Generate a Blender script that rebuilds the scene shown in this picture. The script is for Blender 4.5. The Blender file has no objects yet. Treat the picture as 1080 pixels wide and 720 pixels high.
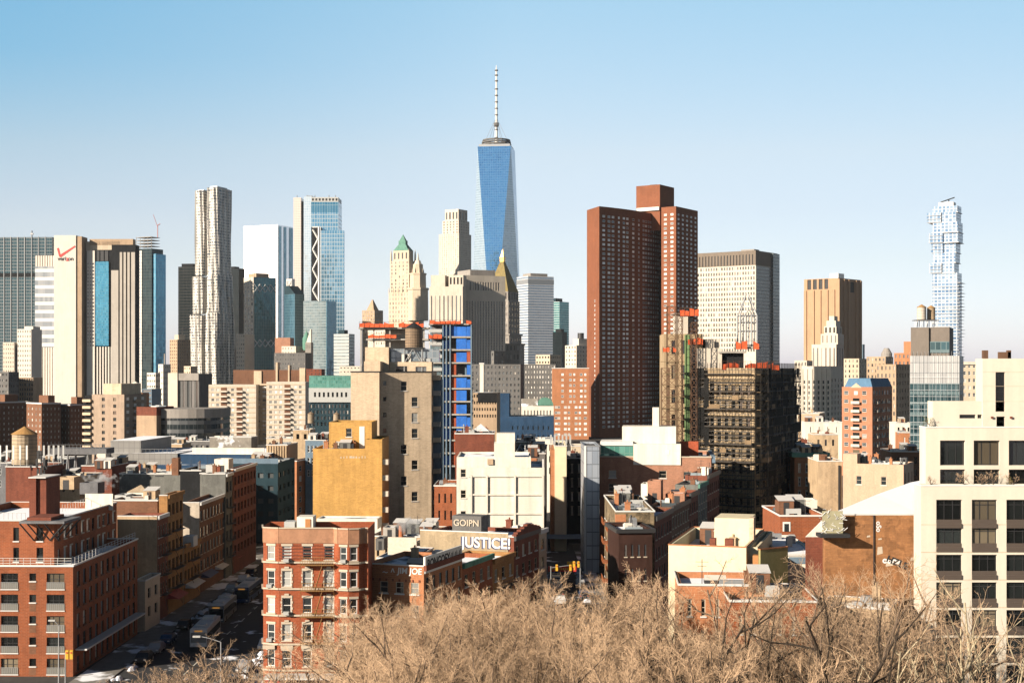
import bpy, bmesh, math, random
from mathutils import Vector, Matrix
rad = math.radians
random.seed(7)
SC = bpy.context.scene
COL = SC.collection

# ------------------------------------------------------------------ camera, sky, sun, exposure
F = 1500.0            # focal length in photograph pixels (50 mm lens, 36 mm film, 1080 px wide)
HC = 42.0             # camera height above the street
YH = 390.0            # row of the horizon
cam_d = bpy.data.cameras.new('camera')
cam_d.lens = 50.0; cam_d.sensor_width = 36.0; cam_d.sensor_fit = 'HORIZONTAL'
cam_d.shift_y = (YH - 360.0) / 1080.0
cam_d.clip_start = 1.0; cam_d.clip_end = 60000.0
cam = bpy.data.objects.new('camera', cam_d); COL.objects.link(cam)
cam.location = (0, 0, HC); cam.rotation_euler = (rad(90), 0, 0)
SC.camera = cam
SUN_EL = 21.0
HAZE = 0.000016
SUN_AZ = math.atan2(-0.80, -0.60)      # towards the sun: left and behind the camera
wd = bpy.data.worlds.new('World'); SC.world = wd; wd.use_nodes = True
nt = wd.node_tree
bg = nt.nodes['Background']
sky = nt.nodes.new('ShaderNodeTexSky'); sky.sky_type = 'NISHITA'; sky.sun_disc = False
sky.sun_elevation = rad(SUN_EL); sky.sun_rotation = SUN_AZ
sky.altitude = 0; sky.air_density = 1.0; sky.dust_density = 0.6; sky.ozone_density = 2.2
# the film's rendering of that sky: paler and less yellow towards the horizon
tc = nt.nodes.new('ShaderNodeTexCoord'); sp = nt.nodes.new('ShaderNodeSeparateXYZ'); rp = nt.nodes.new('ShaderNodeValToRGB'); mx = nt.nodes.new('ShaderNodeVectorMath'); m2 = nt.nodes.new('ShaderNodeVectorMath')
nt.links.new(tc.outputs['Generated'], sp.inputs[0]); nt.links.new(sp.outputs[2], rp.inputs[0])
stops = [(0.0, (1.02, 1.0, 1.5)), (0.035, (1.02, 0.965, 1.25)), (0.075, (1.08, 0.935, 1.0)), (0.11, (1.17, 0.96, 0.95)), (0.15, (1.33, 1.06, 0.945)), (0.25, (1.25, 1.25, 1.09)), (0.32, (0.5, 0.53, 0.52)), (0.45, (0.18, 0.22, 0.24))]  # last stops darken the unseen upper sky to weaken fill light in shade
el = rp.color_ramp.elements
while len(el) < len(stops): el.new(0.5)
for e, (p_, c_) in zip(el, stops): e.position = p_; e.color = (c_[0] / 2, c_[1] / 2, c_[2] / 2, 1)
mx.operation = 'MULTIPLY'; m2.operation = 'SCALE'; m2.inputs['Scale'].default_value = 2.0
nt.links.new(sky.outputs[0], mx.inputs[0]); nt.links.new(rp.outputs[0], mx.inputs[1]); nt.links.new(mx.outputs[0], m2.inputs[0])
def wm(op, a, b, cl=False):
    x = nt.nodes.new('ShaderNodeMath'); x.operation = op; x.use_clamp = cl
    for i_, v_ in enumerate((a, b)):
        if isinstance(v_, float): x.inputs[i_].default_value = v_
        else: nt.links.new(v_, x.inputs[i_])
    return x.outputs[0]
hor = wm('SQRT', wm('MAXIMUM', wm('SUBTRACT', 1.0, wm('MULTIPLY', sp.outputs[2], sp.outputs[2])), 1e-4), 0.0)
east = wm('DIVIDE', sp.outputs[0], hor)
fr_ = wm('DIVIDE', east, 0.36, True); fl_ = wm('MULTIPLY', wm('DIVIDE', east, -0.36, True), wm('DIVIDE', wm('SUBTRACT', sp.outputs[2], 0.10), 0.11, True))
def wmix(f, col, src):
    x = nt.nodes.new('ShaderNodeMix'); x.data_type = 'RGBA'; x.blend_type = 'MULTIPLY'; nt.links.new(f, x.inputs[0]); nt.links.new(src, x.inputs[6]); x.inputs[7].default_value = (*col, 1); return x.outputs[2]
# the sky deepens towards the south-west and dims to the north
nt.links.new(wmix(fl_, (0.58, 0.87, 1.0), wmix(fr_, (0.80, 0.82, 0.83), m2.outputs[0])), bg.inputs[0]); bg.inputs[1].default_value = 0.0685
sl = bpy.data.lights.new('sun', 'SUN'); sl.energy = 5.0; sl.angle = rad(0.5); sl.color = (1.0, 0.87, 0.71)
sun = bpy.data.objects.new('sun', sl); COL.objects.link(sun)
SDIR = Vector((math.sin(SUN_AZ) * math.cos(rad(SUN_EL)), math.cos(SUN_AZ) * math.cos(rad(SUN_EL)), math.sin(rad(SUN_EL))))
sun.rotation_euler = SDIR.to_track_quat('Z', 'Y').to_euler()
SC.view_settings.view_transform = 'Standard'; SC.view_settings.look = 'None'
SC.view_settings.exposure = 1.34; SC.view_settings.gamma = 1.0
SC.render.engine = 'CYCLES'
SC.cycles.max_bounces = 5; SC.cycles.diffuse_bounces = 1; SC.cycles.glossy_bounces = 3; SC.cycles.transmission_bounces = 2
SC.cycles.use_denoising = True; SC.cycles.caustics_reflective = False; SC.cycles.caustics_refractive = False

def X(px, Y): return (px - 540.0) * Y / F
def Z(py, Y): return HC + (YH - py) * Y / F

# ------------------------------------------------------------------ node material helpers
class NT:
    def __init__(s, name):
        s.m = bpy.data.materials.new(name); s.m.use_nodes = True
        s.t = s.m.node_tree; s.b = s.t.nodes['Principled BSDF']
    def n(s, typ, **kw):
        x = s.t.nodes.new(typ)
        for k, v in kw.items(): setattr(x, k, v)
        return x
    def put(s, sock, val):
        if isinstance(val, bpy.types.NodeSocket): s.t.links.new(val, sock)
        else: sock.default_value = val
    def math(s, op, a, b=0.0, c=0.0, clamp=False):
        x = s.n('ShaderNodeMath', operation=op, use_clamp=clamp)
        s.put(x.inputs[0], a); s.put(x.inputs[1], b); s.put(x.inputs[2], c)
        return x.outputs[0]
    def vmath(s, op, a, b=(0, 0, 0), scale=None):
        x = s.n('ShaderNodeVectorMath', operation=op)
        s.put(x.inputs[0], a); s.put(x.inputs[1], b)
        if scale is not None: s.put(x.inputs['Scale'], scale)
        return x.outputs[0]
    def mix(s, f, a, b):
        x = s.n('ShaderNodeMix', data_type='RGBA')
        s.put(x.inputs[0], f); s.put(x.inputs[6], c4(a)); s.put(x.inputs[7], c4(b))
        return x.outputs[2]
    def mixf(s, f, a, b):
        x = s.n('ShaderNodeMix', data_type='FLOAT')
        s.put(x.inputs[0], f); s.put(x.inputs[2], a); s.put(x.inputs[3], b)
        return x.outputs[0]
    def noise(s, vec, scale, detail=4.0, rough=0.6):
        x = s.n('ShaderNodeTexNoise'); s.put(x.inputs['Vector'], vec)
        x.inputs['Scale'].default_value = scale; x.inputs['Detail'].default_value = detail; x.inputs['Roughness'].default_value = rough
        return x.outputs[0]
    def pos(s): return s.n('ShaderNodeNewGeometry').outputs['Position']
    def uv(s): return s.n('ShaderNodeUVMap', uv_map='UVMap').outputs[0]
    def ramp(s, v, lo, hi):
        x = s.n('ShaderNodeMapRange'); s.put(x.inputs[0], v); x.inputs[1].default_value = lo; x.inputs[2].default_value = hi
        return x.outputs[0]
def c4(v): return v if isinstance(v, bpy.types.NodeSocket) or len(v) == 4 else (*v, 1.0)

MATS = {}
ALB = 0.645            # all painted and mineral surfaces share this scale: the film is exposed for the light, not the shade
def wallmat(name, col, var=0.22, sc=0.22, streak=0.18, rough=0.85, brick=None, course=0.07, metal=0.0, fine=0.25, hs=0.0):
    """masonry, paint, concrete: blotches, rain streaks, fine grain and optionally brick courses"""
    if name in MATS: return MATS[name]
    col = [x * ALB for x in col]; brick = brick and [x * ALB for x in brick]
    t = NT(name); p = t.pos()
    a = t.noise(p, sc, 5.0)
    st = t.noise(t.vmath('MULTIPLY', p, (1.1, 1.1, 0.05)), 0.9, 3.0)
    g = t.noise(p, 3.1, 2.0)
    f = t.math('MULTIPLY_ADD', t.math('SUBTRACT', a, 0.5), 2.4 * var, 1.0)
    f = t.math('MULTIPLY_ADD', t.math('SUBTRACT', st, 0.5), 2.4 * streak, f)
    f = t.math('MULTIPLY_ADD', t.math('SUBTRACT', g, 0.5), 1.6 * fine, f)
    pt = t.ramp(t.noise(t.vmath('MULTIPLY', p, (1, 1, .6)), sc * 1.6 + .02, 2.0), .545, .565); pd = t.ramp(t.noise(t.vmath('ADD', p, (31.0, 7.0, 3.0)), sc * 2.3 + .03, 3.0), .58, .60)
    f = t.math('MULTIPLY_ADD', pt, -.55 * var, f); f = t.math('MULTIPLY_ADD', pd, .5 * var, f)
    if hs:
        hz = t.noise(t.vmath('MULTIPLY', p, (0.25, 0.25, 3.2)), 1.0, 4.0)
        f = t.math('MULTIPLY_ADD', t.math('SUBTRACT', hz, 0.5), 2.4 * hs, f)
    f = t.math('MAXIMUM', f, 0.25)
    base = c4(col)
    if brick:
        bt = t.n('ShaderNodeTexBrick'); t.put(bt.inputs['Vector'], t.uv())
        bt.inputs['Color1'].default_value = c4(col); bt.inputs['Color2'].default_value = c4([x * 0.8 for x in col]); bt.inputs['Mortar'].default_value = c4([.55 * x + .45 * y for x, y in zip(col, brick)])
        bt.inputs['Scale'].default_value = 1.0; bt.inputs['Mortar Size'].default_value = course * 0.13
        bt.inputs['Brick Width'].default_value = course * 3.2; bt.inputs['Row Height'].default_value = course
        base = bt.outputs['Color']
    v = t.vmath('SCALE', base, scale=f) if isinstance(base, bpy.types.NodeSocket) else t.vmath('SCALE', tuple(base[:3]), scale=f)
    t.put(t.b.inputs['Base Color'], v); t.b.inputs['Roughness'].default_value = rough; t.b.inputs['Metallic'].default_value = metal
    t.b.inputs['Specular IOR Level'].default_value = 0.06 if max(col) < 0.06 else 0.22
    MATS[name] = t.m; return t.m

def roofmat(name, col, snow=0.0, sc=0.12):
    """tar, gravel or membrane roof; snow lies in patches where the noise is high"""
    if name in MATS: return MATS[name]
    col = [x * ALB for x in col]
    t = NT(name); p = t.pos()
    a = t.noise(p, 0.5, 5.0); b = t.noise(p, sc, 4.0, 0.55)
    f = t.math('MULTIPLY_ADD', t.math('SUBTRACT', a, 0.5), 1.2, 1.0)
    v = t.vmath('SCALE', tuple(col), scale=f)
    m = t.ramp(b, 0.66 - 0.42 * snow, 0.72 - 0.42 * snow) if snow > 0 else 0.0
    t.put(t.b.inputs['Base Color'], t.mix(m, v, (0.70, 0.72, 0.76)))
    t.b.inputs['Roughness'].default_value = 0.9; t.b.inputs['Specular IOR Level'].default_value = 0.2
    MATS[name] = t.m; return t.m

def plain(name, col, rough=0.6, metal=0.0, emit=None, var=0.12):
    if name in MATS: return MATS[name]
    t = NT(name); col = [x * ALB for x in col]
    a = t.noise(t.pos(), 1.3, 4.0)
    t.put(t.b.inputs['Base Color'], t.vmath('SCALE', tuple(col), scale=t.math('MULTIPLY_ADD', t.math('SUBTRACT', a, 0.5), 2 * var, 1.0)))
    t.b.inputs['Roughness'].default_value = rough; t.b.inputs['Metallic'].default_value = metal
    if emit:
        t.b.inputs['Emission Color'].default_value = c4(emit[:3]); t.b.inputs['Emission Strength'].default_value = emit[3]
    MATS[name] = t.m; return t.m

def panemat(name, dark=(0.02, 0.028, 0.032), blind=(0.5, 0.46, 0.4), p=0.25, rough=0.06, spec=0.8):
    """window glass; a share p of the panes has a pale blind or curtain drawn behind it"""
    if name in MATS: return MATS[name]
    t = NT(name)
    g = t.n('ShaderNodeNewGeometry'); oi = t.n('ShaderNodeObjectInfo')
    r = t.math('FRACT', t.math('MULTIPLY_ADD', g.outputs['Random Per Island'], 7.13, oi.outputs['Random']))
    r2 = t.math('FRACT', t.math('MULTIPLY', r, 37.7))
    on = t.math('LESS_THAN', r, p)
    d = t.vmath('SCALE', tuple(dark), scale=t.math('MULTIPLY_ADD', r2, 1.6, 0.3))
    b = t.vmath('SCALE', tuple(blind), scale=t.math('MULTIPLY_ADD', r2, 0.8, 0.3))
    t.put(t.b.inputs['Base Color'], t.mix(on, d, b))
    t.b.inputs['Roughness'].default_value = rough; t.b.inputs['Specular IOR Level'].default_value = spec
    wn = t.n('ShaderNodeTexWhiteNoise', noise_dimensions='1D'); t.put(wn.inputs['W'], t.math('MULTIPLY', r, 91.0))
    jit = t.vmath('SCALE', t.vmath('SUBTRACT', wn.outputs['Color'], (0.5, 0.5, 0.5)), scale=0.06)
    t.put(t.b.inputs['Normal'], t.vmath('NORMALIZE', t.vmath('ADD', g.outputs['Normal'], jit)))
    MATS[name] = t.m; return t.m

def curtain(name, g1, g2, mull, du=1.5, dz=4.0, mu=0.12, mz=0.12, sp=0.0, spc=(0.1, 0.1, 0.1), metal=0.5, rough=0.1, mrough=0.5, jit=0.04, blind=0.0, spec=0.5):
    """curtain wall: panes between mullions (vertical share mu, horizontal mz), spandrel band sp"""
    if name in MATS: return MATS[name]
    q = 1 - (1 - ALB) * (1 - metal); g1 = [x * q for x in g1]; g2 = [x * q for x in g2]; mull = [x * ALB for x in mull]; spc = [x * ALB for x in spc]
    t = NT(name)
    s = t.n('ShaderNodeSeparateXYZ'); t.put(s.inputs[0], t.uv())
    a = t.math('DIVIDE', s.outputs[0], du); b = t.math('DIVIDE', s.outputs[1], dz)
    fa = t.math('FRACT', a); fb = t.math('FRACT', b)
    m = t.math('MAXIMUM', t.math('LESS_THAN', fa, mu), t.math('LESS_THAN', fb, mz))
    spm = t.math('GREATER_THAN', fb, 1.0 - sp)
    cx = t.n('ShaderNodeCombineXYZ'); t.put(cx.inputs[0], t.math('FLOOR', a)); t.put(cx.inputs[1], t.math('FLOOR', b))
    wn = t.n('ShaderNodeTexWhiteNoise', noise_dimensions='3D'); t.put(wn.inputs['Vector'], cx.outputs[0])
    big = t.noise(t.pos(), 0.02, 2.0)
    gl = t.mix(t.math('MULTIPLY_ADD', t.math('SUBTRACT', big, 0.5), 1.2, wn.outputs['Value'], clamp=True), g1, g2)
    if blind > 0:
        gl = t.mix(t.math('LESS_THAN', t.math('FRACT', t.math('MULTIPLY', wn.outputs['Value'], 13.7)), blind), gl, (0.55, 0.52, 0.46))
    gl = t.mix(spm, gl, spc)
    t.b.inputs['Specular IOR Level'].default_value = spec
    t.put(t.b.inputs['Base Color'], t.mix(m, gl, mull))
    t.put(t.b.inputs['Metallic'], t.mixf(t.math('MAXIMUM', m, spm), metal, 0.0))
    t.put(t.b.inputs['Roughness'], t.mixf(t.math('MAXIMUM', m, spm), rough, mrough))
    ge = t.n('ShaderNodeNewGeometry')
    j = t.vmath('SCALE', t.vmath('SUBTRACT', wn.outputs['Color'], (0.5, 0.5, 0.5)), scale=jit)
    t.put(t.b.inputs['Normal'], t.vmath('NORMALIZE', t.vmath('ADD', ge.outputs['Normal'], j)))
    MATS[name] = t.m; return t.m

# ------------------------------------------------------------------ mesh builder
class MB:
    def __init__(s): s.v = []; s.f = []; s.mi = []
    def poly(s, pts, m=0):
        k = len(s.v); s.v.extend([tuple(p) for p in pts]); s.f.append(tuple(range(k, k + len(pts)))); s.mi.append(m); return s
    def box(s, x0, x1, y0, y1, z0, z1, m=0, bottom=True):
        k = len(s.v)
        s.v += [(x0, y0, z0), (x1, y0, z0), (x1, y1, z0), (x0, y1, z0), (x0, y0, z1), (x1, y0, z1), (x1, y1, z1), (x0, y1, z1)]
        fs = [(0, 1, 5, 4), (1, 2, 6, 5), (2, 3, 7, 6), (3, 0, 4, 7), (4, 5, 6, 7)] + ([(3, 2, 1, 0)] if bottom else [])
        for f in fs: s.f.append(tuple(k + i for i in f)); s.mi.append(m)
        return s
    def prism(s, pts, z0, z1, m=0, top=None, cap=True):
        """vertical prism or frustum over a plan outline (counter-clockwise)"""
        k = len(s.v); n = len(pts); top = top or pts
        s.v += [(p[0], p[1], z0) for p in pts] + [(p[0], p[1], z1) for p in top]
        for i in range(n):
            j = (i + 1) % n
            s.f.append((k + i, k + j, k + n + j, k + n + i)); s.mi.append(m)
        if cap: s.f.append(tuple(k + n + i for i in range(n))); s.mi.append(m)
        return s
    def cyl(s, x, y, z0, z1, r0, r1=None, n=14, m=0, cap=True):
        r1 = r0 if r1 is None else r1
        c = [(math.cos(2 * math.pi * i / n), math.sin(2 * math.pi * i / n)) for i in range(n)]
        return s.prism([(x + r0 * a, y + r0 * b) for a, b in c], z0, z1, m, [(x + r1 * a, y + r1 * b) for a, b in c], cap)
    def tube(s, p, q, r, r1=None, n=4, m=0):
        p = Vector(p); q = Vector(q); d = (q - p)
        if d.length < 1e-6: return s
        d.normalize(); a = d.orthogonal().normalized(); b = d.cross(a); r1 = r if r1 is None else r1
        k = len(s.v)
        for i in range(n):
            an = 2 * math.pi * (i + 0.5) / n; e = a * math.cos(an) + b * math.sin(an)
            s.v.append(tuple(p + e * r)); s.v.append(tuple(q + e * r1))
        for i in range(n):
            j = (i + 1) % n
            s.f.append((k + 2 * i, k + 2 * j, k + 2 * j + 1, k + 2 * i + 1)); s.mi.append(m)
        s.f.append(tuple(k + 2 * i for i in range(n))[::-1]); s.mi.append(m)
        s.f.append(tuple(k + 2 * i + 1 for i in range(n))); s.mi.append(m)
        return s
    def add(s, o, M=None, m=None):
        k = len(s.v)
        s.v += [tuple(M @ Vector(p)) for p in o.v] if M is not None else o.v
        for f, i in zip(o.f, o.mi): s.f.append(tuple(k + a for a in f)); s.mi.append(i if m is None else m)
        return s
    def mesh(s, name, mats):
        me = bpy.data.meshes.new(name)
        me.from_pydata(s.v, [], s.f)
        for m in mats: me.materials.append(m)
        me.polygons.foreach_set('material_index', s.mi)
        uvl = me.uv_layers.new(name='UVMap').data
        co = s.v; li = 0; uvs = []
        for f in s.f:
            a, b, c = co[f[0]], co[f[1]], co[f[2]]
            ux, uy, uz = b[0]-a[0], b[1]-a[1], b[2]-a[2]; wx, wy, wz = c[0]-a[0], c[1]-a[1], c[2]-a[2]
            nx, ny, nz = uy*wz-uz*wy, uz*wx-ux*wz, ux*wy-uy*wx
            h = math.hypot(nx, ny)
            if h < 0.5 * abs(nz) or h == 0:
                for i in f: uvs += [co[i][0], co[i][1]]
            else:
                tx, ty = -ny / h, nx / h
                for i in f: uvs += [co[i][0] * tx + co[i][1] * ty, co[i][2]]
        uvl.foreach_set('uv', uvs)
        me.update(); return me
    def build(s, name, mats, parent=None, loc=None, rotz=0.0):
        if not isinstance(mats, (list, tuple)): mats = [mats]
        return link(name, s.mesh(name, mats), parent, loc, rotz)
def link(name, me, parent=None, loc=None, rotz=0.0):
    o = bpy.data.objects.new(name, me); COL.objects.link(o)
    if parent is not None: o.parent = parent
    if loc is not None: o.location = loc
    if rotz: o.rotation_euler = (0, 0, rotz)
    return o
def tag(o, label=None, cat=None, group=None, kind=None):
    if label: o['label'] = label
    if cat: o['category'] = cat
    if group: o['group'] = group
    if kind: o['kind'] = kind
    return o
def thing(name, label, cat, loc=(0, 0, 0), rotz=0.0, group=None):
    o = bpy.data.objects.new(name, None); COL.objects.link(o); o.empty_display_size = 0.5
    o.location = loc; o.rotation_euler = (0, 0, rotz)
    return tag(o, label, cat, group)
def copy_tree(o, parent=None):
    c = o.copy(); COL.objects.link(c)
    if parent is not None: c.parent = parent
    for ch in list(o.children): copy_tree(ch, c)
    return c
def text(name, s, size, mat, parent, loc, rot, depth=0.04, shear=0.0, bold=0.0, sx=1.0):
    cu = bpy.data.curves.new(name, 'FONT'); cu.body = s; cu.size = size; cu.extrude = depth; cu.align_x = 'CENTER'; cu.align_y = 'CENTER'
    cu.shear = shear; cu.offset = bold
    o = bpy.data.objects.new(name, cu); COL.objects.link(o)
    me = bpy.data.meshes.new_from_object(o, depsgraph=bpy.context.evaluated_depsgraph_get())
    bpy.data.objects.remove(o); me.materials.clear(); me.materials.append(mat)
    t = link(name, me, parent, loc); t.rotation_euler = rot; t.scale = (sx, 1, 1)
    return t

# ------------------------------------------------------------------ buildings
FACE_ROT = {'f': 0.0, 'r': math.pi / 2, 'l': -math.pi / 2, 'b': math.pi}
WPROTO = {}
def win_proto(kind, w, h):
    """window meshes for one size: (main mesh, [(sub-part name, mesh)])"""
    key = (kind, round(w, 2), round(h, 2))
    if key in WPROTO: return WPROTO[key]
    st = KINDS[kind]; fr = st.get('fw', 0.08); x, z = w / 2, h / 2
    pane = MB(); pane.poly([(-x, 0, -z), (x, 0, -z), (x, 0, z), (-x, 0, z)])
    f = MB()
    if fr:
        f.box(-x, -x + fr, -0.07, -0.01, -z, z); f.box(x - fr, x, -0.07, -0.01, -z, z)
        f.box(-x + fr, x - fr, -0.07, -0.01, z - fr, z); f.box(-x + fr, x - fr, -0.07, -0.01, -z, -z + fr)
        nx, nz = st.get('bars', (0, 1)); b = st.get('bw', fr * 0.75)
        for i in range(nx):
            u = -x + (i + 1) * w / (nx + 1); f.box(u - b / 2, u + b / 2, -0.06, -0.012, -z + fr, z - fr)
        for i in range(nz):
            v = -z + (i + 1) * h / (nz + 1) + st.get('off', 0.0) * h; f.box(-x + fr, x - fr, -0.065, -0.014, v - b / 2, v + b / 2)
    subs = []
    d = st.get('depth', 0.2)
    if st.get('sub'):
        main = pane.mesh('window', [st['pane']])
        if fr: subs.append(('frame', f.mesh('frame', [st['frame']])))
        if st.get('sill'):
            e = st.get('ext', 0.12); sb = MB().box(-x - e, x + e, -d - 0.12, -d - 0.004, -z - st.get('sh', 0.16), -z + 0.003); subs.append(('sill', sb.mesh('sill', [st['trim']])))
        if st.get('lintel'):
            e = st.get('ext', 0.12); lb = MB().box(-x - e, x + e, -d - 0.08, -d - 0.004, z, z + st['lintel'])
            if st.get('keys'):
                lb.box(-x * .5, x * .5, -d - .16, -d - .005, z + st['lintel'] + .002, z + st['lintel'] + .22)
                for i in range(5):
                    zz = -z + (i + .15) * h / 5; kw = .2 if i % 2 else .12
                    lb.box(-x - kw, -x - .003, -d - .07, -d - .004, zz, zz + h / 6.5); lb.box(x + .003, x + kw, -d - .07, -d - .004, zz, zz + h / 6.5)
            subs.append(('surround' if st.get('keys') else 'lintel', lb.mesh('lintel', [st['trim']])))
    else:
        pane.add(f, m=1); main = pane
        if st.get('sill'): pane.add(MB().box(-x - .1, x + .1, -d - 0.1, -d - 0.004, -z - 0.2, -z + 0.003), m=2)
        if st.get('lintel'): pane.add(MB().box(-x - .1, x + .1, -d - 0.07, -d - 0.004, z, z + st['lintel']), m=2)
        mats = [st['pane'], st.get('frame', st['pane']), st.get('trim', st.get('frame', st['pane']))]
        main = (pane, pane.mesh('window', mats), mats)
    WPROTO[key] = (main, subs); return WPROTO[key]

BL = []
class Bld:
    """a building on a plan given by pixel columns: l = far end of the front face, c = near corner, r = far end of the
    right-hand face; Y = distance of the near corner; th = angle of the front face to the picture plane"""
    def __init__(s, name, label, cat, l, c, r, top, Y, th=0.0, D=None, group=None, W=None, base=0.0):
        t = rad(th); Xc = X(c, Y); tl = (l - 540) / F; tr = (r - 540) / F
        s.W = W or (Xc - tl * Y) / (math.cos(t) + tl * math.sin(t))
        if D is None:
            q = math.sin(t) - tr * math.cos(t); D = (tr * Y - Xc) / q if q > 1e-3 else -1.0
            if not 2.0 < D < 70.0: print('PLAN', name, l, c, r, Y, th, round(D, 1), round(s.W, 1)); D = min(max(10.0, s.W * .6), 40.0)
        s.D = D
        ex = Vector((math.cos(t), -math.sin(t), 0)); ey = Vector((math.sin(t), math.cos(t), 0))
        s.ex, s.ey = ex, ey
        s.o = Vector((Xc, Y, base)) - ex * (s.W / 2) + ey * (s.D / 2)
        s.H = Z(top, Y) - base; s.Y = Y; s.base = base; s.t = t
        s.root = thing(name, label, cat, s.o, -t, group); s.name = name
        s.wins = []; s.roofs = []; BL.append(s)
    def lx(s, px, y=None):
        y = -s.D / 2 if y is None else y
        b = s.o + s.ey * y; k = (px - 540) / F
        return (k * b.y - b.x) / (s.ex.x - k * s.ex.y)
    def ly(s, px, x=None):
        x = s.W / 2 if x is None else x
        b = s.o + s.ex * x; k = (px - 540) / F
        return (k * b.y - b.x) / (s.ey.x - k * s.ey.y)
    def lz(s, py, x=0.0, y=None):
        y = -s.D / 2 if y is None else y
        return Z(py, (s.o + s.ex * x + s.ey * y).y) - s.base
    def block(s, mat, x0=None, x1=None, y0=None, y1=None, z0=0.0, z1=None, ops=None, name='wall', roof=None, par=0.0, rec=0.2, parent=None, thick=0.3, label=None):
        """four walls with real openings; ops = {face: [(u0,u1,z0,z1,kind) ...]} in metres along the face"""
        x0 = -s.W / 2 if x0 is None else x0; x1 = s.W / 2 if x1 is None else x1
        y0 = -s.D / 2 if y0 is None else y0; y1 = s.D / 2 if y1 is None else y1
        z1 = s.H if z1 is None else z1
        mb = MB(); ops = ops or {}
        for fc in 'frlb':
            L = (x1 - x0) if fc in 'fb' else (y1 - y0)
            o, du, n = {'f': ((x0, y0), (1, 0), (0, -1)), 'r': ((x1, y0), (0, 1), (1, 0)), 'l': ((x0, y1), (0, -1), (-1, 0)), 'b': ((x1, y1), (-1, 0), (0, 1))}[fc]
            P = lambda u, z, d=0.0: (o[0] + du[0] * u - n[0] * d, o[1] + du[1] * u - n[1] * d, z)
            op = [q for q in ops.get(fc, []) if q[0] > 0.02 and q[1] < L - 0.02 and q[2] > z0 - 1e-6 and q[3] < z1 - 0.01]
            us = sorted({0.0, L} | {round(q[i], 4) for q in op for i in (0, 1)}); zs = sorted({z0, z1} | {round(q[i], 4) for q in op for i in (2, 3)})
            for j in range(len(zs) - 1):
                zc = (zs[j] + zs[j + 1]) / 2; row = [q for q in op if q[2] < zc < q[3]]; st = None
                for i in range(len(us) - 1):
                    uc = (us[i] + us[i + 1]) / 2; hole = any(q[0] < uc < q[1] for q in row)
                    if not hole and st is None: st = us[i]
                    if st is not None and (hole or i == len(us) - 2):
                        e = us[i] if hole else us[i + 1]
                        mb.poly([P(st, zs[j]), P(e, zs[j]), P(e, zs[j + 1]), P(st, zs[j + 1])]); st = None
            for q in op:
                a, b, c, d = q[:4]; kind = q[4]
                r = KINDS[kind].get('depth', rec)
                mb.poly([P(a, c), P(a, c, r), P(a, d, r), P(a, d)]); mb.poly([P(b, c), P(b, d), P(b, d, r), P(b, c, r)])
                mb.poly([P(a, d), P(a, d, r), P(b, d, r), P(b, d)]); mb.poly([P(a, c), P(b, c), P(b, c, r), P(a, c, r)])
                s.wins.append((Vector(P((a + b) / 2, (c + d) / 2, r)), FACE_ROT[fc], b - a, d - c, kind, parent))
        if par > 0:
            i = thick; zr = z1 - par
            for (a, b) in (((x0, y0), (x1, y0)), ((x1, y0), (x1, y1)), ((x1, y1), (x0, y1)), ((x0, y1), (x0, y0))): pass
            O = [(x0, y0), (x1, y0), (x1, y1), (x0, y1)]; I = [(x0 + i, y0 + i), (x1 - i, y0 + i), (x1 - i, y1 - i), (x0 + i, y1 - i)]
            for k in range(4):
                j = (k + 1) % 4
                mb.poly([(*O[k], z1), (*O[j], z1), (*I[j], z1), (*I[k], z1)]); mb.poly([(*I[k], z1), (*I[j], z1), (*I[j], zr), (*I[k], zr)])
        w = mb.build(name, mat, parent or s.root)
        if label: w['label'] = label
        zr = z1 - par; i = thick if par > 0 else 0.0
        if par > 0 and parent is None: s.roofs.append((x0 + i, x1 - i, y0 + i, y1 - i, zr))
        MB().poly([(x0 + i, y0 + i, zr), (x1 - i, y0 + i, zr), (x1 - i, y1 - i, zr), (x0 + i, y1 - i, zr)]).build('roof', roof or M['tar'], parent or s.root)
        return w
    def part(s, name, mat, fn, parent=None, label=None):
        mb = MB(); fn(mb); o = mb.build(name, mat, parent or s.root)
        if label: o['label'] = label
        return o
    def boxp(s, name, mat, x0, x1, y0, y1, z0, z1, parent=None):
        return MB().box(x0, x1, y0, y1, z0, z1).build(name, mat, parent or s.root)
    def band(s, name, mat, z0, z1, out=0.25, x0=None, x1=None, y0=None, y1=None, faces='frlb'):
        """a cornice, string course or coping running round the walls"""
        x0 = -s.W / 2 if x0 is None else x0; x1 = s.W / 2 if x1 is None else x1; y0 = -s.D / 2 if y0 is None else y0; y1 = s.D / 2 if y1 is None else y1
        mb = MB(); e = 0.003
        L = -out if 'l' in faces else 0; R = out if 'r' in faces else 0
        if 'f' in faces: mb.box(x0 + L, x1 + R, y0 - out, y0 - e, z0, z1)
        if 'b' in faces: mb.box(x0 + L, x1 + R, y1 + e, y1 + out, z0, z1)
        if 'l' in faces: mb.box(x0 - out, x0 - e, y0 - e, y1 + e, z0, z1)
        if 'r' in faces: mb.box(x1 + e, x1 + out, y0 - e, y1 + e, z0, z1)
        return mb.build(name, mat, s.root)
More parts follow.
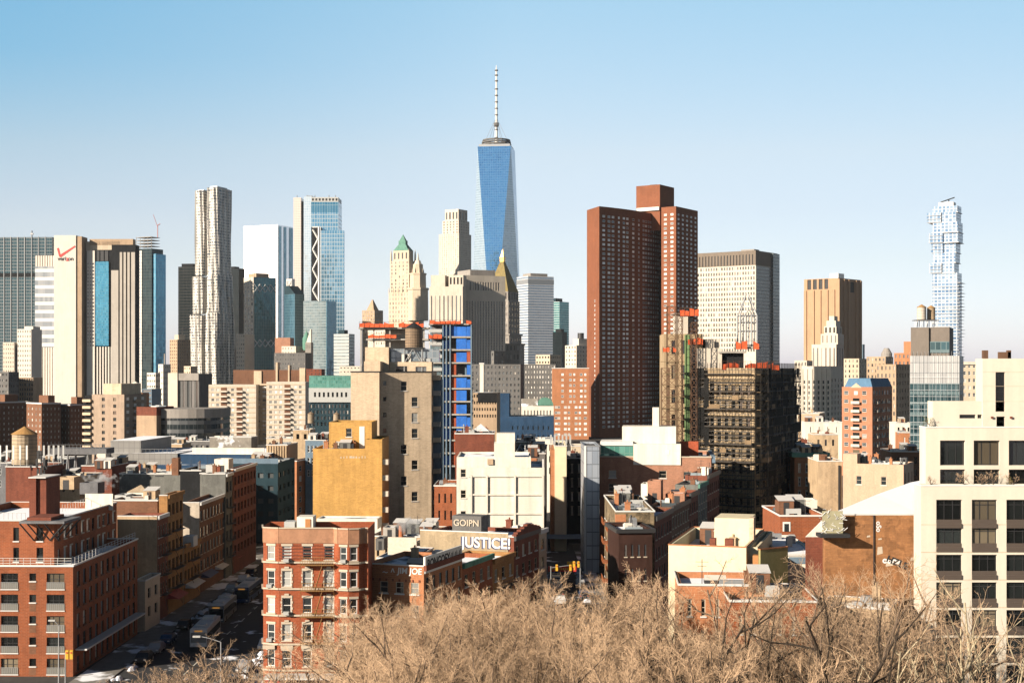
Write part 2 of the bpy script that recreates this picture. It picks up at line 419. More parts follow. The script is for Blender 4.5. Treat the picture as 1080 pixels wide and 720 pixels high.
    def finish(s, cap=100):
        camp = Vector((0, 0, HC)); mw = Matrix.Translation(s.o) @ Matrix.Rotation(-s.t, 4, 'Z')
        vis = []
        for w in s.wins:
            p = mw @ w[0]; n = Matrix.Rotation(-s.t + w[1], 3, 'Z') @ Vector((0, -1, 0)); d = camp - p
            vis.append((-w[2] * w[3] * max(0.0, n.dot(d)) / d.length ** 3, w))
        vis.sort(key=lambda q: q[0])
        rest = {}
        for k, (a, w) in enumerate(vis):
            main, subs = win_proto(w[4], w[2], w[3])
            near = KINDS[w[4]].get('sub')
            if k < cap:
                o = link('window', main if near else main[1], w[5] or s.root, w[0], w[1])
                for nm, me in subs: link(nm, me, o)
            else:
                Mx = Matrix.Translation(w[0]) @ Matrix.Rotation(w[1], 4, 'Z')
                if near:
                    st = KINDS[w[4]]; x, z = w[2] / 2, w[3] / 2
                    src = MB().poly([(-x, 0, -z), (x, 0, -z), (x, 0, z), (-x, 0, z)]); mats = [st['pane']]
                else: src, mats = main[0], main[2]
                key = tuple(m.name for m in mats)
                rest.setdefault(key, (MB(), mats))[0].add(src, Mx)
        for mb, mats in rest.values():
            o = mb.build('window', mats, s.root); o['kind'] = 'stuff'
        return s
def grid(L, z0, z1, nc, nr, fw=0.5, fh=0.55, kind='far', m0=0.0, m1=None, zoff=0.5, skip=None):
    """nc x nr openings spread over a face of length L between z0 and z1; fw, fh = share of a cell they take"""
    m1 = m0 if m1 is None else m1; cw = (L - m0 - m1) / nc; ch = (z1 - z0) / nr; out = []
    for i in range(nc):
        for j in range(nr):
            if skip and skip(i, j): continue
            u = m0 + cw * (i + 0.5); v = z0 + ch * (j + zoff)
            out.append((u - cw * fw / 2, u + cw * fw / 2, v - ch * fh / 2, v + ch * fh / 2, kind))
    return out
# ------------------------------------------------------------------ materials
M = {}
M['tar'] = roofmat('roof_tar', (0.07, 0.07, 0.072), 0.25)
M['snowroof'] = roofmat('roof_snow', (0.25, 0.25, 0.26), 1.1)
M['halfsnow'] = roofmat('roof_part_snow', (0.10, 0.10, 0.11), 0.62)
M['gravel'] = roofmat('roof_gravel', (0.30, 0.27, 0.23), 0.3)
M['cream'] = wallmat('cream_stone', (0.62, 0.51, 0.38), 0.12, 0.05, 0.12)
M['cream2'] = wallmat('pale_stone', (0.66, 0.58, 0.48), 0.12, 0.06, 0.12)
M['white_panel'] = wallmat('white_panel', (0.74, 0.68, 0.60), 0.06, 0.05, 0.08, fine=0.1)
M['greystone'] = wallmat('grey_granite', (0.33, 0.30, 0.27), 0.15, 0.06, 0.15)
M['greydark'] = wallmat('dark_grey_stone', (0.15, 0.145, 0.14), 0.18, 0.06, 0.2)
M['tanconc'] = wallmat('tan_concrete', (0.46, 0.33, 0.22), 0.15, 0.08, 0.2)
M['brick'] = wallmat('red_brick', (0.32, 0.086, 0.028), 0.2, 0.3, 0.15, brick=(0.34, 0.2, 0.14), course=0.2)
M['brick_dark'] = wallmat('dark_red_brick', (0.22, 0.062, 0.035), 0.22, 0.25, 0.22, brick=(0.2, 0.1, 0.07), course=0.2)
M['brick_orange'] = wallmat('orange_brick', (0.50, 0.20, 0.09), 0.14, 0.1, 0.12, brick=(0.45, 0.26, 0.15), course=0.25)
M['brick_brown'] = wallmat('brown_brick', (0.22, 0.10, 0.055), 0.18, 0.15, 0.15, brick=(0.2, 0.12, 0.08), course=0.25)
M['brick_conf'] = wallmat('chestnut_brick', (0.27, 0.095, 0.046), 0.14, 0.07, 0.14, brick=(0.22, 0.1, 0.06), course=0.3)
M['brick_pink'] = wallmat('salmon_brick', (0.44, 0.21, 0.13), 0.16, 0.25, 0.16, brick=(0.42, 0.28, 0.2), course=0.2)
M['brick_ochre'] = wallmat('ochre_brick', (0.40, 0.20, 0.07), 0.2, 0.25, 0.18, brick=(0.36, 0.22, 0.11), course=0.2)
M['brick_old'] = wallmat('weathered_brick', (0.36, 0.165, 0.068), 0.34, 0.55, 0.2, brick=(0.22, 0.12, 0.06), course=0.21, hs=0.2)
M['yellow'] = wallmat('yellow_brick', (0.62, 0.35, 0.10), 0.15, 0.2, 0.24, brick=(0.56, 0.34, 0.13), course=0.22)
M['tan'] = wallmat('tan_brick', (0.74, 0.58, 0.41), 0.13, 0.15, 0.24, brick=(0.46, 0.35, 0.24), course=0.22)
M['buff'] = wallmat('buff_stucco', (0.52, 0.38, 0.24), 0.25, 0.2, 0.3)
M['stucco_white'] = wallmat('white_stucco', (0.80, 0.74, 0.64), 0.10, 0.12, 0.24, fine=0.12)
M['cream_paint'] = wallmat('cream_paint', (0.80, 0.70, 0.48), 0.07, 0.15, 0.1, fine=0.1)
M['olive'] = wallmat('olive_wall', (0.33, 0.29, 0.13), 0.12, 0.15, 0.2)
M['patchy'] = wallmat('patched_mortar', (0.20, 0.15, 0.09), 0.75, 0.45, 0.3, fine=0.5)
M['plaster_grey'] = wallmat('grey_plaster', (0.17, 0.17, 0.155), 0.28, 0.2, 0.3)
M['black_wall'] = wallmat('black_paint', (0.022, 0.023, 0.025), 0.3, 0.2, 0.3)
M['blue_wall'] = wallmat('blue_paint', (0.022, 0.06, 0.125), 0.16, 0.08, 0.2)
M['teal_wall'] = wallmat('teal_panel', (0.028, 0.055, 0.07), 0.2, 0.1, 0.2)
M['bluegrey'] = wallmat('blue_grey_metal', (0.16, 0.23, 0.30), 0.14, 0.1, 0.18)
M['screen'] = curtain('grey_metal_screen', (0.22, 0.21, 0.20), (0.26, 0.25, 0.235), (0.14, 0.135, 0.13), 1.6, 1.6, 0.08, 0.08, metal=0.0, rough=0.6, jit=0.0)
M['trim'] = plain('cream_trim', (0.56, 0.47, 0.36), 0.7)
M['trim_white'] = plain('white_trim', (0.80, 0.78, 0.74), 0.6)
M['coping'] = plain('pale_coping', (0.70, 0.68, 0.65), 0.8)
M['steel'] = plain('galvanised_steel', (0.42, 0.43, 0.44), 0.45, 0.5)
M['pole'] = plain('grey_pole', (0.36, 0.37, 0.38), 0.5, 0.3)
M['iron'] = plain('black_iron', (0.03, 0.03, 0.032), 0.55, 0.2)
M['rust'] = plain('rusty_steel', (0.15, 0.075, 0.04), 0.8, 0.1, var=0.35)
M['fe_ochre'] = plain('ochre_iron', (0.30, 0.15, 0.035), 0.7)
M['fe_orange'] = plain('primer_iron', (0.42, 0.13, 0.04), 0.7)
M['copper'] = wallmat('green_copper', (0.12, 0.27, 0.21), 0.2, 0.3, 0.25)
M['gold'] = plain('gilded', (0.75, 0.42, 0.10), 0.35, 0.7)
M['slate'] = wallmat('dark_slate', (0.06, 0.075, 0.055), 0.2, 0.2, 0.25)
M['wood_tank'] = wallmat('cedar_staves', (0.27, 0.19, 0.125), 0.15, 0.4, 0.5)
M['wood_tank2'] = wallmat('pale_staves', (0.45, 0.35, 0.24), 0.12, 0.4, 0.4)
M['tank_roof'] = wallmat('tank_cone', (0.42, 0.24, 0.09), 0.15, 0.5, 0.2)
M['orange_net'] = wallmat('orange_netting', (0.78, 0.13, 0.045), 0.25, 0.5, 0.25)
M['blue_tarp'] = wallmat('blue_tarpaulin', (0.03, 0.16, 0.58), 0.22, 0.3, 0.2, rough=0.55)
M['red_ply'] = wallmat('red_plywood', (0.40, 0.09, 0.04), 0.2, 0.3, 0.1)
M['concrete'] = wallmat('concrete', (0.42, 0.39, 0.35), 0.18, 0.3, 0.25)
M['concrete_dark'] = wallmat('dark_concrete', (0.17, 0.17, 0.18), 0.18, 0.3, 0.25)
M['door_orange'] = plain('orange_door', (0.46, 0.19, 0.05), 0.6)
M['white_paint'] = plain('white_paint', (0.8, 0.79, 0.76), 0.5)
M['hvac'] = plain('hvac_casing', (0.52, 0.52, 0.50), 0.5, 0.2)
M['black'] = plain('black_matt', (0.018, 0.018, 0.02), 0.7)
M['red'] = plain('red_sign', (0.6, 0.04, 0.03), 0.5)
M['yellow_p'] = plain('yellow_sign', (0.75, 0.42, 0.03), 0.5)
M['navy'] = plain('navy_sign', (0.02, 0.03, 0.10), 0.5)
M['awn_red'] = plain('red_awning', (0.4, 0.04, 0.03), 0.7)
M['dkbrown'] = plain('bronze_panel', (0.085, 0.062, 0.048), .6)
# glass
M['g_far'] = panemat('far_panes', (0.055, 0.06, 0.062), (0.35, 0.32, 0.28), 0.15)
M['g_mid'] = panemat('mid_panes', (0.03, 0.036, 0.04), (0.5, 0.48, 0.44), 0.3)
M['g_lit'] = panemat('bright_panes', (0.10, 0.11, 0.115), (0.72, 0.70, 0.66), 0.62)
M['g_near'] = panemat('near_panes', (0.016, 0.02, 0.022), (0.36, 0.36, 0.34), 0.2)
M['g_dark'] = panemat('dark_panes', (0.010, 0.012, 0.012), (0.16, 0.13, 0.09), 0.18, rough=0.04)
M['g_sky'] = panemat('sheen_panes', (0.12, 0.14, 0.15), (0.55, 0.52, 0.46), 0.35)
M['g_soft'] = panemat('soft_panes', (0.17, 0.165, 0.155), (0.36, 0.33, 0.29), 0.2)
KINDS = {
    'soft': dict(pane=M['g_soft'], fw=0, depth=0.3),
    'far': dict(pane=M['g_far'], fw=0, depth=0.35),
    'fardeep': dict(pane=M['g_far'], fw=0, depth=0.9),
    'vent': dict(pane=M['black'], fw=0, depth=0.9),
    'mid': dict(pane=M['g_mid'], frame=M['trim_white'], fw=0.10, bars=(0, 1), depth=0.18, trim=M['trim']),
    'midsill': dict(pane=M['g_mid'], frame=M['trim'], fw=0.10, bars=(0, 1), depth=0.18, trim=M['coping'], sill=True),
    'conf': dict(pane=M['g_lit'], frame=M['trim_white'], fw=0.12, bars=(1, 0), depth=0.06),
    'orange': dict(pane=M['g_lit'], frame=M['trim_white'], fw=0.14, bars=(1, 0), depth=0.10),
    'nycha': dict(pane=M['g_lit'], frame=M['trim'], fw=0.10, bars=(0, 1), depth=0.15),
    'slot': dict(pane=M['g_dark'], frame=M['iron'], fw=0.06, bars=(0, 1), depth=0.3),
    'tenement': dict(pane=M['g_near'], frame=M['trim_white'], fw=0.11, bars=(0, 1), depth=0.16, sub=True, sill=True, trim=M['trim'], lintel=0.28),
    'tenkey': dict(pane=M['g_near'], frame=M['trim_white'], fw=0.11, bars=(0, 1), depth=0.16, sub=True, sill=True, trim=M['trim'], lintel=0.3, keys=True),
    'tenplain': dict(pane=M['g_near'], frame=M['trim'], fw=0.09, bars=(0, 1), depth=0.16, sub=True, sill=True, trim=M['coping']),
    'side': dict(pane=M['g_sky'], frame=M['iron'], fw=0.07, bars=(0, 1), depth=0.14, sub=True, sill=True, trim=M['trim']),
    'sidelit': dict(pane=M['g_lit'], frame=M['trim'], fw=0.08, bars=(0, 1), depth=0.14, sub=True, sill=True, trim=M['trim'], lintel=0.2),
    'leftbay': dict(pane=M['g_dark'], frame=M['iron'], fw=0.07, bars=(2, 1), off=0.1, depth=0.3, sub=True, sill=True, trim=M['coping'], ext=0.06, sh=0.14),
    'leftslot': dict(pane=M['g_dark'], frame=M['iron'], fw=0.06, bars=(0, 0), depth=0.25, sub=True, sill=True, trim=M['coping'], ext=0.05),
    'leftside': dict(pane=M['g_sky'], frame=M['iron'], fw=0.07, bars=(0, 1), depth=0.22, sub=True, sill=True, trim=M['rust'], ext=0.04),
    'creambay': dict(pane=M['g_dark'], frame=M['iron'], fw=0.10, bars=(2, 1), off=0.28, depth=0.35, sub=True, sill=True, trim=M['dkbrown'], ext=0.0, sh=0.5),
    'terrace': dict(pane=M['g_dark'], frame=M['iron'], fw=0.10, bars=(2, 0), depth=0.5, sub=True),
}

# ------------------------------------------------------------------ ground, streets
def sheet(name, mat, pts, z):
    o = MB().poly([(x, y, z) for x, y in pts]).build(name, mat); o['kind'] = 'structure'; return o
M['ground'] = roofmat('city_ground', (0.075, 0.073, 0.07), 0.0, 0.05)
M['asphalt'] = roofmat('asphalt', (0.045, 0.045, 0.048), 0.1, 0.2)
M['paving'] = roofmat('paving', (0.24, 0.225, 0.205), 0.3, 0.15)
M['soil'] = roofmat('park_soil', (0.13, 0.095, 0.06), 0.35, 0.1)
sheet('ground', M['ground'], [(-7000, -400), (7000, -400), (7000, 9000), (-7000, 9000)], 0.0)
def strip(name, mat, x0, x1, y0, y1, z): return sheet(name, mat, [(x0, y0), (x1, y0), (x1, y1), (x0, y1)], z)

# air: one box of thin haze round the whole scene
hz = bpy.data.materials.new('haze'); hz.use_nodes = True
for n_ in list(hz.node_tree.nodes):
    if n_.type == 'BSDF_PRINCIPLED': hz.node_tree.nodes.remove(n_)
pv = hz.node_tree.nodes.new('ShaderNodeVolumePrincipled'); pv.inputs['Color'].default_value = (0.86, 0.92, 1.0, 1); pv.inputs['Density'].default_value = HAZE; pv.inputs['Anisotropy'].default_value = 0.0
hz.node_tree.links.new(pv.outputs[0], hz.node_tree.nodes['Material Output'].inputs['Volume'])
o = MB().box(-7100, 7100, -500, 9100, -1, 575).build('haze', hz); o['kind'] = 'stuff'
# ------------------------------------------------------------------ far towers (1.2 - 2.4 km)
def tower(label, l, c, r, top, Y, th, mat, roof=None, D=None, par=0.0, cat='tower', name='office_tower'):
    B = Bld(name, label, cat, l, c, r, top, Y, th, D=D)
    B.block(mat, name='facade', roof=roof or M['tar'], par=par)
    return B
g = curtain
# One tall faceted glass tower with a spire
def wtc():
    Y = 2400.0; cx = X(523.5, Y); k = Y / F
    r = thing('skyscraper', 'tallest faceted blue glass tower with a white spire, in the middle of the skyline', 'skyscraper', (cx, Y, 0), rad(-7))
    ztop = Z(157, Y); zb = 56.0; hb = 31.5; ht = 17.5 * k
    rot = rad(45)
    bot = [(hb * 1.414 * math.cos(rot + i * math.pi / 2 + math.pi / 4), hb * 1.414 * math.sin(rot + i * math.pi / 2 + math.pi / 4)) for i in range(4)]
    top = [(ht * 1.414 * math.cos(i * math.pi / 2 + math.pi / 4), ht * 1.414 * math.sin(i * math.pi / 2 + math.pi / 4)) for i in range(4)]
    blue = g('tower_blue_glass', (0.07, 0.20, 0.38), (0.10, 0.26, 0.45), (0.075, 0.2, 0.37), 3.0, 4.1, 0.10, 0.10, metal=0.75, rough=0.12, jit=0.045)
    pale = g('tower_pale_glass', (0.36, 0.46, 0.54), (0.48, 0.57, 0.64), (0.32, 0.41, 0.48), 3.0, 4.1, 0.10, 0.14, metal=0.7, rough=0.15, jit=0.02)
    mb = MB()
    # bottom corners sit 45 degrees off the top corners: eight tall triangles
    for i in range(4):
        b = bot[i]; t0 = top[i]; t1 = top[(i + 1) % 4]; b1 = bot[(i + 1) % 4]
        # bottom corner i lies between top corners i and i+1
        mb.poly([(*b, zb), (*t1, ztop), (*t0, ztop)], 0)
        mb.poly([(*b, zb), (*b1, zb), (*t1, ztop)], 1)
    mb.build('facade', [blue, pale], r)
    MB().prism(bot, 0, zb, 0).build('podium', pale, r)
    MB().poly([(*p, ztop) for p in top]).build('roof', M['tar'], r)
    b2 = MB().prism([(p[0] * .93, p[1] * .93) for p in top], ztop, ztop + 4, 0); b2.build('parapet_screen', M['steel'], r)
    ring = MB()
    for z, rr in ((ztop + 5, 16 * k), (ztop + 9, 15.5 * k), (ztop + 12.5, 14.5 * k)):
        pts = [(rr * math.cos(a * math.pi / 12), rr * math.sin(a * math.pi / 12)) for a in range(24)]
        inn = [(p[0] * .86, p[1] * .86) for p in pts]
        for i in range(24):
            j = (i + 1) % 24
            ring.poly([(*pts[i], z), (*pts[j], z), (*pts[j], z + 2.2), (*pts[i], z + 2.2)]); ring.poly([(*inn[i], z), (*inn[j], z), (*inn[j], z + 2.2), (*inn[i], z + 2.2)])
            ring.poly([(*pts[i], z), (*pts[j], z), (*inn[j], z), (*inn[i], z)]); ring.poly([(*pts[i], z + 2.2), (*pts[j], z + 2.2), (*inn[j], z + 2.2), (*inn[i], z + 2.2)])
    for a in range(12):
        c, s_ = math.cos(a * math.pi / 6), math.sin(a * math.pi / 6)
        ring.tube((14.6 * k * c, 14.6 * k * s_, ztop + 4), (14.6 * k * c, 14.6 * k * s_, ztop + 14.5), 0.5)
    ring.build('communications_ring', M['greydark'], r)
    sp = MB(); zt = Z(69, Y); z0 = ztop + 4; L = zt - z0
    segs = [(0, .1, 4.6, 3.4), (.1, .38, 2.6, 2.0), (.38, .62, 2.1, 1.7), (.62, .8, 1.8, 1.5), (.8, .93, 1.6, 1.3), (.93, 1.0, 1.2, 0.4)]
    for a, b, r0, r1 in segs: sp.cyl(0, 0, z0 + a * L, z0 + b * L, r0, r1, 10, 0)
    for a in (.1, .2, .24, .38, .46, .54, .62, .7, .8, .87, .93): sp.cyl(0, 0, z0 + a * L, z0 + a * L + 1.8, 3.6 if a in (.24,) else 2.9, None, 10, 1)
    sp.cyl(0, 0, z0 + .255 * L, z0 + .29 * L, 4.6, 4.2, 10, 1)
    for a in range(6):
        c, s_ = math.cos(a * math.pi / 3), math.sin(a * math.pi / 3)
        sp.tube((12 * k * c, 12 * k * s_, ztop + 13), (0, 0, z0 + .36 * L), 0.28, None, 3, 2)
    sp.build('spire', [M['trim_white'], M['greydark'], M['steel']], r)
wtc()
# silver slab and its teal neighbour
B = tower('silver glass slab tower with fine white floor lines, right of the gilded pyramid', 545, 557, 584, 291, 2250, 62,
          g('silver_floors', (0.20, 0.27, 0.36), (0.30, 0.37, 0.45), (0.66, 0.66, 0.66), 3, 4.2, 0.05, 0.42, metal=0.6, rough=0.15))
B.boxp('mechanical_band', M['steel'], -B.W/2 - .3, B.W/2 + .3, -B.D/2 - .3, B.D/2 + .3, B.H - 12, B.H - 5)
B.boxp('penthouse', M['greystone'], -B.W/3, B.W/3, -B.D/3, B.D/3, B.H, B.H + 5)
B = tower('teal green glass tower stepping down behind the silver slab', 577, 590, 600, 318, 2400, 35,
          g('teal_floors', (0.05, 0.20, 0.22), (0.09, 0.28, 0.29), (0.36, 0.46, 0.46), 3, 4, 0.05, 0.3, metal=0.5))
B.boxp('roof_screen', M['teal_wall'], -B.W/2, B.W*.2, -B.D/2, B.D*.2, B.H, B.H + 6)
B = tower('small black glass tower at the foot of the teal tower', 583, 593, 598, 350, 1900, 40, g('black_glass', (0.008, 0.014, 0.017), (0.014, 0.022, 0.026), (0.012, 0.016, 0.018), 2, 4, .1, .1, metal=.1, spec=.12))
B.boxp('penthouse', M['black_wall'], -B.W*.3, B.W*.3, -B.D*.3, B.D*.3, B.H, B.H + 4)
# cream slab with crown (beyond), deco stone
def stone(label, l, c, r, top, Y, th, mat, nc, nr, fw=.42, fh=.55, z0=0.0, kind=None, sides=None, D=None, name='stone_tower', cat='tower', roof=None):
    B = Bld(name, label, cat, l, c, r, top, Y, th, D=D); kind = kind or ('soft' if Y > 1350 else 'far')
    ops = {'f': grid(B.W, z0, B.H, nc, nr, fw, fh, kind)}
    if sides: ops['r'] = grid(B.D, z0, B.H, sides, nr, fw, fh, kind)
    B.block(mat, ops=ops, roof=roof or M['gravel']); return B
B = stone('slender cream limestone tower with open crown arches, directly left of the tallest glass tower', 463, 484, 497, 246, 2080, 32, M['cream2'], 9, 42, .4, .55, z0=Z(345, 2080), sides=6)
w1 = B.lx(466); w2 = B.W/2 - 1.5
ops = {'f': grid(w2 - w1, B.H, B.H + Z(232, 2080) - Z(246, 2080), 5, 5, .4, .6), 'r': grid(B.D - 4, B.H, B.H + 20, 5, 5, .4, .6)}
B.block(M['cream2'], x0=w1, x1=w2, y0=-B.D/2 + 1.5, y1=B.D/2 - 2.5, z0=B.H, z1=B.H + Z(232, 2080) - Z(246, 2080), ops=ops, name='upper_wall')
z0 = B.H + Z(232, 2080) - Z(246, 2080); z1 = B.H + Z(220, 2080) - Z(246, 2080)
B.block(M['cream2'], x0=w1 + 3, x1=w2 - 2, y0=-B.D/2 + 4, y1=B.D/2 - 5, z0=z0, z1=z1,
        ops={'f': grid(w2 - w1 - 5, z0, z1 - 2, 4, 1, .5, .7, 'fardeep'), 'r': grid(B.D - 9, z0, z1 - 2, 3, 1, .5, .7, 'fardeep')}, name='crown')
B.finish()
# Gothic tower with green copper roof
def gothic():
    Y = 2000.0; B = Bld('gothic_tower', 'cream gothic tower with a green copper spire and crockets', 'tower', 410, 438, 447, 308, Y, 28)
    W, D, H = B.W, B.D, B.H; mt = M['cream']
    B.block(mt, ops={'f': grid(W, Z(390, Y), H, 9, 18, .34, .62, 'soft'), 'r': grid(D, Z(390, Y), H, 5, 18, .34, .62, 'soft')}, roof=M['gravel'])
    z1 = B.lz(275); x0 = B.lx(411); x1 = B.lx(431)
    B.block(mt, x0, x1, -D/2 + 1, D/2 - 3, H, z1, {'f': grid(x1 - x0, H, z1, 5, 9, .34, .62, 'soft'), 'r': grid(D - 4, H, z1, 4, 9, .34, .62, 'soft')}, name='tower_wall')
    z2 = B.lz(264); i = 3.0
    B.block(mt, x0 + i, x1 - i, -D/2 + 1 + i, D/2 - 3 - i, z1, z2, {'f': grid(x1 - x0 - 2*i, z1, z2, 4, 1, .4, .6, 'fardeep')}, name='tower_top')
    mb = MB(); cx = (x0 + x1) / 2; cy = -1.0; h = (x1 - x0) / 2 - i; dd = D/2 - 2 - i
    sq = lambda a, b: [(cx - a, cy - b), (cx + a, cy - b), (cx + a, cy + b), (cx - a, cy + b)]
    z3 = B.lz(257); z4 = B.lz(249)
    mb.prism(sq(h, dd), z2, z3, 0, sq(h * .45, dd * .45)); mb.prism(sq(h * .45, dd * .45), z3, z3 + 5, 0); mb.prism(sq(h * .38, dd * .38), z3 + 5, z4 + 3, 0, sq(.3, .3))
    mb.build('copper_roof', M['copper'], B.root)
    pin = MB()
    for u in (x0 + 1, x1 - 1):
        for v in (-D/2 + 2, D/2 - 4):
            pin.cyl(u, v, z1 - 3, z1 + 10, 1.6, 1.2, 6); pin.cyl(u, v, z1 + 10, z1 + 17, 1.2, 0.1, 6)
    for k in range(7):
        for zz, xx0, xx1, yy in ((H, -W/2, W/2, -D/2), ):
            u = xx0 + (xx1 - xx0) * k / 6; pin.cyl(u, yy + .8, zz - 2, zz + 4, .8, .7, 5); pin.cyl(u, yy + .8, zz + 4, zz + 8, .7, .05, 5)
    pin.build('pinnacles', mt, B.root)
    xr = B.lx(438.5); tr = MB()
    tr.cyl(xr, -D/2 + 6, H - 40, B.lz(306), 15.0, 14.6, 8); tr.cyl(xr, -D/2 + 6, B.lz(306), B.lz(304), 15.8, 15.8, 8); tr.cyl(xr, -D/2 + 6, B.lz(304), B.lz(290), 11.8, 11.4, 8); tr.cyl(xr, -D/2 + 6, B.lz(290), B.lz(288.5), 12.4, 12.4, 8); tr.cyl(xr, -D/2 + 6, B.lz(288.5), B.lz(279), 7.6, 7.0, 8)
    for q in range(8): an = q * math.pi / 4; tr.cyl(xr + 10.6 * math.cos(an), -D/2 + 6 + 10.6 * math.sin(an), B.lz(304), B.lz(297), 1.2, .1, 5); tr.cyl(xr + 8.2 * math.cos(an), -D/2 + 6 + 8.2 * math.sin(an), B.lz(288.5), B.lz(283), .9, .1, 5)
    tr.build('stair_turret', mt, B.root)
    t2 = MB(); t2.cyl(xr, -D/2 + 6, B.lz(279), B.lz(275), 5.6, 3.4, 8); t2.cyl(xr, -D/2 + 6, B.lz(275), B.lz(266), 2.0, 0.1, 8); t2.build('turret_spire', M['cream2'], B.root)
    B.finish()
gothic()
B = stone('tan stone tower with a small pyramid roof, left of the green-topped gothic tower', 382, 395, 404, 327, 1800, 35, M['tanconc'], 6, 16, .4, .5, z0=Z(390, 1800), sides=5)
MB().prism([(-B.W*.3, -B.D*.3), (B.W*.3, -B.D*.3), (B.W*.3, B.D*.3), (-B.W*.3, B.D*.3)], B.H, B.H + 14, 0, [(-.5, -.5), (.5, -.5), (.5, .5), (-.5, .5)]).build('pyramid_roof', M['tanconc'], B.root); B.finish()
stone('broad cream stone block in front of the gothic tower', 388, 409, 421, 348, 1500, 25, M['cream2'], 8, 8, .4, .5, z0=Z(392, 1500), sides=4).finish()
# courthouse with gilded pyramid
def courthouse():
    Y = 1560.0; B = Bld('courthouse_tower', 'grey stone courthouse tower under a dark pyramid with a gilded tip', 'tower', 510, 537, 550, 307, Y, 24)
    W, D, H = B.W, B.D, B.H
    B.block(M['greystone'], z0=0, z1=B.lz(352), ops={'f': grid(W, Z(410, Y), B.lz(355), 7, 9, .4, .5), 'r': grid(D, Z(410, Y), B.lz(355), 5, 9, .4, .5)}, name='base_wall')
    z = B.lz(352); i = 1.6
    B.block(M['greystone'], -W/2 + i, W/2 - i, -D/2 + i, D/2 - i, z, H - 10, {'f': grid(W - 2*i, z, H - 10, 6, 6, .42, .55), 'r': grid(D - 2*i, z, H - 10, 4, 6, .42, .55)}, name='shaft_wall')
    i = 2.6
    B.block(M['greystone'], -W/2 + i, W/2 - i, -D/2 + i, D/2 - i, H - 10, H, {'f': grid(W - 2*i, H - 10, H, 6, 1, .42, .7, 'fardeep'), 'r': grid(D - 2*i, H - 10, H, 4, 1, .42, .7, 'fardeep')}, name='colonnade')
    a = W/2 - i; b = D/2 - i; z1 = B.lz(275); z2 = B.lz(262)
    q = lambda k: [(-a*k, -b*k), (a*k, -b*k), (a*k, b*k), (-a*k, b*k)]
    MB().prism(q(1.02), H, z1, 0, q(.16)).build('pyramid_roof', wallmat('gilt_copper', (0.26, 0.20, 0.08), .2, .2, .3), B.root)
    MB().prism(q(.17), z1, z1 + 4, 0).prism(q(.2), z1 + 4, z1 + 5, 0).prism(q(.14), z1 + 5, z2, 0, q(.01)).build('gilded_lantern', M['gold'], B.root)
    B.band('cornice', M['greystone'], z - 1.5, z, 1.2)
    B.finish()
    # the lower wing running right from the tower
    C = stone('grey courthouse wing with rows of small windows, below the gilded pyramid', 530, 548, 553, 300 + 62, 1500, 15, M['greystone'], 5, 5, .4, .5, z0=Z(410, 1500), sides=3)
    C.band('cornice', M['greystone'], C.H - 2, C.H, .8); C.finish()
courthouse()
# broad federal courthouse
def federal():
    Y = 1430.0
    B = Bld('courthouse', 'large grey courthouse slab with tall vertical window strips', 'courthouse', 470, 489, 533, 290, Y, 63)
    W, D, H = B.W, B.D, B.H
    nz = lambda py: B.lz(py)
    B.block(M['cream2'], ops={'f': grid(W, nz(392), H - 9, 3, 1, .35, .96, 'far'), 'r': grid(D, nz(392), nz(317), 14, 1, .42, .97, 'far', 2) + grid(D, nz(308), nz(297), 12, 1, .6, .8, 'fardeep', 6)}, roof=M['gravel'])
    lv = MB()
    for k in range(27):
        z = nz(392) + (nz(317) - nz(392)) * k / 26; lv.box(W/2 - .25, W/2 - .06, -D/2 + 2, D/2 - 2, z - 1.1, z + .2)
    lv.build('spandrel_strips', M['greystone'], B.root)
    B.boxp('penthouse', M['greystone'], -W*.3, W*.4, -D*.3, D*.3, H, H + 6)
    B.finish()
    C = Bld('courthouse_wing', 'cream courthouse wing with a deep vertical slot', 'courthouse', 453, 488, 492, 302, Y - 25, 8)
    C.block(M['cream2'], ops={'f': grid(C.W, C.lz(392), C.H - 8, 8, 1, .3, .97, 'far')}, roof=M['gravel'])
    x0 = C.lx(454); x1 = C.lx(469)
    C.block(M['cream2'], x0, x1, -C.D/2 + 2, C.D/2, C.H, C.lz(290), {}, name='upper_wall')
    C.block(M['cream2'], C.lx(473), C.W/2, -C.D/2 + 3, C.D/2, C.H, C.lz(290), {'f': grid(C.W/2 - C.lx(473), C.H, C.lz(290), 4, 1, .5, .6, 'vent')}, name='upper_wall')
    C.finish()
federal()
# ---- left group
B = tower('dark teal glass slab tower with bright vertical fins, at the left edge of the skyline', -90, 55, 60, 250, 1750, 3,
          g('teal_slab', (0.015, 0.05, 0.066), (0.03, 0.085, 0.105), (0.12, 0.15, 0.165), 3.2, 4.0, 0.10, 0.22, sp=.12, spc=(0.02, 0.04, 0.05), metal=0.35), D=40)
fin = MB()
for k in range(20): u = -B.W/2 + B.W * (k + .02) / 20; fin.box(u - .35, u + .35, -B.D/2 - .7, -B.D/2 - .01, 0, B.H + 1)
fin.build('facade_fins', M['pole'], B.root); B.boxp('belt_course', M['black_wall'], -B.W/2, B.W/2, -B.D/2 - .5, -B.D/2 - .02, B.lz(292), B.lz(288)); 
mm = MB(); mm.tube((B.lx(27), 0, B.H), (B.lx(27), 0, B.H + 10), .8); mm.box(B.lx(25.5), B.lx(28.5), -1, 1, B.H + 5, B.H + 7); mm.build('roof_mast', M['steel'], B.root)
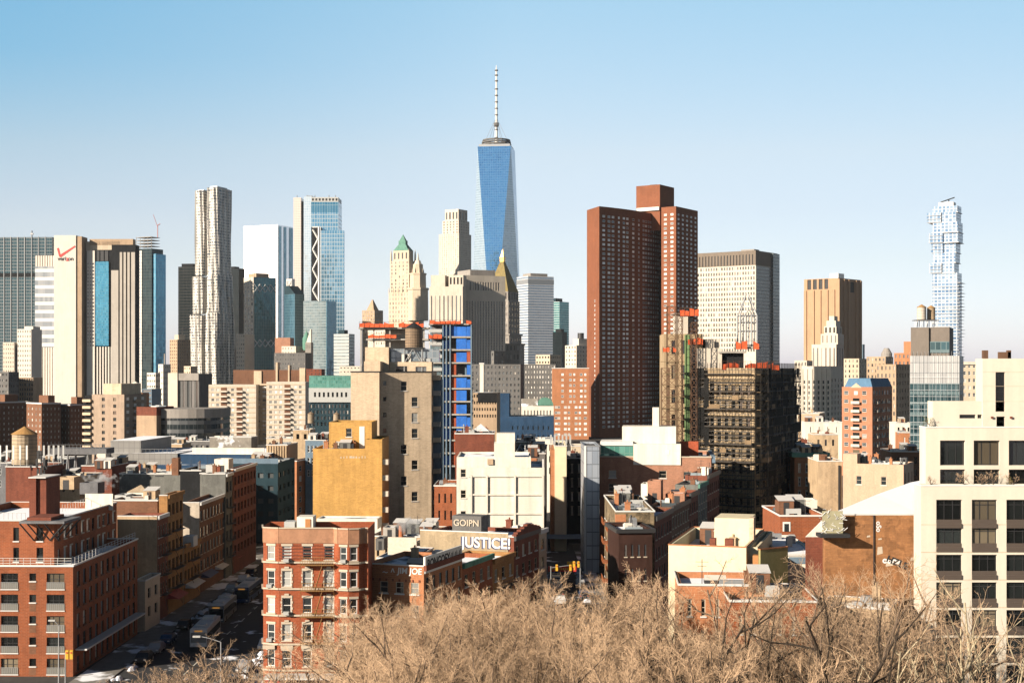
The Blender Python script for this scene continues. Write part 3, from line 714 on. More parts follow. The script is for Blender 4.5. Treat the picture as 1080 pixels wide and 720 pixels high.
def phone():
    Y = 1410.0; th = 2
    B = Bld('office_tower', 'broad white tower with a red tick logo on its blank slab, at left', 'tower', 35, 142, 146, 252, Y, th, D=18)
    W, D, H = B.W, B.D, B.H; f = -D/2
    wp = M['white_panel']; L = B.lx
    ribs = wallmat('ribbed_panel_gap', (0.42, 0.28, 0.2), .1, .05, .1)
    floors = g('grey_floor_glass', (0.24, 0.27, 0.30), (0.40, 0.41, 0.42), (0.80, 0.77, 0.73), 2.4, 8.2, 0.0, 0.40, metal=.2, rough=.3, jit=.01)
    # left wing
    x0, x1 = -W/2, L(58.5); z1 = B.lz(269)
    B.block(ribs, x0, x1, f + 6, D/2, 0, z1, {}, name='wall')
    mb = MB()
    for k in range(9):
        u = x0 + (x1 - x0) * (k + .5) / 9; w = (x1 - x0) / 9 * .36
        mb.box(u - w, u + w, f + 5.2, f + 5.99, 0, B.lz(366)); mb.box(u - w, u + w, f + 5.2, f + 5.99, B.lz(280.5), z1)
    mb.build('rib', wp, B.root)
    MB().box(x0, x1, f + 5.0, f + 5.99, B.lz(366), B.lz(280.5)).build('window_bands', floors, B.root)
    # logo slab
    a, b = L(58.5), L(81.5); zt = B.lz(248.5)
    B.boxp('logo_slab', wp, a, b, f - 4, f + 15, 0, zt)
    B.boxp('slab_flank', M['tanconc'], b + .01, b + 5.5, f - 3, f + 14, 0, zt - 1)
    # window column, blue glass, ribbed bays
    c0, c1 = L(90), L(98.5)
    B.block(wp, c0, c1, f + 4, D/2, 0, B.lz(264), {'f': grid(c1 - c0, B.lz(366), B.lz(276), 3, 24, .55, .5, 'far')}, name='wall')
    B.block(M['black_wall'], c1, L(124), f + 6, D/2, 0, B.lz(263), {}, name='dark_bay')
    bl = g('bright_blue_glass', (0.03, 0.22, 0.36), (0.10, 0.38, 0.55), (0.05, 0.18, 0.27), 1.6, 2.6, .1, .14, metal=.5, rough=.1, jit=.07)
    B.boxp('blue_glass_panel', bl, L(98.7), L(113), f + 4.6, f + 5.99, B.lz(364.5), B.lz(275.5))
    dk = MB()
    for k in range(3): dk.box(L(99.5 + 4.6 * k), L(103 + 4.6 * k), f + 5.3, f + 5.97, B.lz(275), B.lz(264))
    dk.build('louvres', M['iron'], B.root)
    mb = MB()
    for px in (100, 103, 106, 109, 112, 115): mb.box(L(px), L(px + 1.5), f + 5.2, f + 5.98, 0, B.lz(365.5))
    mb.build('rib', wp, B.root)
    d0, d1 = L(117), W/2
    B.block(M['black_wall'], d0, d1, f + 2.2, D/2 - 2, 0, B.lz(258), {}, name='wall')
    mb = MB()
    for px0, px1 in ((117, 124.5), (126, 128.5), (130, 132.5), (134, 136.5), (138, 142)): mb.box(L(px0), L(px1) if px1 < 142 else W/2, f + .8, f + 2.19, 0, B.lz(285 if px0 < 118 else 266))
    mb.build('pilaster', wallmat('putty_panel', (.50, .455, .40), .1, .05, .1), B.root)
    B.boxp('roof_house', M['tanconc'], L(92), L(138), f + 7, D/2 - 2, B.lz(258), B.lz(251.5))
    B.boxp('roof_house', M['cream'], L(88), L(124), f + 7, D/2 - 2.5, B.lz(264), B.lz(254))
    # logo: tick and lettering
    yy = f - 4.05
    tk = MB(); red = M['red']
    P = lambda px, py, d=0: (L(px, yy), yy - d, B.lz(py, 0, yy))
    def bar(p, q, w):
        for d0_, d1_ in ((0, .25),):
            pa, pb = P(*p), P(*q)
            tk.poly([(pa[0], yy - .25, pa[2] - w), (pb[0], yy - .25, pb[2] - w * .6), (pb[0], yy - .25, pb[2] + w * .6), (pa[0], yy - .25, pa[2] + w)])
    tk.poly([P(60.0, 261.8, .2), P(62.0, 261.2, .2), P(64.2, 270.8, .2), P(62.4, 270.6, .2)])
    tk.poly([P(62.4, 270.6, .2), P(63.6, 268.4, .2), P(79.0, 258.9, .2), P(79.6, 260.3, .2), P(64.0, 271.4, .2)])
    tk.build('tick_logo', red, B.root)
    text('lettering', 'veri on', 5.6, M['black'], B.root, (L(69.3, yy), yy - .1, B.lz(273.2)), (rad(90), 0, 0), .1, bold=.12); text('lettering', 'z', 6.4, M['red'], B.root, (L(71.2, yy), yy - .12, B.lz(273.4)), (rad(90), 0, 0), .1, bold=.14)
    B.finish()
phone()
B = tower('dark glass tower with a pale corner bay, crane on its roof, beside the logo tower', 139, 160, 172, 262, 1620, 26,
          g('dark_stripe_glass', (0.008, 0.024, 0.032), (0.018, 0.045, 0.055), (0.03, 0.045, 0.05), 2.2, 3.6, .16, .12, metal=.3, spec=.2))
B.boxp('pale_corner_bay', g('pale_bay', (0.36, 0.40, 0.42), (0.52, 0.52, 0.50), (0.62, 0.58, 0.52), 3, 3.6, .1, .3, metal=.2), B.lx(142), B.lx(150), -B.D/2 - .8, -B.D/2 - .01, 0, B.H - 2)
B.boxp('blue_glass_wing', g('mid_blue_glass', (0.05, 0.24, 0.40), (0.10, 0.34, 0.50), (0.06, 0.16, 0.24), 2.4, 3.6, .2, .12, metal=.5), B.W/2 + .01, B.W/2 + 4, -B.D/2 + 2, B.D/2, 0, B.H - 6)
mb = MB()
for k in range(4): mb.box(B.lx(143), B.W/2 - 2, -B.D/2 + 1, B.D/3, B.H + 3.4 * k + 3, B.H + 3.4 * k + 3.5); 
for px in (143, 147, 151, 155, 159): mb.tube((B.lx(px), -B.D/2 + 1.5, B.H), (B.lx(px), -B.D/2 + 1.5, B.H + 14), .35)
mb.build('unfinished_floors', M['concrete'], B.root)
c = thing('tower_crane', 'thin red luffing crane on the dark tower right of the logo tower', 'crane', B.o + Vector((B.lx(158), 0, B.H + 13)), 0)
pk = plain('faded_red', (.55, .2, .17), .6); MB().tube((0, 0, 0), (0, 0, 15), .45).build('mast', pk, c); MB().tube((0, 0, 13), (-5, 0, 27), .28).tube((0, 0, 15), (3, 0, 16.5), .5).build('jib', pk, c)
# rippling steel tower
def ripple():
    Y = 1790.0; r = thing('skyscraper', 'tall rippling pale steel tower in two lobes with a dark cleft', 'skyscraper', (X(226, Y), Y, 0), rad(-20))
    k = Y / F
    st = g('rippled_steel', (0.05, 0.075, 0.11), (0.16, 0.18, 0.2), (0.72, 0.67, 0.59), 2.9, 3.6, 0.45, 0.36, metal=.5, mrough=.38, jit=.03)
    def lobe(x0, x1, y0, y1, z0, z1, nm):
        mb = MB(); nu = 24; nz = 44
        def disp(u, z): return 1.1 * math.sin(u * .55 + 1.7 * math.sin(z * .021)) * (1 + .4 * math.sin(z * .05 + u)) + .6 * math.sin(u * 1.3 + z * .03)
        rows = []
        for j in range(nz + 1):
            z = z0 + (z1 - z0) * j / nz; row = []
            for i in range(nu + 1): u = x0 + (x1 - x0) * i / nu; row.append((u, y0 + disp(u, z), z))
            for i in range(1, nu + 1): v = y0 + (y1 - y0) * i / nu; row.append((x1 + disp(v + 9, z), v, z))
            row = [(x0 + disp(v_, z) * .6, v_, z) for v_ in [y1 - (y1 - y0) * q / 8 for q in range(8)]] + row + [(x0, y1, z)]
            rows.append(row)
        n = len(rows[0])
        for j in range(nz):
            for i in range(n - 1): mb.poly([rows[j][i], rows[j][i + 1], rows[j + 1][i + 1], rows[j + 1][i]])
        mb.poly(rows[-1])
        mb.build(nm, st, r)
    x = lambda px: (px - 227) * k
    for lv, z0, z1, e in (('facade', Z(291, Y), Z(200, Y), 0), ('lower_facade', Z(331, Y), Z(290.5, Y), 3.0), ('base_facade', 0, Z(330.5, Y), 6.0)):
        lobe(-20.0 - e, -8.0, -13 - e * .5, 1, z0, z1 - 2, lv); lobe(2.2, 16.2 + e * .4, -20 - e * .6, 15, z0, z1, lv)
    MB().box(-9, 6, 3, 14, 0, Z(204, Y)).build('cleft_wall', M['greydark'], r)
    MB().box(-18, -10, -9, 0, Z(201, Y) - 4, Z(200.6, Y)).box(4, 14, -16, 8, Z(199, Y) - 3, Z(198.4, Y)).build('roof_house', M['steel'], r)
ripple()
tower('black office tower with thin floor lines, half hidden behind the rippling tower', 188, 206, 212, 281, 2050, 10, g('black_floors', (0.014, 0.02, 0.022), (0.018, 0.024, 0.026), (0.05, 0.048, 0.044), 5.5, 4.2, .04, .18, metal=.1, spec=.12)).boxp('roof_house', M['black_wall'], -9, 9, -8, 8, Z(281, 2050), Z(280, 2050) + 3)
tower('narrow black tower between the rippling tower and the pale mirror tower', 236, 252, 258, 283, 2000, 30, g('black_glass', (0.008, 0.014, 0.017), (0.014, 0.022, 0.026), (0.012, 0.016, 0.018), 2, 4, .1, .1, metal=.1, spec=.12)).boxp('roof_house', M['black_wall'], -5, 5, -5, 5, Z(283, 2000), Z(283, 2000) + 3)
B = tower('pale mirrored glass tower almost the colour of the sky, with a striped side', 257, 293, 309, 237, 2350, 24,
          g('sky_mirror', (0.70, 0.68, 0.70), (0.74, 0.72, 0.73), (0.5, 0.5, 0.51), 6, 5, .03, .03, metal=.92, rough=.25, jit=.004))
sd = MB()
for v0, v1 in ((.02, .22), (.38, .55), (.74, .98)): sd.box(B.W/2 + .01, B.W/2 + .5, -B.D/2 + v0 * B.D, -B.D/2 + v1 * B.D, 0, B.H - 2)
sd.build('side_glass_strips', g('side_teal', (0.10, 0.24, 0.33), (0.2, 0.36, 0.44), (0.08, 0.2, 0.28), 3, 4, .1, .1, metal=.5), B.root)
# tower with x-truss bands
def xtruss():
    Y = 1700.0
    B = tower('teal glass tower with a white lattice band near its top and a cream punched-window flank', 258, 268, 291, 292, Y, 50, g('teal_ribs', (0.035, 0.13, 0.17), (0.06, 0.2, 0.24), (0.09, 0.16, 0.18), 2.4, 3.8, .22, .08, metal=.45))
    B.block(M['cream2'], -B.W/2 - .6, B.W/2 - .02, -B.D/2 - .8, -B.D/2 - .02, 0, B.H, {'f': grid(B.W + .6, B.lz(395), B.H - 4, 3, 22, .5, .6, 'far')}, name='flank_wall')
    for py0, py1 in ((300, 308), (358, 366)):
        mb = MB(); n = 4; x = B.W/2 + .5
        z0, z1 = B.lz(py1), B.lz(py0)
        for k in range(n):
            v0 = -B.D/2 + B.D * k / n; v1 = v0 + B.D / n
            mb.tube((x, v0, z0), (x, v1, z1), .6, None, 4); mb.tube((x, v0, z1), (x, v1, z0), .6, None, 4)
        mb.build('lattice_band', M['white_paint'], B.root)
    B.boxp('roof_house', M['tanconc'], -B.W/2, B.W/3, -B.D/3, B.D/4, B.H, B.H + 5); B.finish()
xtruss()
def threetower():
    Y = 2300.0
    B = Bld('skyscraper', 'blue glass skyscraper with white zigzag bracing up its middle', 'skyscraper', 328, 357, 357, 208, Y, 0, D=45)
    L = B.lx; f = -B.D/2
    bl = g('sky_blue_glass', (0.10, 0.28, 0.42), (0.22, 0.40, 0.53), (0.40, 0.47, 0.52), 4.2, 6.5, .16, .16, metal=.7, rough=.12, jit=.03)
    bt = g('deep_blue_glass', (0.04, 0.18, 0.29), (0.09, 0.25, 0.36), (0.28, 0.38, 0.44), 4.2, 14, .10, .05, metal=.6)
    B.block(bl, z1=B.lz(224), name='facade'); B.block(bt, z0=B.lz(224), z1=B.lz(213), name='crown_glass')
    B.block(M['hvac'], -B.W/2 + .5, B.W/2 - .5, f + .5, B.D/2, B.lz(213), B.H, {'f': grid(B.W - 1, B.lz(213), B.H, 8, 1, .6, .5, 'vent')}, name='roof_screen')
    B.block(bl, L(339), L(363.5), f - 10, f - .02, 0, Z(243, Y - 10), name='lower_facade')
    wg = g('white_core_glass', (0.50, 0.60, 0.68), (0.62, 0.70, 0.76), (0.6, 0.66, 0.7), 3, 4, .1, .1, metal=.5)
    B.block(wg, L(320), L(328.5), f + 3, B.D/2, 0, B.lz(207), name='pale_bay')
    B.block(M['black_wall'], L(317), L(320), f + 8, B.D/2, 0, B.lz(212), name='hoist_bay')
    B.block(g('pinkish_core', (0.62, 0.56, 0.52), (0.7, 0.62, 0.56), (0.75, 0.66, 0.58), 3, 4, .2, .3, metal=.1), L(309), L(317), f + 5, B.D/2, 0, B.lz(208), name='core_wall')
    B.block(M['black_wall'], L(329), L(336), f - 8, f - .03, 0, B.lz(240), name='brace_backing')
    tr = MB(); yb = f - 8.6
    w = lambda px, py: (L(px, yb), yb, B.lz(py, 0, yb))
    pts = [(330, 242), (335.5, 252), (330, 263), (335.5, 273), (330, 284), (335.5, 295), (330, 306), (335.5, 316)]
    for a, b in zip(pts, pts[1:]): tr.tube(w(*a), w(*b), 1.5)
    tr.tube(w(336.5, 239.5), w(336.5, 380), 1.8); tr.tube(w(329.5, 240), w(336.5, 239.5), 1.2)
    tr.build('zigzag_bracing', M['white_paint'], B.root)
    B.boxp('white_edge_bay', M['white_paint'], L(336.8, f - 8), L(339), f - 9, f - .04, 0, B.lz(240))
    mt = MB()
    for px in (311, 322, 330, 345, 352): mt.tube((L(px), 0, B.H - 3), (L(px), 0, B.H + 6), .7)
    mt.box(L(321), L(328), -4, 4, B.lz(207), B.lz(205)); mt.build('roof_equipment', M['steel'], B.root)
    B.finish()
threetower()
B = tower('teal glass office tower standing before the zigzag-braced skyscraper', 320, 344, 354, 317, 1800, 22, g('teal_grid', (0.07, 0.13, 0.16), (0.16, 0.22, 0.25), (0.13, 0.19, 0.21), 2.6, 3.6, .12, .3, metal=.35))
B.boxp('blue_side_bay', g('blue_bay', (0.03, 0.15, 0.23), (0.05, 0.2, 0.3), (0.03, 0.1, 0.15), 2.4, 3.6, .1, .1, metal=.5), B.W/2 + .01, B.W/2 + 1, -B.D/2, B.D/2, 0, B.H - .5)
B = tower('dark blue glass tower with sloping top beside the lattice-band tower', 300, 311, 321, 310, 2000, 38, g('navy_ribs', (0.02, 0.09, 0.14), (0.04, 0.14, 0.2), (0.08, 0.16, 0.21), 2.4, 4, .2, .08, metal=.5))
a, b = B.W/2, B.D/2
MB().prism([(-a, -b), (a, -b), (a, b), (-a, b)], B.H, B.H + 12, 0, [(-a, -b), (-a*.2, -b), (-a*.2, b), (-a, b)]).build('sloping_roof', M['teal_wall'], B.root)
B = tower('short pale tower showing a white zigzag brace, left of the braced skyscraper', 302, 308, 311, 294, 2200, 30, g('pinkish_core', (0.62, 0.56, 0.52), (0.7, 0.62, 0.56), (0.75, 0.66, 0.58), 3, 4, .2, .3, metal=.1))
mb = MB(); y = -B.D/2 - .6
for p, q in (((303, 305), (307.5, 296)), ((303.3, 296), (303.3, 306)), ((307.8, 296), (307.8, 306)), ((303, 296), (308, 296))): mb.tube((B.lx(p[0]), y, B.lz(p[1])), (B.lx(q[0]), y, B.lz(q[1])), 1.0)
mb.build('zigzag_bracing', M['white_paint'], B.root)
B = tower('small grey banded office block at the right foot of the braced skyscraper', 352, 368, 374, 352, 1750, 20, g('grey_bands', (0.16, 0.22, 0.25), (0.24, 0.3, 0.32), (0.46, 0.46, 0.44), 6, 4, .02, .5, metal=.2))
B.boxp('roof_house', M['teal_wall'], -B.W*.3, B.W*.1, -4, 6, B.H, B.H + 5)
# ---- right group
def javits():
    B = Bld('office_tower', 'wide pale office tower of dense small windows behind the scaffolded building', 'tower', 735, 797, 820, 264, 1780, 36)
    W, D, H = B.W, B.D, B.H; zm = B.lz(281)
    B.block(M['cream2'], z1=zm, ops={'f': grid(W, B.lz(372), zm, 22, 17, .56, .6, 'far', .5)}, name='wall')
    mech = wallmat('louvre_screen', (0.20, 0.16, 0.125), .1, .1, .1)
    B.block(mech, z0=zm, z1=H, ops={'f': grid(W, zm, H - 4, 18, 1, .35, .9, 'vent', 2)}, name='mechanical_screen')
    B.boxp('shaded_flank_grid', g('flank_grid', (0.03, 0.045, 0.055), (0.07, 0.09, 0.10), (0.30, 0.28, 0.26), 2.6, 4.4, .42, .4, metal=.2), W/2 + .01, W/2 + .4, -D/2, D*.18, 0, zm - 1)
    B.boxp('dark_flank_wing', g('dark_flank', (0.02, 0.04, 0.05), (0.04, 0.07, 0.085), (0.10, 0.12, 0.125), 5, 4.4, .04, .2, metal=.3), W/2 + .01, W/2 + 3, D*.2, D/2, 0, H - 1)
    B.boxp('roof_house', M['greystone'], B.lx(772), B.lx(786), -6, 8, H, H + 4); B.boxp('roof_house', M['greystone'], B.lx(750), B.lx(756), -6, 8, H, H + 2)
    B.finish()
javits()
def longlines():
    B = Bld('windowless_tower', 'windowless brown concrete tower with square vents at its top', 'tower', 848, 884, 908, 293, 1450, 42)
    W, D, H = B.W, B.D, B.H
    conc = wallmat('flame_granite', (0.46, 0.29, 0.175), .08, .05, .12)
    B.block(conc, ops={'f': [(B.lx(p) + W/2, B.lx(p + 4) + W/2, B.lz(305), B.lz(294.5), 'vent') for p in (851.5, 857.5, 863.5, 869.5)], 'r': [(D*.45, D*.72, B.lz(308), B.lz(297), 'vent')]}, rec=1.2)
    mb = MB()
    for px in (848.4, 856.4, 863.5, 871, 878): mb.box(B.lx(px), B.lx(px) + 3.0, -D/2 - 1.2, -D/2 - .01, 0, B.lz(306))
    for t in (.0, .22, .42, .75, .94): mb.box(W/2 + .01, W/2 + 1.5, -D/2 + t * D, -D/2 + t * D + 2.6, 0, H - 1)
    mb.build('vertical_shafts', conc, B.root)
    B.boxp('roof_house', M['white_paint'], B.lx(866), B.lx(875), -6, 6, H, H + 6); B.finish()
longlines()
def stacked():
    Y = 1770.0; r = thing('skyscraper', 'slim white glass tower of jutting stacked floors at right', 'skyscraper', (X(999, Y), Y, 0), rad(30)*-1)
    k = Y / F; gl = g('pale_sky_glass', (0.08, 0.17, 0.30), (0.26, 0.36, 0.46), (0.42, 0.46, 0.52), 4.6, 4.15, .26, .2, metal=.5, rough=.12, jit=.05)
    gb = g('bluer_glass', (0.05, 0.13, 0.26), (0.18, 0.29, 0.42), (0.38, 0.43, 0.5), 4.6, 4.15, .2, .18, metal=.55, rough=.12, jit=.05)
    rnd = random.Random(3); z = 0.0; zt = Z(216, Y); fl = 4.15; n = int(zt / fl); hw = 15.0; hd = 12.5
    body = MB(); slabs = MB(); pods = MB()
    for i in range(n):
        zz = i * fl; top = i / n
        if top < .62:
            ox = rnd.choice((0, 0, .4, -.4)); body.box(-hw, hw, -hd, hd, zz, zz + fl, i % 2)
            e = 1.0 + 1.4 * rnd.random()
            slabs.box(-hw - e * rnd.random(), hw + e * 1.6, -hd - e * rnd.random(), hd + e, zz - .22, zz + .22)
        else:
            j = (i // 3)
            rr = random.Random(j * 5 + 1); ox, oy = rr.uniform(-2.4, 2.2), rr.uniform(-2.2, 2.2); sx = rr.choice((0.9, 1.0, 1.08)); sy = rr.choice((.92, 1.02, 1.1))
            pods.box(-hw * sx + ox, hw * sx + ox, -hd * sy + oy, hd * sy + oy, zz + .02, zz + fl, rr.choice((0, 0, 1)))
            if i % 3 == 0: slabs.box(-hw * sx + ox - 1, hw * sx + ox + 1, -hd * sy + oy - 1, hd * sy + oy + 1, zz - .4, zz + .35)
            if rr.random() < .6: pods.box(-hw * sx + ox - 2.6, -hw * sx * .1 + ox, -hd * sy + oy - 2.2, hd * .1, zz + .3, zz + fl - .3, 0)
    body.build('facade', [gl, gb], r); pods.build('jutting_floors', [gl, gb], r); slabs.build('balcony_slabs', M['steel'], r)
    MB().box(-9, 9, -7, 7, n * fl, n * fl + 5).build('roof_house', M['white_paint'], r)
    MB().tube((-8, 0, n * fl + 6), (9, 0, n * fl + 11), .7).tube((2, 0, n * fl + 4), (2, 0, n * fl + 9), .6).build('roof_crane_arm', M['iron'], r)
stacked()
def deco():
    Y = 1180.0
    B = Bld('stone_tower', 'cream setback tower stepping up to a small lantern, before the windowless tower', 'tower', 856, 882, 890, 363, Y, 26)
    mt = M['cream2']; W, D = B.W, B.D; H = B.H
    B.block(mt, ops={'f': grid(W, B.lz(400), H, 6, 1, .3, .8), 'r': grid(D, B.lz(400), H, 3, 1, .3, .8)}, roof=M['gravel'])
    a, b = B.lx(865), B.lx(883); z1 = B.lz(352)
    B.block(mt, a, b, -D/2 + 2, D/2 - 3, H, z1, {'f': grid(b - a, H, z1, 4, 1, .25, .7)}, name='upper_wall')
    a, b = B.lx(868), B.lx(881); z2 = B.lz(344)
    B.block(mt, a, b, -D/2 + 3.5, D/2 - 4, z1, z2, {'f': grid(b - a, z1, z2, 3, 1, .45, .7, 'vent'), 'r': grid(D - 7.5, z1, z2, 2, 1, .4, .7, 'vent')}, name='belfry')
    a, b = B.lx(870), B.lx(880)
    B.boxp('lantern', mt, a, b, -D/2 + 5, D/2 - 6, z2, B.lz(338)); B.boxp('lantern_top', mt, a + 1.8, b - 1.8, -D/2 + 7, D/2 - 8, B.lz(338), B.lz(333)); B.finish()
    C = Bld('stone_block', 'broad cream building with ribbed front below the setback tower', 'building', 846, 876, 889, 386, 1050, 30)
    C.block(mt, ops={'f': grid(C.W, C.lz(445), C.lz(400), 6, 8, .35, .6) , 'r': grid(C.D, C.lz(445), C.lz(398), 4, 8, .35, .6)}, roof=M['gravel'])
    mb = MB()
    for k in range(7): u = -C.W/2 + C.W * k / 6; mb.box(u - .6, u + .6, -C.D/2 - .6, -C.D/2 - .01, 0, C.H - 2)
    mb.build('rib', mt, C.root); C.finish()
    stone('small cream block at the left shoulder of the setback tower', 838, 851, 857, 380, 1120, 20, mt, 4, 8, .35, .5, z0=Z(440, 1120), sides=3).finish()
    stone('cream block right of the setback tower with a stepped roof', 886, 906, 914, 378, 1250, 28, M['cream'], 5, 6, .35, .5, z0=Z(410, 1250), sides=3).finish()
    stone('narrow blue-grey slab peeping out right of the windowless tower', 905, 910, 912, 363, 2100, 28, M['bluegrey'], 2, 5, .5, .3, z0=Z(390, 2100)).finish()
    B = stone('tan building with a domed roof and flags, behind the cream blocks', 914, 934, 942, 376, 1300, 30, M['tanconc'], 5, 4, .4, .5, z0=Z(400, 1300), sides=3)
    MB().cyl(B.lx(931), 0, B.H, B.H + 3, 5).cyl(B.lx(931), 0, B.H + 3, B.H + 8, 5, 2.2).build('dome', M['greystone'], B.root); B.finish()
    B = stone('brown building with a ribbed dark flank, left of the glass building under scaffold', 924, 945, 962, 384, 900, 30, M['tanconc'], 5, 7, .35, .5, z0=Z(440, 900), sides=6); B.finish()
    B = stone('orange-brown brick tower with a square top, behind the glass building', 943, 968, 975, 372, 1150, 32, M['brick_orange'], 6, 8, .4, .5, z0=Z(430, 1150)); 
    B.boxp('tower_top', M['brick_orange'], B.lx(952), B.lx(966), -B.D/2 + 3, B.D/3, B.H, B.lz(360)); B.finish()
    B = stone('pale brick apartment block behind the cream building at right', 1010, 1045, 1050, 382, 620, 5, M['cream'], 7, 5, .5, .5, z0=Z(420, 620), kind='mid', D=14); B.band('cornice', M['cream2'], B.H - 1, B.H + .3, .7); B.finish()
deco()
# ------------------------------------------------------------------ middle distance (300 - 1150 m)
class Poly(Bld):
    """a building on a free plan outline given in world metres, counter-clockwise from the front left corner"""
    def __init__(s, name, label, cat, pts, H, group=None, base=0.0):
        cx = sum(p[0] for p in pts) / len(pts); cy = sum(p[1] for p in pts) / len(pts)
        s.o = Vector((cx, cy, base)); s.ex = Vector((1, 0, 0)); s.ey = Vector((0, 1, 0)); s.t = 0.0; s.base = base; s.H = H
        s.pts = [(p[0] - cx, p[1] - cy) for p in pts]
        xs = [p[0] for p in s.pts]; ys = [p[1] for p in s.pts]; s.W = max(xs) - min(xs); s.D = -2 * min(ys)
        s.root = thing(name, label, cat, s.o, 0.0, group); s.wins = []; s.roofs = []; BL.append(s); s.Y = min(p[1] for p in pts)
    def walls(s, mat, ops, z0=0.0, z1=None, name='wall', roof=None, par=0.0, pts=None):
        z1 = s.H if z1 is None else z1; mb = MB(); pts = pts or s.pts; n = len(pts)
        for k in range(n):
            a = Vector((*pts[k], 0)); b = Vector((*pts[(k + 1) % n], 0)); L = (b - a).length; du = (b - a) / L; nn = Vector((du.y, -du.x, 0)); rot = math.atan2(du.y, du.x)
            P = lambda u, z, d=0.0: (a.x + du.x * u - nn.x * d, a.y + du.y * u - nn.y * d, z)
            op = [q for q in (ops(k, L) or []) if q[0] > 0.02 and q[1] < L - 0.02 and q[2] >= z0 and q[3] < z1]
            us = sorted({0.0, L} | {round(q[i], 4) for q in op for i in (0, 1)}); zs = sorted({z0, z1} | {round(q[i], 4) for q in op for i in (2, 3)})
            for j in range(len(zs) - 1):
                zc = (zs[j] + zs[j + 1]) / 2; row = [q for q in op if q[2] < zc < q[3]]; st = None
                for i in range(len(us) - 1):
                    uc = (us[i] + us[i + 1]) / 2; hole = any(q[0] < uc < q[1] for q in row)
                    if not hole and st is None: st = us[i]
                    if st is not None and (hole or i == len(us) - 2):
                        e = us[i] if hole else us[i + 1]
                        mb.poly([P(st, zs[j]), P(e, zs[j]), P(e, zs[j + 1]), P(st, zs[j + 1])]); st = None
            for q in op:
                x0, x1, c, d, kind = q; r = KINDS[kind].get('depth', .2)
                mb.poly([P(x0, c), P(x0, c, r), P(x0, d, r), P(x0, d)]); mb.poly([P(x1, c), P(x1, d), P(x1, d, r), P(x1, c, r)])
                mb.poly([P(x0, d), P(x0, d, r), P(x1, d, r), P(x1, d)]); mb.poly([P(x0, c), P(x1, c), P(x1, c, r), P(x0, c, r)])
                s.wins.append((Vector(P((x0 + x1) / 2, (c + d) / 2, r)), rot, x1 - x0, d - c, kind, None))
        o = mb.build(name, mat, s.root)
        MB().poly([(*p, z1 - par) for p in pts]).build('roof', roof or M['tar'], s.root)
        return o

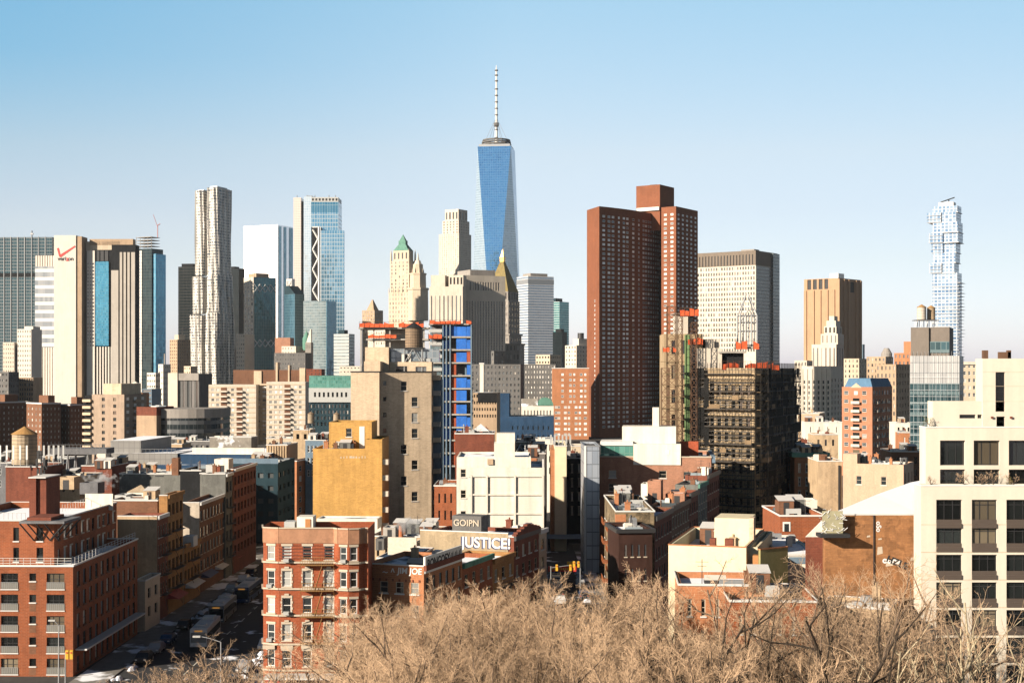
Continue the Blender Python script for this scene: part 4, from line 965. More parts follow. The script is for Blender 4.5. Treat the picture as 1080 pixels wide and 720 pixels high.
def arc_tower():
    """curved brick apartment tower: a lit narrow end, a long shaded flank bending away, and a second block behind"""
    Y = 880.0; z = Z(217.5, Y)
    pts = [(X(619, Y + 22), Y + 22), (X(632, Y), Y)]
    x, y = pts[-1]; phi = 50.0; flank = []
    while 540 + F * x / y < 699: 
        x += 7.0 * math.sin(rad(phi)); y += 7.0 * math.cos(rad(phi)); flank.append((x, y)); phi -= 2.4
    pts += flank
    bx, by = pts[-1]
    pts += [(bx - 16, by + 12), (pts[0][0] + 12, pts[0][1] + 20)]
    B = Poly('apartment_tower', 'tall curved chestnut brick apartment slab with its long flank in shadow', 'apartment tower', pts, z)
    nf = len(flank); fl = 2.9; nr = int((z - 8) / fl)
    def ops(k, L):
        if k == 0: return [(L * .62, L * .62 + 1.4, 6 + j * fl, 7.4 + j * fl, 'conf') for j in range(int(nr * .62))]
        if 1 <= k <= nf:
            pat = {1: (.55,), 2: (.2, .72), 3: (.5,), 4: (.2, .7), 5: (.6,), 6: (.5,), 7: (.3, .75)}.get(k, (.25, .75))
            o = []
            for p in pat:
                w = 2.3 if k % 3 else 1.6
                o += [(L * p - w / 2, L * p + w / 2, 6 + j * fl, 7.45 + j * fl, 'conf') for j in range(nr)]
            return o
    B.walls(M['brick_conf'], ops, par=0.0)
    # slot of recessed balconies in the flank
    MB().box(B.pts[nf][0] - 2, B.pts[nf][0] + 2.2, B.pts[nf][1] - 4.5, B.pts[nf][1] + 0.4, Z(352, Y) * .0 + 2, Z(287, Y)).build('stair_recess', M['black_wall'], B.root)
    B.finish()
    Yb = 903.0
    pts = [(X(697.5, Yb + 7), Yb + 7), (X(713, Yb), Yb), (X(736, Yb + 27), Yb + 27), (X(712, Yb + 48), Yb + 48), (X(699, Yb + 44), Yb + 44)]
    C = Poly('apartment_tower', 'lit chestnut brick apartment block with a plain square top, right of the curved slab', 'apartment tower', pts, Z(217.5, Yb))
    nr = int((C.H - 8) / 2.9)
    C.walls(M['brick_conf'], lambda k, L: grid(L, 6, 6 + nr * 2.9, 2, nr, .42, .48, 'conf', .6) if k == 0 else grid(L, 6, 6 + nr * 2.9, 5, nr, .40, .46, 'conf', .5) if k == 1 else [], roof=M['tar'])
    D2 = Bld('roof_block', 'square brick roof house standing on the apartment tower', 'roof house', 671, 696, 711, 194.5, Yb + 14, 33, base=C.H - 14)
    D2.block(M['brick_conf'], par=1.0); D2.boxp('vent_hood', M['iron'], -3, 2, -2, 2, D2.H - 1, D2.H + 1.4); D2.boxp('ledge', M['coping'], -D2.W/2 + 1, D2.W/2, -D2.D/2 - 1.4, -D2.D/2 - .01, 13, 15.2); D2.finish()
    C.finish()
    O = Bld('apartment_block', 'bright orange brick apartment block with white paired windows, left of the curved tower', 'apartment block', 583, 621, 621, 388, 860, 0, D=16)
    fl = 5.75 * 860 / F; n1 = 6; ztop = O.lz(391.8)
    ops = []
    for px, w in ((593.2, 1.5), (601.6, 1.5), (605.6, 1.2), (613.0, 1.5), (617.2, 1.3)):
        ops += [(O.lx(px) + O.W/2 - w/2, O.lx(px) + O.W/2 + w/2, ztop - (j + .75) * fl, ztop - (j + .3) * fl, 'orange') for j in range(n1)]
    for px, w in ((586.5, 1.7), (589.5, 1.5), (596.2, 1.7), (600, 1.4), (607.5, 1.7), (611.5, 1.4), (617.3, 1.8)):
        ops += [(O.lx(px) + O.W/2 - w/2, O.lx(px) + O.W/2 + w/2, ztop - (j + .75) * fl, ztop - (j + .3) * fl, 'orange') for j in range(n1, n1 + 11)]
    O.block(M['brick_orange'], ops={'f': ops}, par=.6); O.band('coping', M['coping'], O.H - .3, O.H + .12, .2); O.finish()
arc_tower()
# ---- towers and blocks in the gaps of the skyline
stone('grey building with rows of pale lit windows, right of the blue scaffold building', 497, 549, 553, 384, 900, 6, M['greydark'], 13, 9, .45, .4, z0=Z(440, 900), kind='far', D=20).finish()
stone('dark stone block of tiny white windows directly left of the orange brick block', 553, 586, 588, 384, 1000, 4, M['greydark'], 11, 7, .4, .45, z0=Z(422, 1000), kind='nycha', D=25).finish()
B = Bld('arched_hall', 'white hall with a barrel-vaulted roof end above the blue building', 'hall', 550, 584, 584, 428, 800, 0, D=14)
B.block(M['stucco_white'], ops={'f': grid(B.W, 2, B.H - 1.5, 9, 1, .35, .9, 'far', 1)}, roof=M['coping'])
MB().prism([(B.W/2 - 9, 0), (B.W/2, 0), (B.W/2, 13), (B.W/2 - 9, 13)], B.H, B.H + .3, 0).build('ledge', M['trim_white'], B.root)
va = MB(); r_ = 4.4; cxx = B.W/2 - 4.6
arc = [(cxx + r_ * math.cos(a * math.pi / 10), r_ * math.sin(a * math.pi / 10)) for a in range(11)]
for (a0, b0), (a1, b1) in zip(arc, arc[1:]): va.poly([(a0, -B.D/2 + .2, B.H + .3 + b0), (a1, -B.D/2 + .2, B.H + .3 + b1), (a1, B.D/2, B.H + .3 + b1), (a0, B.D/2, B.H + .3 + b0)])
va.poly([(a, -B.D/2 + .2, B.H + .3 + b) for a, b in arc]); va.build('vault', M['copper'], B.root)
MB().prism([(-B.W/2, -B.D/2), (cxx - r_, -B.D/2), (cxx - r_, B.D/2), (-B.W/2, B.D/2)], B.H, B.H + 4, 0, [(-B.W/2, -1), (cxx - r_, -1), (cxx - r_, 1), (-B.W/2, 1)]).build('pitched_roof', M['gravel'], B.root); B.finish()
B = Bld('blue_building', 'long low building painted deep blue with small windows', 'building', 514, 584, 586, 439, 560, 2, D=18)
bo = grid(B.W - 10, B.lz(456), B.lz(446), 8, 1, .25, .4, 'far'); bo = [(a + 9, b + 9, c, d, k) for a, b, c, d, k in bo]
B.block(M['blue_wall'], ops={'f': bo + [(a, b, c - 3.6, d - 3.6, k) for a, b, c, d, k in bo]}, roof=M['tar'])
B.boxp('stair_house', M['blue_wall'], B.lx(524), B.lx(537), -B.D/2 + .5, B.D/3, B.H, B.lz(415)); B.finish()
B = stone('dark block with a plain black top storey, left of the low blue building', 499, 524, 528, 414, 480, 5, M['tanconc'], 9, 4, .5, .45, z0=Z(442, 480), kind='far', D=12)
B.boxp('black_band', M['black_wall'], B.lx(504), B.W/2, -B.D/2 - .3, -B.D/2 - .01, B.lz(424), B.lz(414)); B.finish()
B = Bld('chimney_stack', 'thin white chimney slab between the courthouse and the blue scaffold building', 'chimney', 506, 510, 511, 384, 520, 5, D=3)
B.block(M['stucco_white'], z1=B.H); B.boxp('cap', M['coping'], -B.W/2 - .2, B.W/2 + .2, -B.D/2 - .2, B.D/2 + .2, B.H, B.H + .5)
stone('small white cubic block with a dark side, in front of the courthouse slab', 518, 521, 533, 370, 1100, 55, M['greydark'], 1, 2, .3, .4, z0=Z(385, 1100), sides=2).finish()
stone('small cream office block at the foot of the silver slab tower', 565, 580, 592, 374, 1300, 40, M['cream'], 5, 3, .5, .4, z0=Z(390, 1300), sides=5, kind='vent').finish()
B = stone('cream corner block with roof tank, left of the curved brick tower', 596, 608, 626, 364, 1150, 50, M['cream2'], 4, 7, .4, .45, z0=Z(395, 1150), sides=6)
B.boxp('roof_house', M['cream2'], -B.W*.1, B.W*.4, -B.D*.3, B.D*.2, B.H, B.lz(357)); MB().cyl(B.W*.2, -B.D*.05, B.lz(357), B.lz(351), 2.6).build('roof_tank', M['iron'], B.root); B.finish()
# left gaps
B = stone('white stepped tower below the teal slab, second from the left edge', 18, 33, 36, 347, 1120, 8, M['white_panel'], 6, 10, .35, .4, z0=Z(398, 1120), D=18); B.boxp('roof_house', M['white_panel'], B.lx(24), B.W/2, -B.D/3, B.D/3, B.H, B.lz(344)); B.finish()
stone('cream narrow tower nearest the left edge', 3, 15, 18, 361, 1120, 8, M['cream2'], 5, 8, .3, .4, z0=Z(398, 1120), D=16).finish()
stone('beige grid block of dark square windows below the white stepped tower', 20, 35, 37, 398, 900, 5, M['tanconc'], 6, 6, .55, .55, z0=Z(428, 900), D=14).finish()
stone('dark grey office block at the far left, below the narrow cream tower', -20, 9, 20, 392, 880, 25, M['greydark'], 8, 6, .6, .4, z0=Z(428, 880), sides=5).finish()
B = stone('tan brick tower with dark right side, left of the rippling tower', 179, 187, 201, 358, 1150, 42, M['tanconc'], 4, 12, .35, .45, z0=Z(400, 1150), sides=6)
B.boxp('roof_house', M['cream'], -B.W*.2, B.W*.3, -B.D*.3, B.D*.2, B.H, B.lz(353)); tk = MB(); tk.tube((0, 2, B.H), (0, 2, B.H + 10), .5).tube((0, 2, B.H + 9), (6, 3, B.H + 9), .5); tk.build('roof_mast', M['iron'], B.root); B.finish()
B = stone('dark ribbed office block with cream left edge, below the rippling tower', 178, 210, 219, 394, 900, 12, M['greydark'], 7, 1, .5, .94, z0=Z(432, 900), kind='far', D=20)
B.boxp('cream_end_bay', M['cream2'], -B.W/2, B.lx(188), -B.D/2 - 1.2, -B.D/2 - .01, 0, B.H + .5); B.boxp('parapet_band', M['greystone'], B.lx(189), B.W/2, -B.D/2 - .9, -B.D/2 - .02, B.lz(401), B.H + .3); B.finish()
stone('small pale box tower beside the rippling tower base', 194, 201, 208, 386, 1000, 40, M['cream'], 3, 3, .4, .4, z0=Z(400, 1000), sides=3).finish()
B = stone('slim white tower with a mast and an ochre side, right of the dark striped tower', 167, 172, 180, 384, 1080, 46, M['white_panel'], 2, 8, .35, .4, z0=Z(430, 1080), sides=4); MB().tube((0, 0, B.H), (0, 0, B.H + 8), .6).build('roof_mast', M['greystone'], B.root); B.finish()
stone('white stepped apartment block left of the slim mast tower', 155, 164, 169, 393, 1000, 30, M['white_panel'], 4, 6, .6, .4, z0=Z(428, 1000), sides=3).finish()
stone('small blue-grey banded block below the white stepped block', 150, 160, 163, 410, 800, 12, M['bluegrey'], 1, 5, .9, .5, z0=Z(432, 800), D=12).finish()
stone('pale louvred block below the black tower by the rippling tower', 249, 258, 262, 352, 1500, 20, M['cream2'], 4, 12, .55, .4, z0=Z(405, 1500), D=20).finish()
# old city hall cluster
B = stone('dark block with many small dim windows above the cream balcony slab', 289, 322, 326, 372, 1350, 10, M['greydark'], 12, 5, .35, .35, z0=Z(395, 1350), D=20); B.finish()
B = stone('pale domed hall with a small green cupola, above the dark block', 297, 312, 321, 365, 1450, 20, M['cream2'], 5, 2, .35, .5, z0=Z(374, 1450), D=22)
cu = MB(); x_ = B.lx(318); cu.cyl(x_, 0, B.H - 4, B.H + 8, 4.2); cu.cyl(x_, 0, B.H + 8, B.H + 14, 4.2, 1.4); cu.cyl(x_, 0, B.H + 14, B.H + 18, .8, .1); cu.build('cupola', M['copper'], B.root); B.finish()
stone('mauve flat-topped block left of the domed hall', 290, 306, 308, 356, 1500, 8, M['brick_pink'], 1, 1, .1, .1, D=14).finish()
B = stone('white sail-shaped gable beside the green cupola', 322, 328, 329, 361, 1400, 5, M['greystone'], 3, 4, .4, .5, z0=Z(395, 1400), D=10)
MB().prism([(-B.W/2 + 1, -B.D/2), (B.W/2, -B.D/2), (B.W/2, 0), (-B.W/2 + 1, 0)], B.H, B.H + 13, 0, [(B.W/2 - .6, -B.D/2), (B.W/2, -B.D/2), (B.W/2, 0), (B.W/2 - .6, 0)]).build('gable', M['stucco_white'], B.root); B.finish()
B = Bld('apartment_block', 'low brown roofs and stair boxes behind the cream balcony slab', 'building', 246, 325, 328, 390, 1000, 3, D=14)
B.block(M['brick_brown'], par=.8)
for a, b, t in ((268, 276, 391), (291, 293, 382), (304, 305.5, 385), (316, 322, 388)): B.boxp('stair_house', M['tan'], B.lx(a), B.lx(b), -B.D/2 - .8, 0, 20, B.lz(t))
B.finish()
stone('dark red brick cube by the green glass atrium', 323, 339, 341, 389, 900, 5, M['brick_dark'], 4, 2, .3, .3, z0=Z(396, 900), D=10).finish()
stone('pinkish low stone block at the left of the tan tower', 358, 380, 383, 386, 1150, 6, M['cream2'], 6, 2, .4, .3, z0=Z(394, 1150), D=14).finish()
# cream balcony slab
def balcony_slab():
    Y = 800.0
    for lab, l, c, top, bal, d in (('long cream apartment slab with stacks of balconies, left part', 220, 270, 405.5, (236, 252.5), 0), ('cream apartment slab with balcony stacks, taller right part', 281, 322, 402.5, (303,), 0)):
        B = Bld('apartment_block', lab, 'apartment block', l, c, c + 2, top, Y, 1.0, D=14)
        fl = 5.3 * Y / F; nr = 12; zt = B.H - 1.6
        cols = [l + 4.5 + k * 5.2 for k in range(int((c - l - 4) / 5.2))]
        ops = [(B.lx(p) + B.W/2 - .8, B.lx(p) + B.W/2 + .8, zt - (j + .72) * fl, zt - (j + .2) * fl, 'nycha') for p in cols for j in range(nr) if all(abs(p - q) > 4.2 for q in bal)]
        B.block(M['cream2'], ops={'f': ops}, par=.8); f = -B.D/2
        bands = MB()
        for j in range(nr + 1): bands.box(-B.W/2 - .02, B.W/2 + .02, f - .14, f - .01, zt - j * fl - .16, zt - j * fl + .34)
        bands.build('floor_bands', M['tan'], B.root)
        for q in bal:
            x = B.lx(q)
            B.boxp('balcony_recess', M['brick_brown'], x - 1.6, x + 1.6, f - .2, f - .02, 2, zt)
            for j in range(nr):
                z = zt - (j + .95) * fl
                MB().box(x - 2.0, x + 2.0, f - 1.5, f - .21, z, z + .18).box(x - 2.0, x + 2.0, f - 1.5, f - 1.42, z + .18, z + 1.0).box(x + 1.92, x + 2.0, f - 1.42, f - .21, z + .18, z + 1.0).build('balcony', M['cream2'], B.root)
        B.finish()
    B = Bld('stair_core', 'recessed ochre stair core joining the two halves of the cream slab', 'apartment block', 269, 282, 283, 404.5, Y + 8, 1.0, D=6)
    B.block(M['tan'], ops={'f': grid(B.W, 2, B.H - 1, 2, 13, .6, .5, 'nycha')}); 
    mb = MB()
    for j in range(13): mb.box(-B.W/2 + .5, B.W/2 - .5, -B.D/2 - 1.0, -B.D/2 - .02, 2 + j * 2.6, 2.2 + j * 2.6)
    mb.build('gallery_slabs', M['tanconc'], B.root); B.finish()
balcony_slab()
B = Bld('glass_atrium', 'green glazed atrium box above a white block of square windows', 'building', 326, 372, 374, 396, 700, 2, D=14)
B.block(g('green_panes', (0.06, 0.22, 0.18), (0.14, 0.36, 0.30), (0.12, 0.26, 0.22), 1.1, 1.6, .12, .12, metal=.3, jit=.08), z0=B.lz(409), name='glazing')
B.block(M['hvac'], z1=B.lz(409), y0=-B.D/2 - 1.0, y1=-B.D/2 + 1, z0=B.lz(424), ops={'f': grid(B.W, B.lz(421), B.lz(411), 8, 1, .45, .5, 'vent', 2)}, roof=M['coping'])
B.block(M['teal_wall'], z0=0, z1=B.lz(424), ops={'f': grid(B.W, B.lz(450), B.lz(425), 12, 4, .5, .6, 'far')}); B.finish()
# brown housing blocks at left
def nycha(label, l, c, r, top, Y, th, nf, ns):
    B = Bld('apartment_block', label, 'apartment block', l, c, r, top, Y, th, group='brown brick housing blocks')
    fl = 2.75; nr = 10; zt = B.H - 1.5
    B.block(M['brick_brown'], ops={'f': grid(B.W, zt - nr * fl, zt, nf, nr, .26, .42, 'nycha'), 'r': grid(B.D, zt - nr * fl, zt, ns, nr, .26, .42, 'nycha')}, par=.8)
    B.band('coping', M['coping'], B.H - .5, B.H + .15, .15); B.boxp('roof_house', M['brick_brown'], -B.W*.3, B.W*.3, 0, B.D*.35, B.H - .8, B.H + 3.6); B.finish()
nycha('brown brick housing block in deep shade at the left edge', -40, -8, 31, 424, 720, 40, 6, 8)
nycha('brown housing block with a lit orange end, right of the shaded block', 28, 44, 64, 425, 690, 47, 4, 5)
nycha('brown housing block with a narrower lit end, left of the tan balcony block', 64, 74, 92, 426.5, 700, 47, 3, 5)
def tan_balconies():
    B = Bld('apartment_block', 'tan apartment block with stacked corner balconies and a box on its roof', 'apartment block', 97, 131, 143, 416, 600, 18, D=17)
    f = -B.D/2; fl = 7.0 * 600 / F; nr = 8; zt = B.H - .4
    ops = [(B.lx(p) + B.W/2 - .75, B.lx(p) + B.W/2 + .75, zt - (j + .85) * fl, zt - (j + .35) * fl, 'slot') for p in (109, 121) for j in range(nr)]
    B.block(wallmat('grey_tan_brick', (0.40, 0.30, 0.225), .16, .2, .2), ops={'f': ops, 'r': grid(B.D, zt - nr * fl, zt, 3, nr, .4, .5, 'nycha')}, par=.8)
    B.boxp('roof_house', M['tan'], B.lx(106), B.lx(125), f + 2, B.D/2, B.H, B.lz(404.5)); B.boxp('balcony_tower_back', M['black_wall'], B.lx(88.5), -B.W/2 - .01, f + .4, f + 5, 4, zt)
    for j in range(nr):
        z = zt - (j + 1) * fl
        MB().box(B.lx(88.5), -B.W/2, f - 1.2, f + .35, z, z + 1.1).build('balcony', M['tan'], B.root)
        MB().box(B.W/2 + .01, B.W/2 + 1.4, -2, 2, z, z + .25).box(B.W/2 + 1.3, B.W/2 + 1.4, -2, 2, z + .25, z + 1.1).build('balcony', M['tanconc'], B.root)
    B.finish()
tan_balconies()
B = stone('orange brick block with a water tank, right of the tan balcony block', 136, 150, 153, 414, 700, 5, M['brick_orange'], 3, 2, .3, .3, z0=Z(426, 700), D=10); B.finish()
B = Bld('brick_block', 'square block, red brick above and tan stucco below, beside the rounded banded building', 'building', 144, 165, 172, 429, 560, 15, D=14)
B.block(M['brick_dark'], z0=B.lz(438), par=.5); B.block(M['tanconc'], z1=B.lz(438), z0=0); B.finish()
def rounded():
    Y = 560.0; cx, cy = X(196, Y + 14), Y + 14; pts = []
    R = 15.0
    for a in range(15): an = math.pi + math.pi * a / 14; pts.append((cx + R * math.cos(an), cy + R * .8 * math.sin(an)))
    pts += [(cx + R, cy + 14), (cx - R, cy + 14)]
    B = Poly('rounded_building', 'rounded office building wrapped in dark glass bands', 'building', pts, Z(433, Y))
    bd = g('ribbon_bands', (0.015, 0.025, 0.03), (0.03, 0.04, 0.045), (0.09, 0.095, 0.10), 1.8, 3.4, .06, .45, metal=.3)
    B.walls(bd, lambda k, L: [], name='banded_wall')
    B.part('parapet_ring', M['greystone'], lambda mb: mb.prism([(p[0] * 1.02, p[1] * 1.02) for p in B.pts], B.H - 3, B.H + .6))
rounded()
# ---- roofscape at left, 300 - 460 m
def low(label, l, c, r, top, Y, th, mat, roof='tar', D=None, ops=None, par=.7, cat='building', name='low_building', side=None, cop=True, copm='coping', group=None):
    B = Bld(name, label, cat, l, c, r, top, Y, th, D=D, group=group)
    o = {}
    if ops: o['f'] = grid(B.W, max(1.5, B.H - ops[1] * 3.4 - .8), B.H - .8, ops[0], ops[1], ops[2] if len(ops) > 2 else .35, .55, ops[3] if len(ops) > 3 else 'mid', .4)
    if side: o['r'] = grid(B.D, max(1.5, B.H - side[1] * 3.4 - .8), B.H - .8, side[0], side[1], side[2] if len(side) > 2 else .4, .55, side[3] if len(side) > 3 else 'mid', .4)
    B.block(mat, ops=o, roof=M[roof], par=par)
    if cop: B.band('coping', M[copm], B.H - .12, B.H + .12, .12)
    return B
def screened():
    B = Bld('screened_building', 'wide low building with a grey metal roof screen, blue below and snow on its parapet', 'building', 113, 280, 284, 479, 410, 4, D=34)
    f = -B.D/2
    B.block(M['blue_wall'], z1=B.lz(490), ops={'f': grid(B.W, B.lz(505), B.lz(490.5), 14, 1, .3, .35, 'mid')}, roof=M['halfsnow'])
    B.block(M['screen'], -B.W/2, B.lx(186), f + 1.0, B.D/2 - 3, B.lz(490), B.lz(478), name='roof_screen', roof=M['halfsnow'])
    B.block(M['screen'], -B.W/2 + .3, B.lx(146), f + 2.0, B.D/2 - 3, B.lz(478), B.lz(465), name='roof_screen', roof=M['snowroof'])
    B.block(M['blue_wall'], B.lx(186) + .02, B.W/2, f + 1.6, B.D/2, B.lz(490), B.lz(479), name='upper_wall', roof=M['snowroof'])
    B.boxp('white_parapet', M['stucco_white'], B.lx(200), B.W/2 - 1, f + 2.6, f + 3.0, B.lz(479), B.lz(472.5)); 
    B.boxp('canopy_band', M['coping'], -B.W/2 - .1, B.lx(186), f + .3, f + .98, B.lz(491.2), B.lz(490))
    rl = MB()
    for k in range(9): rl.tube((B.lx(147 + 4.5 * k), f + 2, B.lz(478)), (B.lx(147 + 4.5 * k), f + 2, B.lz(474)), .06)
    rl.tube((B.lx(147), f + 2, B.lz(474)), (B.lx(183), f + 2, B.lz(474)), .06); rl.build('railing', M['steel'], B.root)
    B.finish()
screened()
low('olive beige rooftop block above the screened building', 221, 265, 268, 461, 520, 3, M['gravel'], 'gravel', D=10).finish()
low('dark low block in front of the rounded banded building', 172, 228, 231, 465, 540, 3, M['greydark'], 'halfsnow', D=14, ops=(10, 1, .5, 'far')).finish()
low('cream bulkhead block with snowy roof behind the grey screen', 163, 192, 195, 468, 470, 4, M['buff'], 'snowroof', D=10, ops=(4, 1, .3, 'vent')).finish()
low('small beige block at the left of the yellow building', 309, 327, 329, 453, 520, 3, M['buff'], 'gravel', D=10, ops=(2, 1, .4, 'vent')).finish()
low('cream block with red chimneys at the foot of the cream slab', 281, 310, 313, 462, 560, 4, M['cream'], 'gravel', D=12, ops=(5, 1, .3, 'vent')).finish()
B = low('grey panel bay building with white-framed windows by the yellow building', 322, 345, 347, 464, 400, 4, M['bluegrey'], 'halfsnow', D=12, ops=(5, 3, .6, 'mid')); B.finish()
B = low('ribbed brown concrete building end at the far end of the left street', 281, 303, 306, 469, 420, 4, M['tanconc'], 'gravel', D=14)
mb = MB()
for k in range(8): u = -B.W/2 + B.W * (k + .5) / 8; mb.box(u - .22, u + .22, -B.D/2 - .3, -B.D/2 - .01, 0, B.H - .3)
mb.build('ribs', M['buff'], B.root); B.finish()
B = low('narrow orange brick house with fire escapes beyond the ribbed building', 305, 313, 330, 486, 395, 12, M['brick_orange'], 'tar', ops=(2, 5, .3, 'mid'), side=(5, 5, .4, 'mid'), D=26); B.finish()
B = Bld('teal_building', 'teal panelled building in shade closing the left street', 'building', 246, 293, 297, 488, 345, 3, D=20)
bal = grid(B.W, B.H - 17, B.H - 1.5, 4, 5, .55, .4, 'far', .5)
B.block(M['teal_wall'], ops={'f': bal, 'r': grid(B.D, B.H - 17, B.H - 1.5, 4, 5, .5, .4, 'far')}, par=.8); B.boxp('blue_parapet_rail', M['bluegrey'], -B.W/2 - .1, B.W/2 + .1, -B.D/2 - .1, -B.D/2 - .02, B.H - .2, B.H + 1.1)
B.finish()
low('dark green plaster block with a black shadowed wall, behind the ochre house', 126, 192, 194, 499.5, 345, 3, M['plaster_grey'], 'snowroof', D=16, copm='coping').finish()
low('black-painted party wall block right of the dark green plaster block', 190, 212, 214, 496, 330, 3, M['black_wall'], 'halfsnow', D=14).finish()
low('grey plaster bulkhead block with a white stair box, above the red street house', 211, 237, 240, 499, 318, 3, M['plaster_grey'], 'halfsnow', D=11).finish()
low('red brick and blue low block with steaming vents before it', 86, 118, 120, 491, 380, 4, M['brick_dark'], 'halfsnow', D=20).finish()
low('sand-coloured low block behind the near left building', 50, 84, 88, 503, 330, 5, M['buff'], 'snowroof', D=14, ops=(3, 1, .25, 'vent')).finish()
low('dark roofed long low building at the far left, behind the tank', -60, 48, 50, 488, 400, 4, M['concrete_dark'], 'halfsnow', D=30, ops=(10, 2, .4, 'mid')).finish()
# elevated steel deck
def deck():
    Y = 390.0; r = thing('rooftop_deck', 'long dark steel deck on splayed legs above the roofs at left', 'steel deck', (X(80, Y), Y, 0))
    k = Y / F; x = lambda p: (p - 80) * k
    MB().box(x(53), x(112), 0, 8, Z(479, Y), Z(473, Y)).build('deck', M['concrete_dark'], r)
    lg = MB()
    for px in (56, 71, 92, 108):
        for yy in (.5, 7.5):
            lg.tube((x(px - 3), yy, 8), (x(px), yy, Z(479, Y)), .22); lg.tube((x(px + 3), yy, 8), (x(px), yy, Z(479, Y)), .22)
    for px in (53, 68, 89, 104):
        lg2 = None
    lg.build('legs', M['steel'], r); MB().box(x(104), x(113), -1.5, 3, Z(486, Y), Z(478, Y)).build('plant_box', M['stucco_white'], r)
    rl = MB()
    for px in range(53, 113, 4): rl.tube((x(px), 0, Z(473, Y)), (x(px), 0, Z(473, Y) + 1.1), .05)
    rl.tube((x(53), 0, Z(473, Y) + 1.1), (x(112), 0, Z(473, Y) + 1.1), .05); rl.build('railing', M['steel'], r)
deck()
# ------------------------------------------------------------------ foreground and near middle distance
def netting(lab, p, q, z0, z1):
    """torn orange safety netting hung between posts"""
    rr = random.Random(len(lab) * 7 + int(z0)); d = Vector((q[0] - p[0], q[1] - p[1])); n = max(4, int(d.length / 1.5)); mb = MB()
    for i in range(n):
        a = Vector(p) + d * (i / n); b = Vector(p) + d * ((i + 1) / n)
        if rr.random() > .1:
            t0, t1 = (z0 + (z1 - z0) * rr.uniform(.55, 1.0) for _ in (0, 1)); w = rr.uniform(-.12, .12)
            mb.poly([(a.x, a.y, z0), (b.x, b.y + w, z0), (b.x, b.y, t1), (a.x, a.y + w, t0)])
        mb.tube((a.x, a.y - .05, z0 - .3), (a.x, a.y - .05, z1 + .2), .05, None, 3, 1)
    mb.tube((p[0], p[1] - .05, z1), (q[0], q[1] - .05, z1), .04, None, 3, 1); c = Vector(((p[0] + q[0]) / 2, (p[1] + q[1]) / 2, z0))
    mb.v = [(v[0] - c.x, v[1] - c.y, v[2] - c.z) for v in mb.v]
    o = mb.build('safety_netting', [M['orange_net'], M['rust']]); o.location = c; return tag(o, lab, 'safety netting', 'orange safety netting')
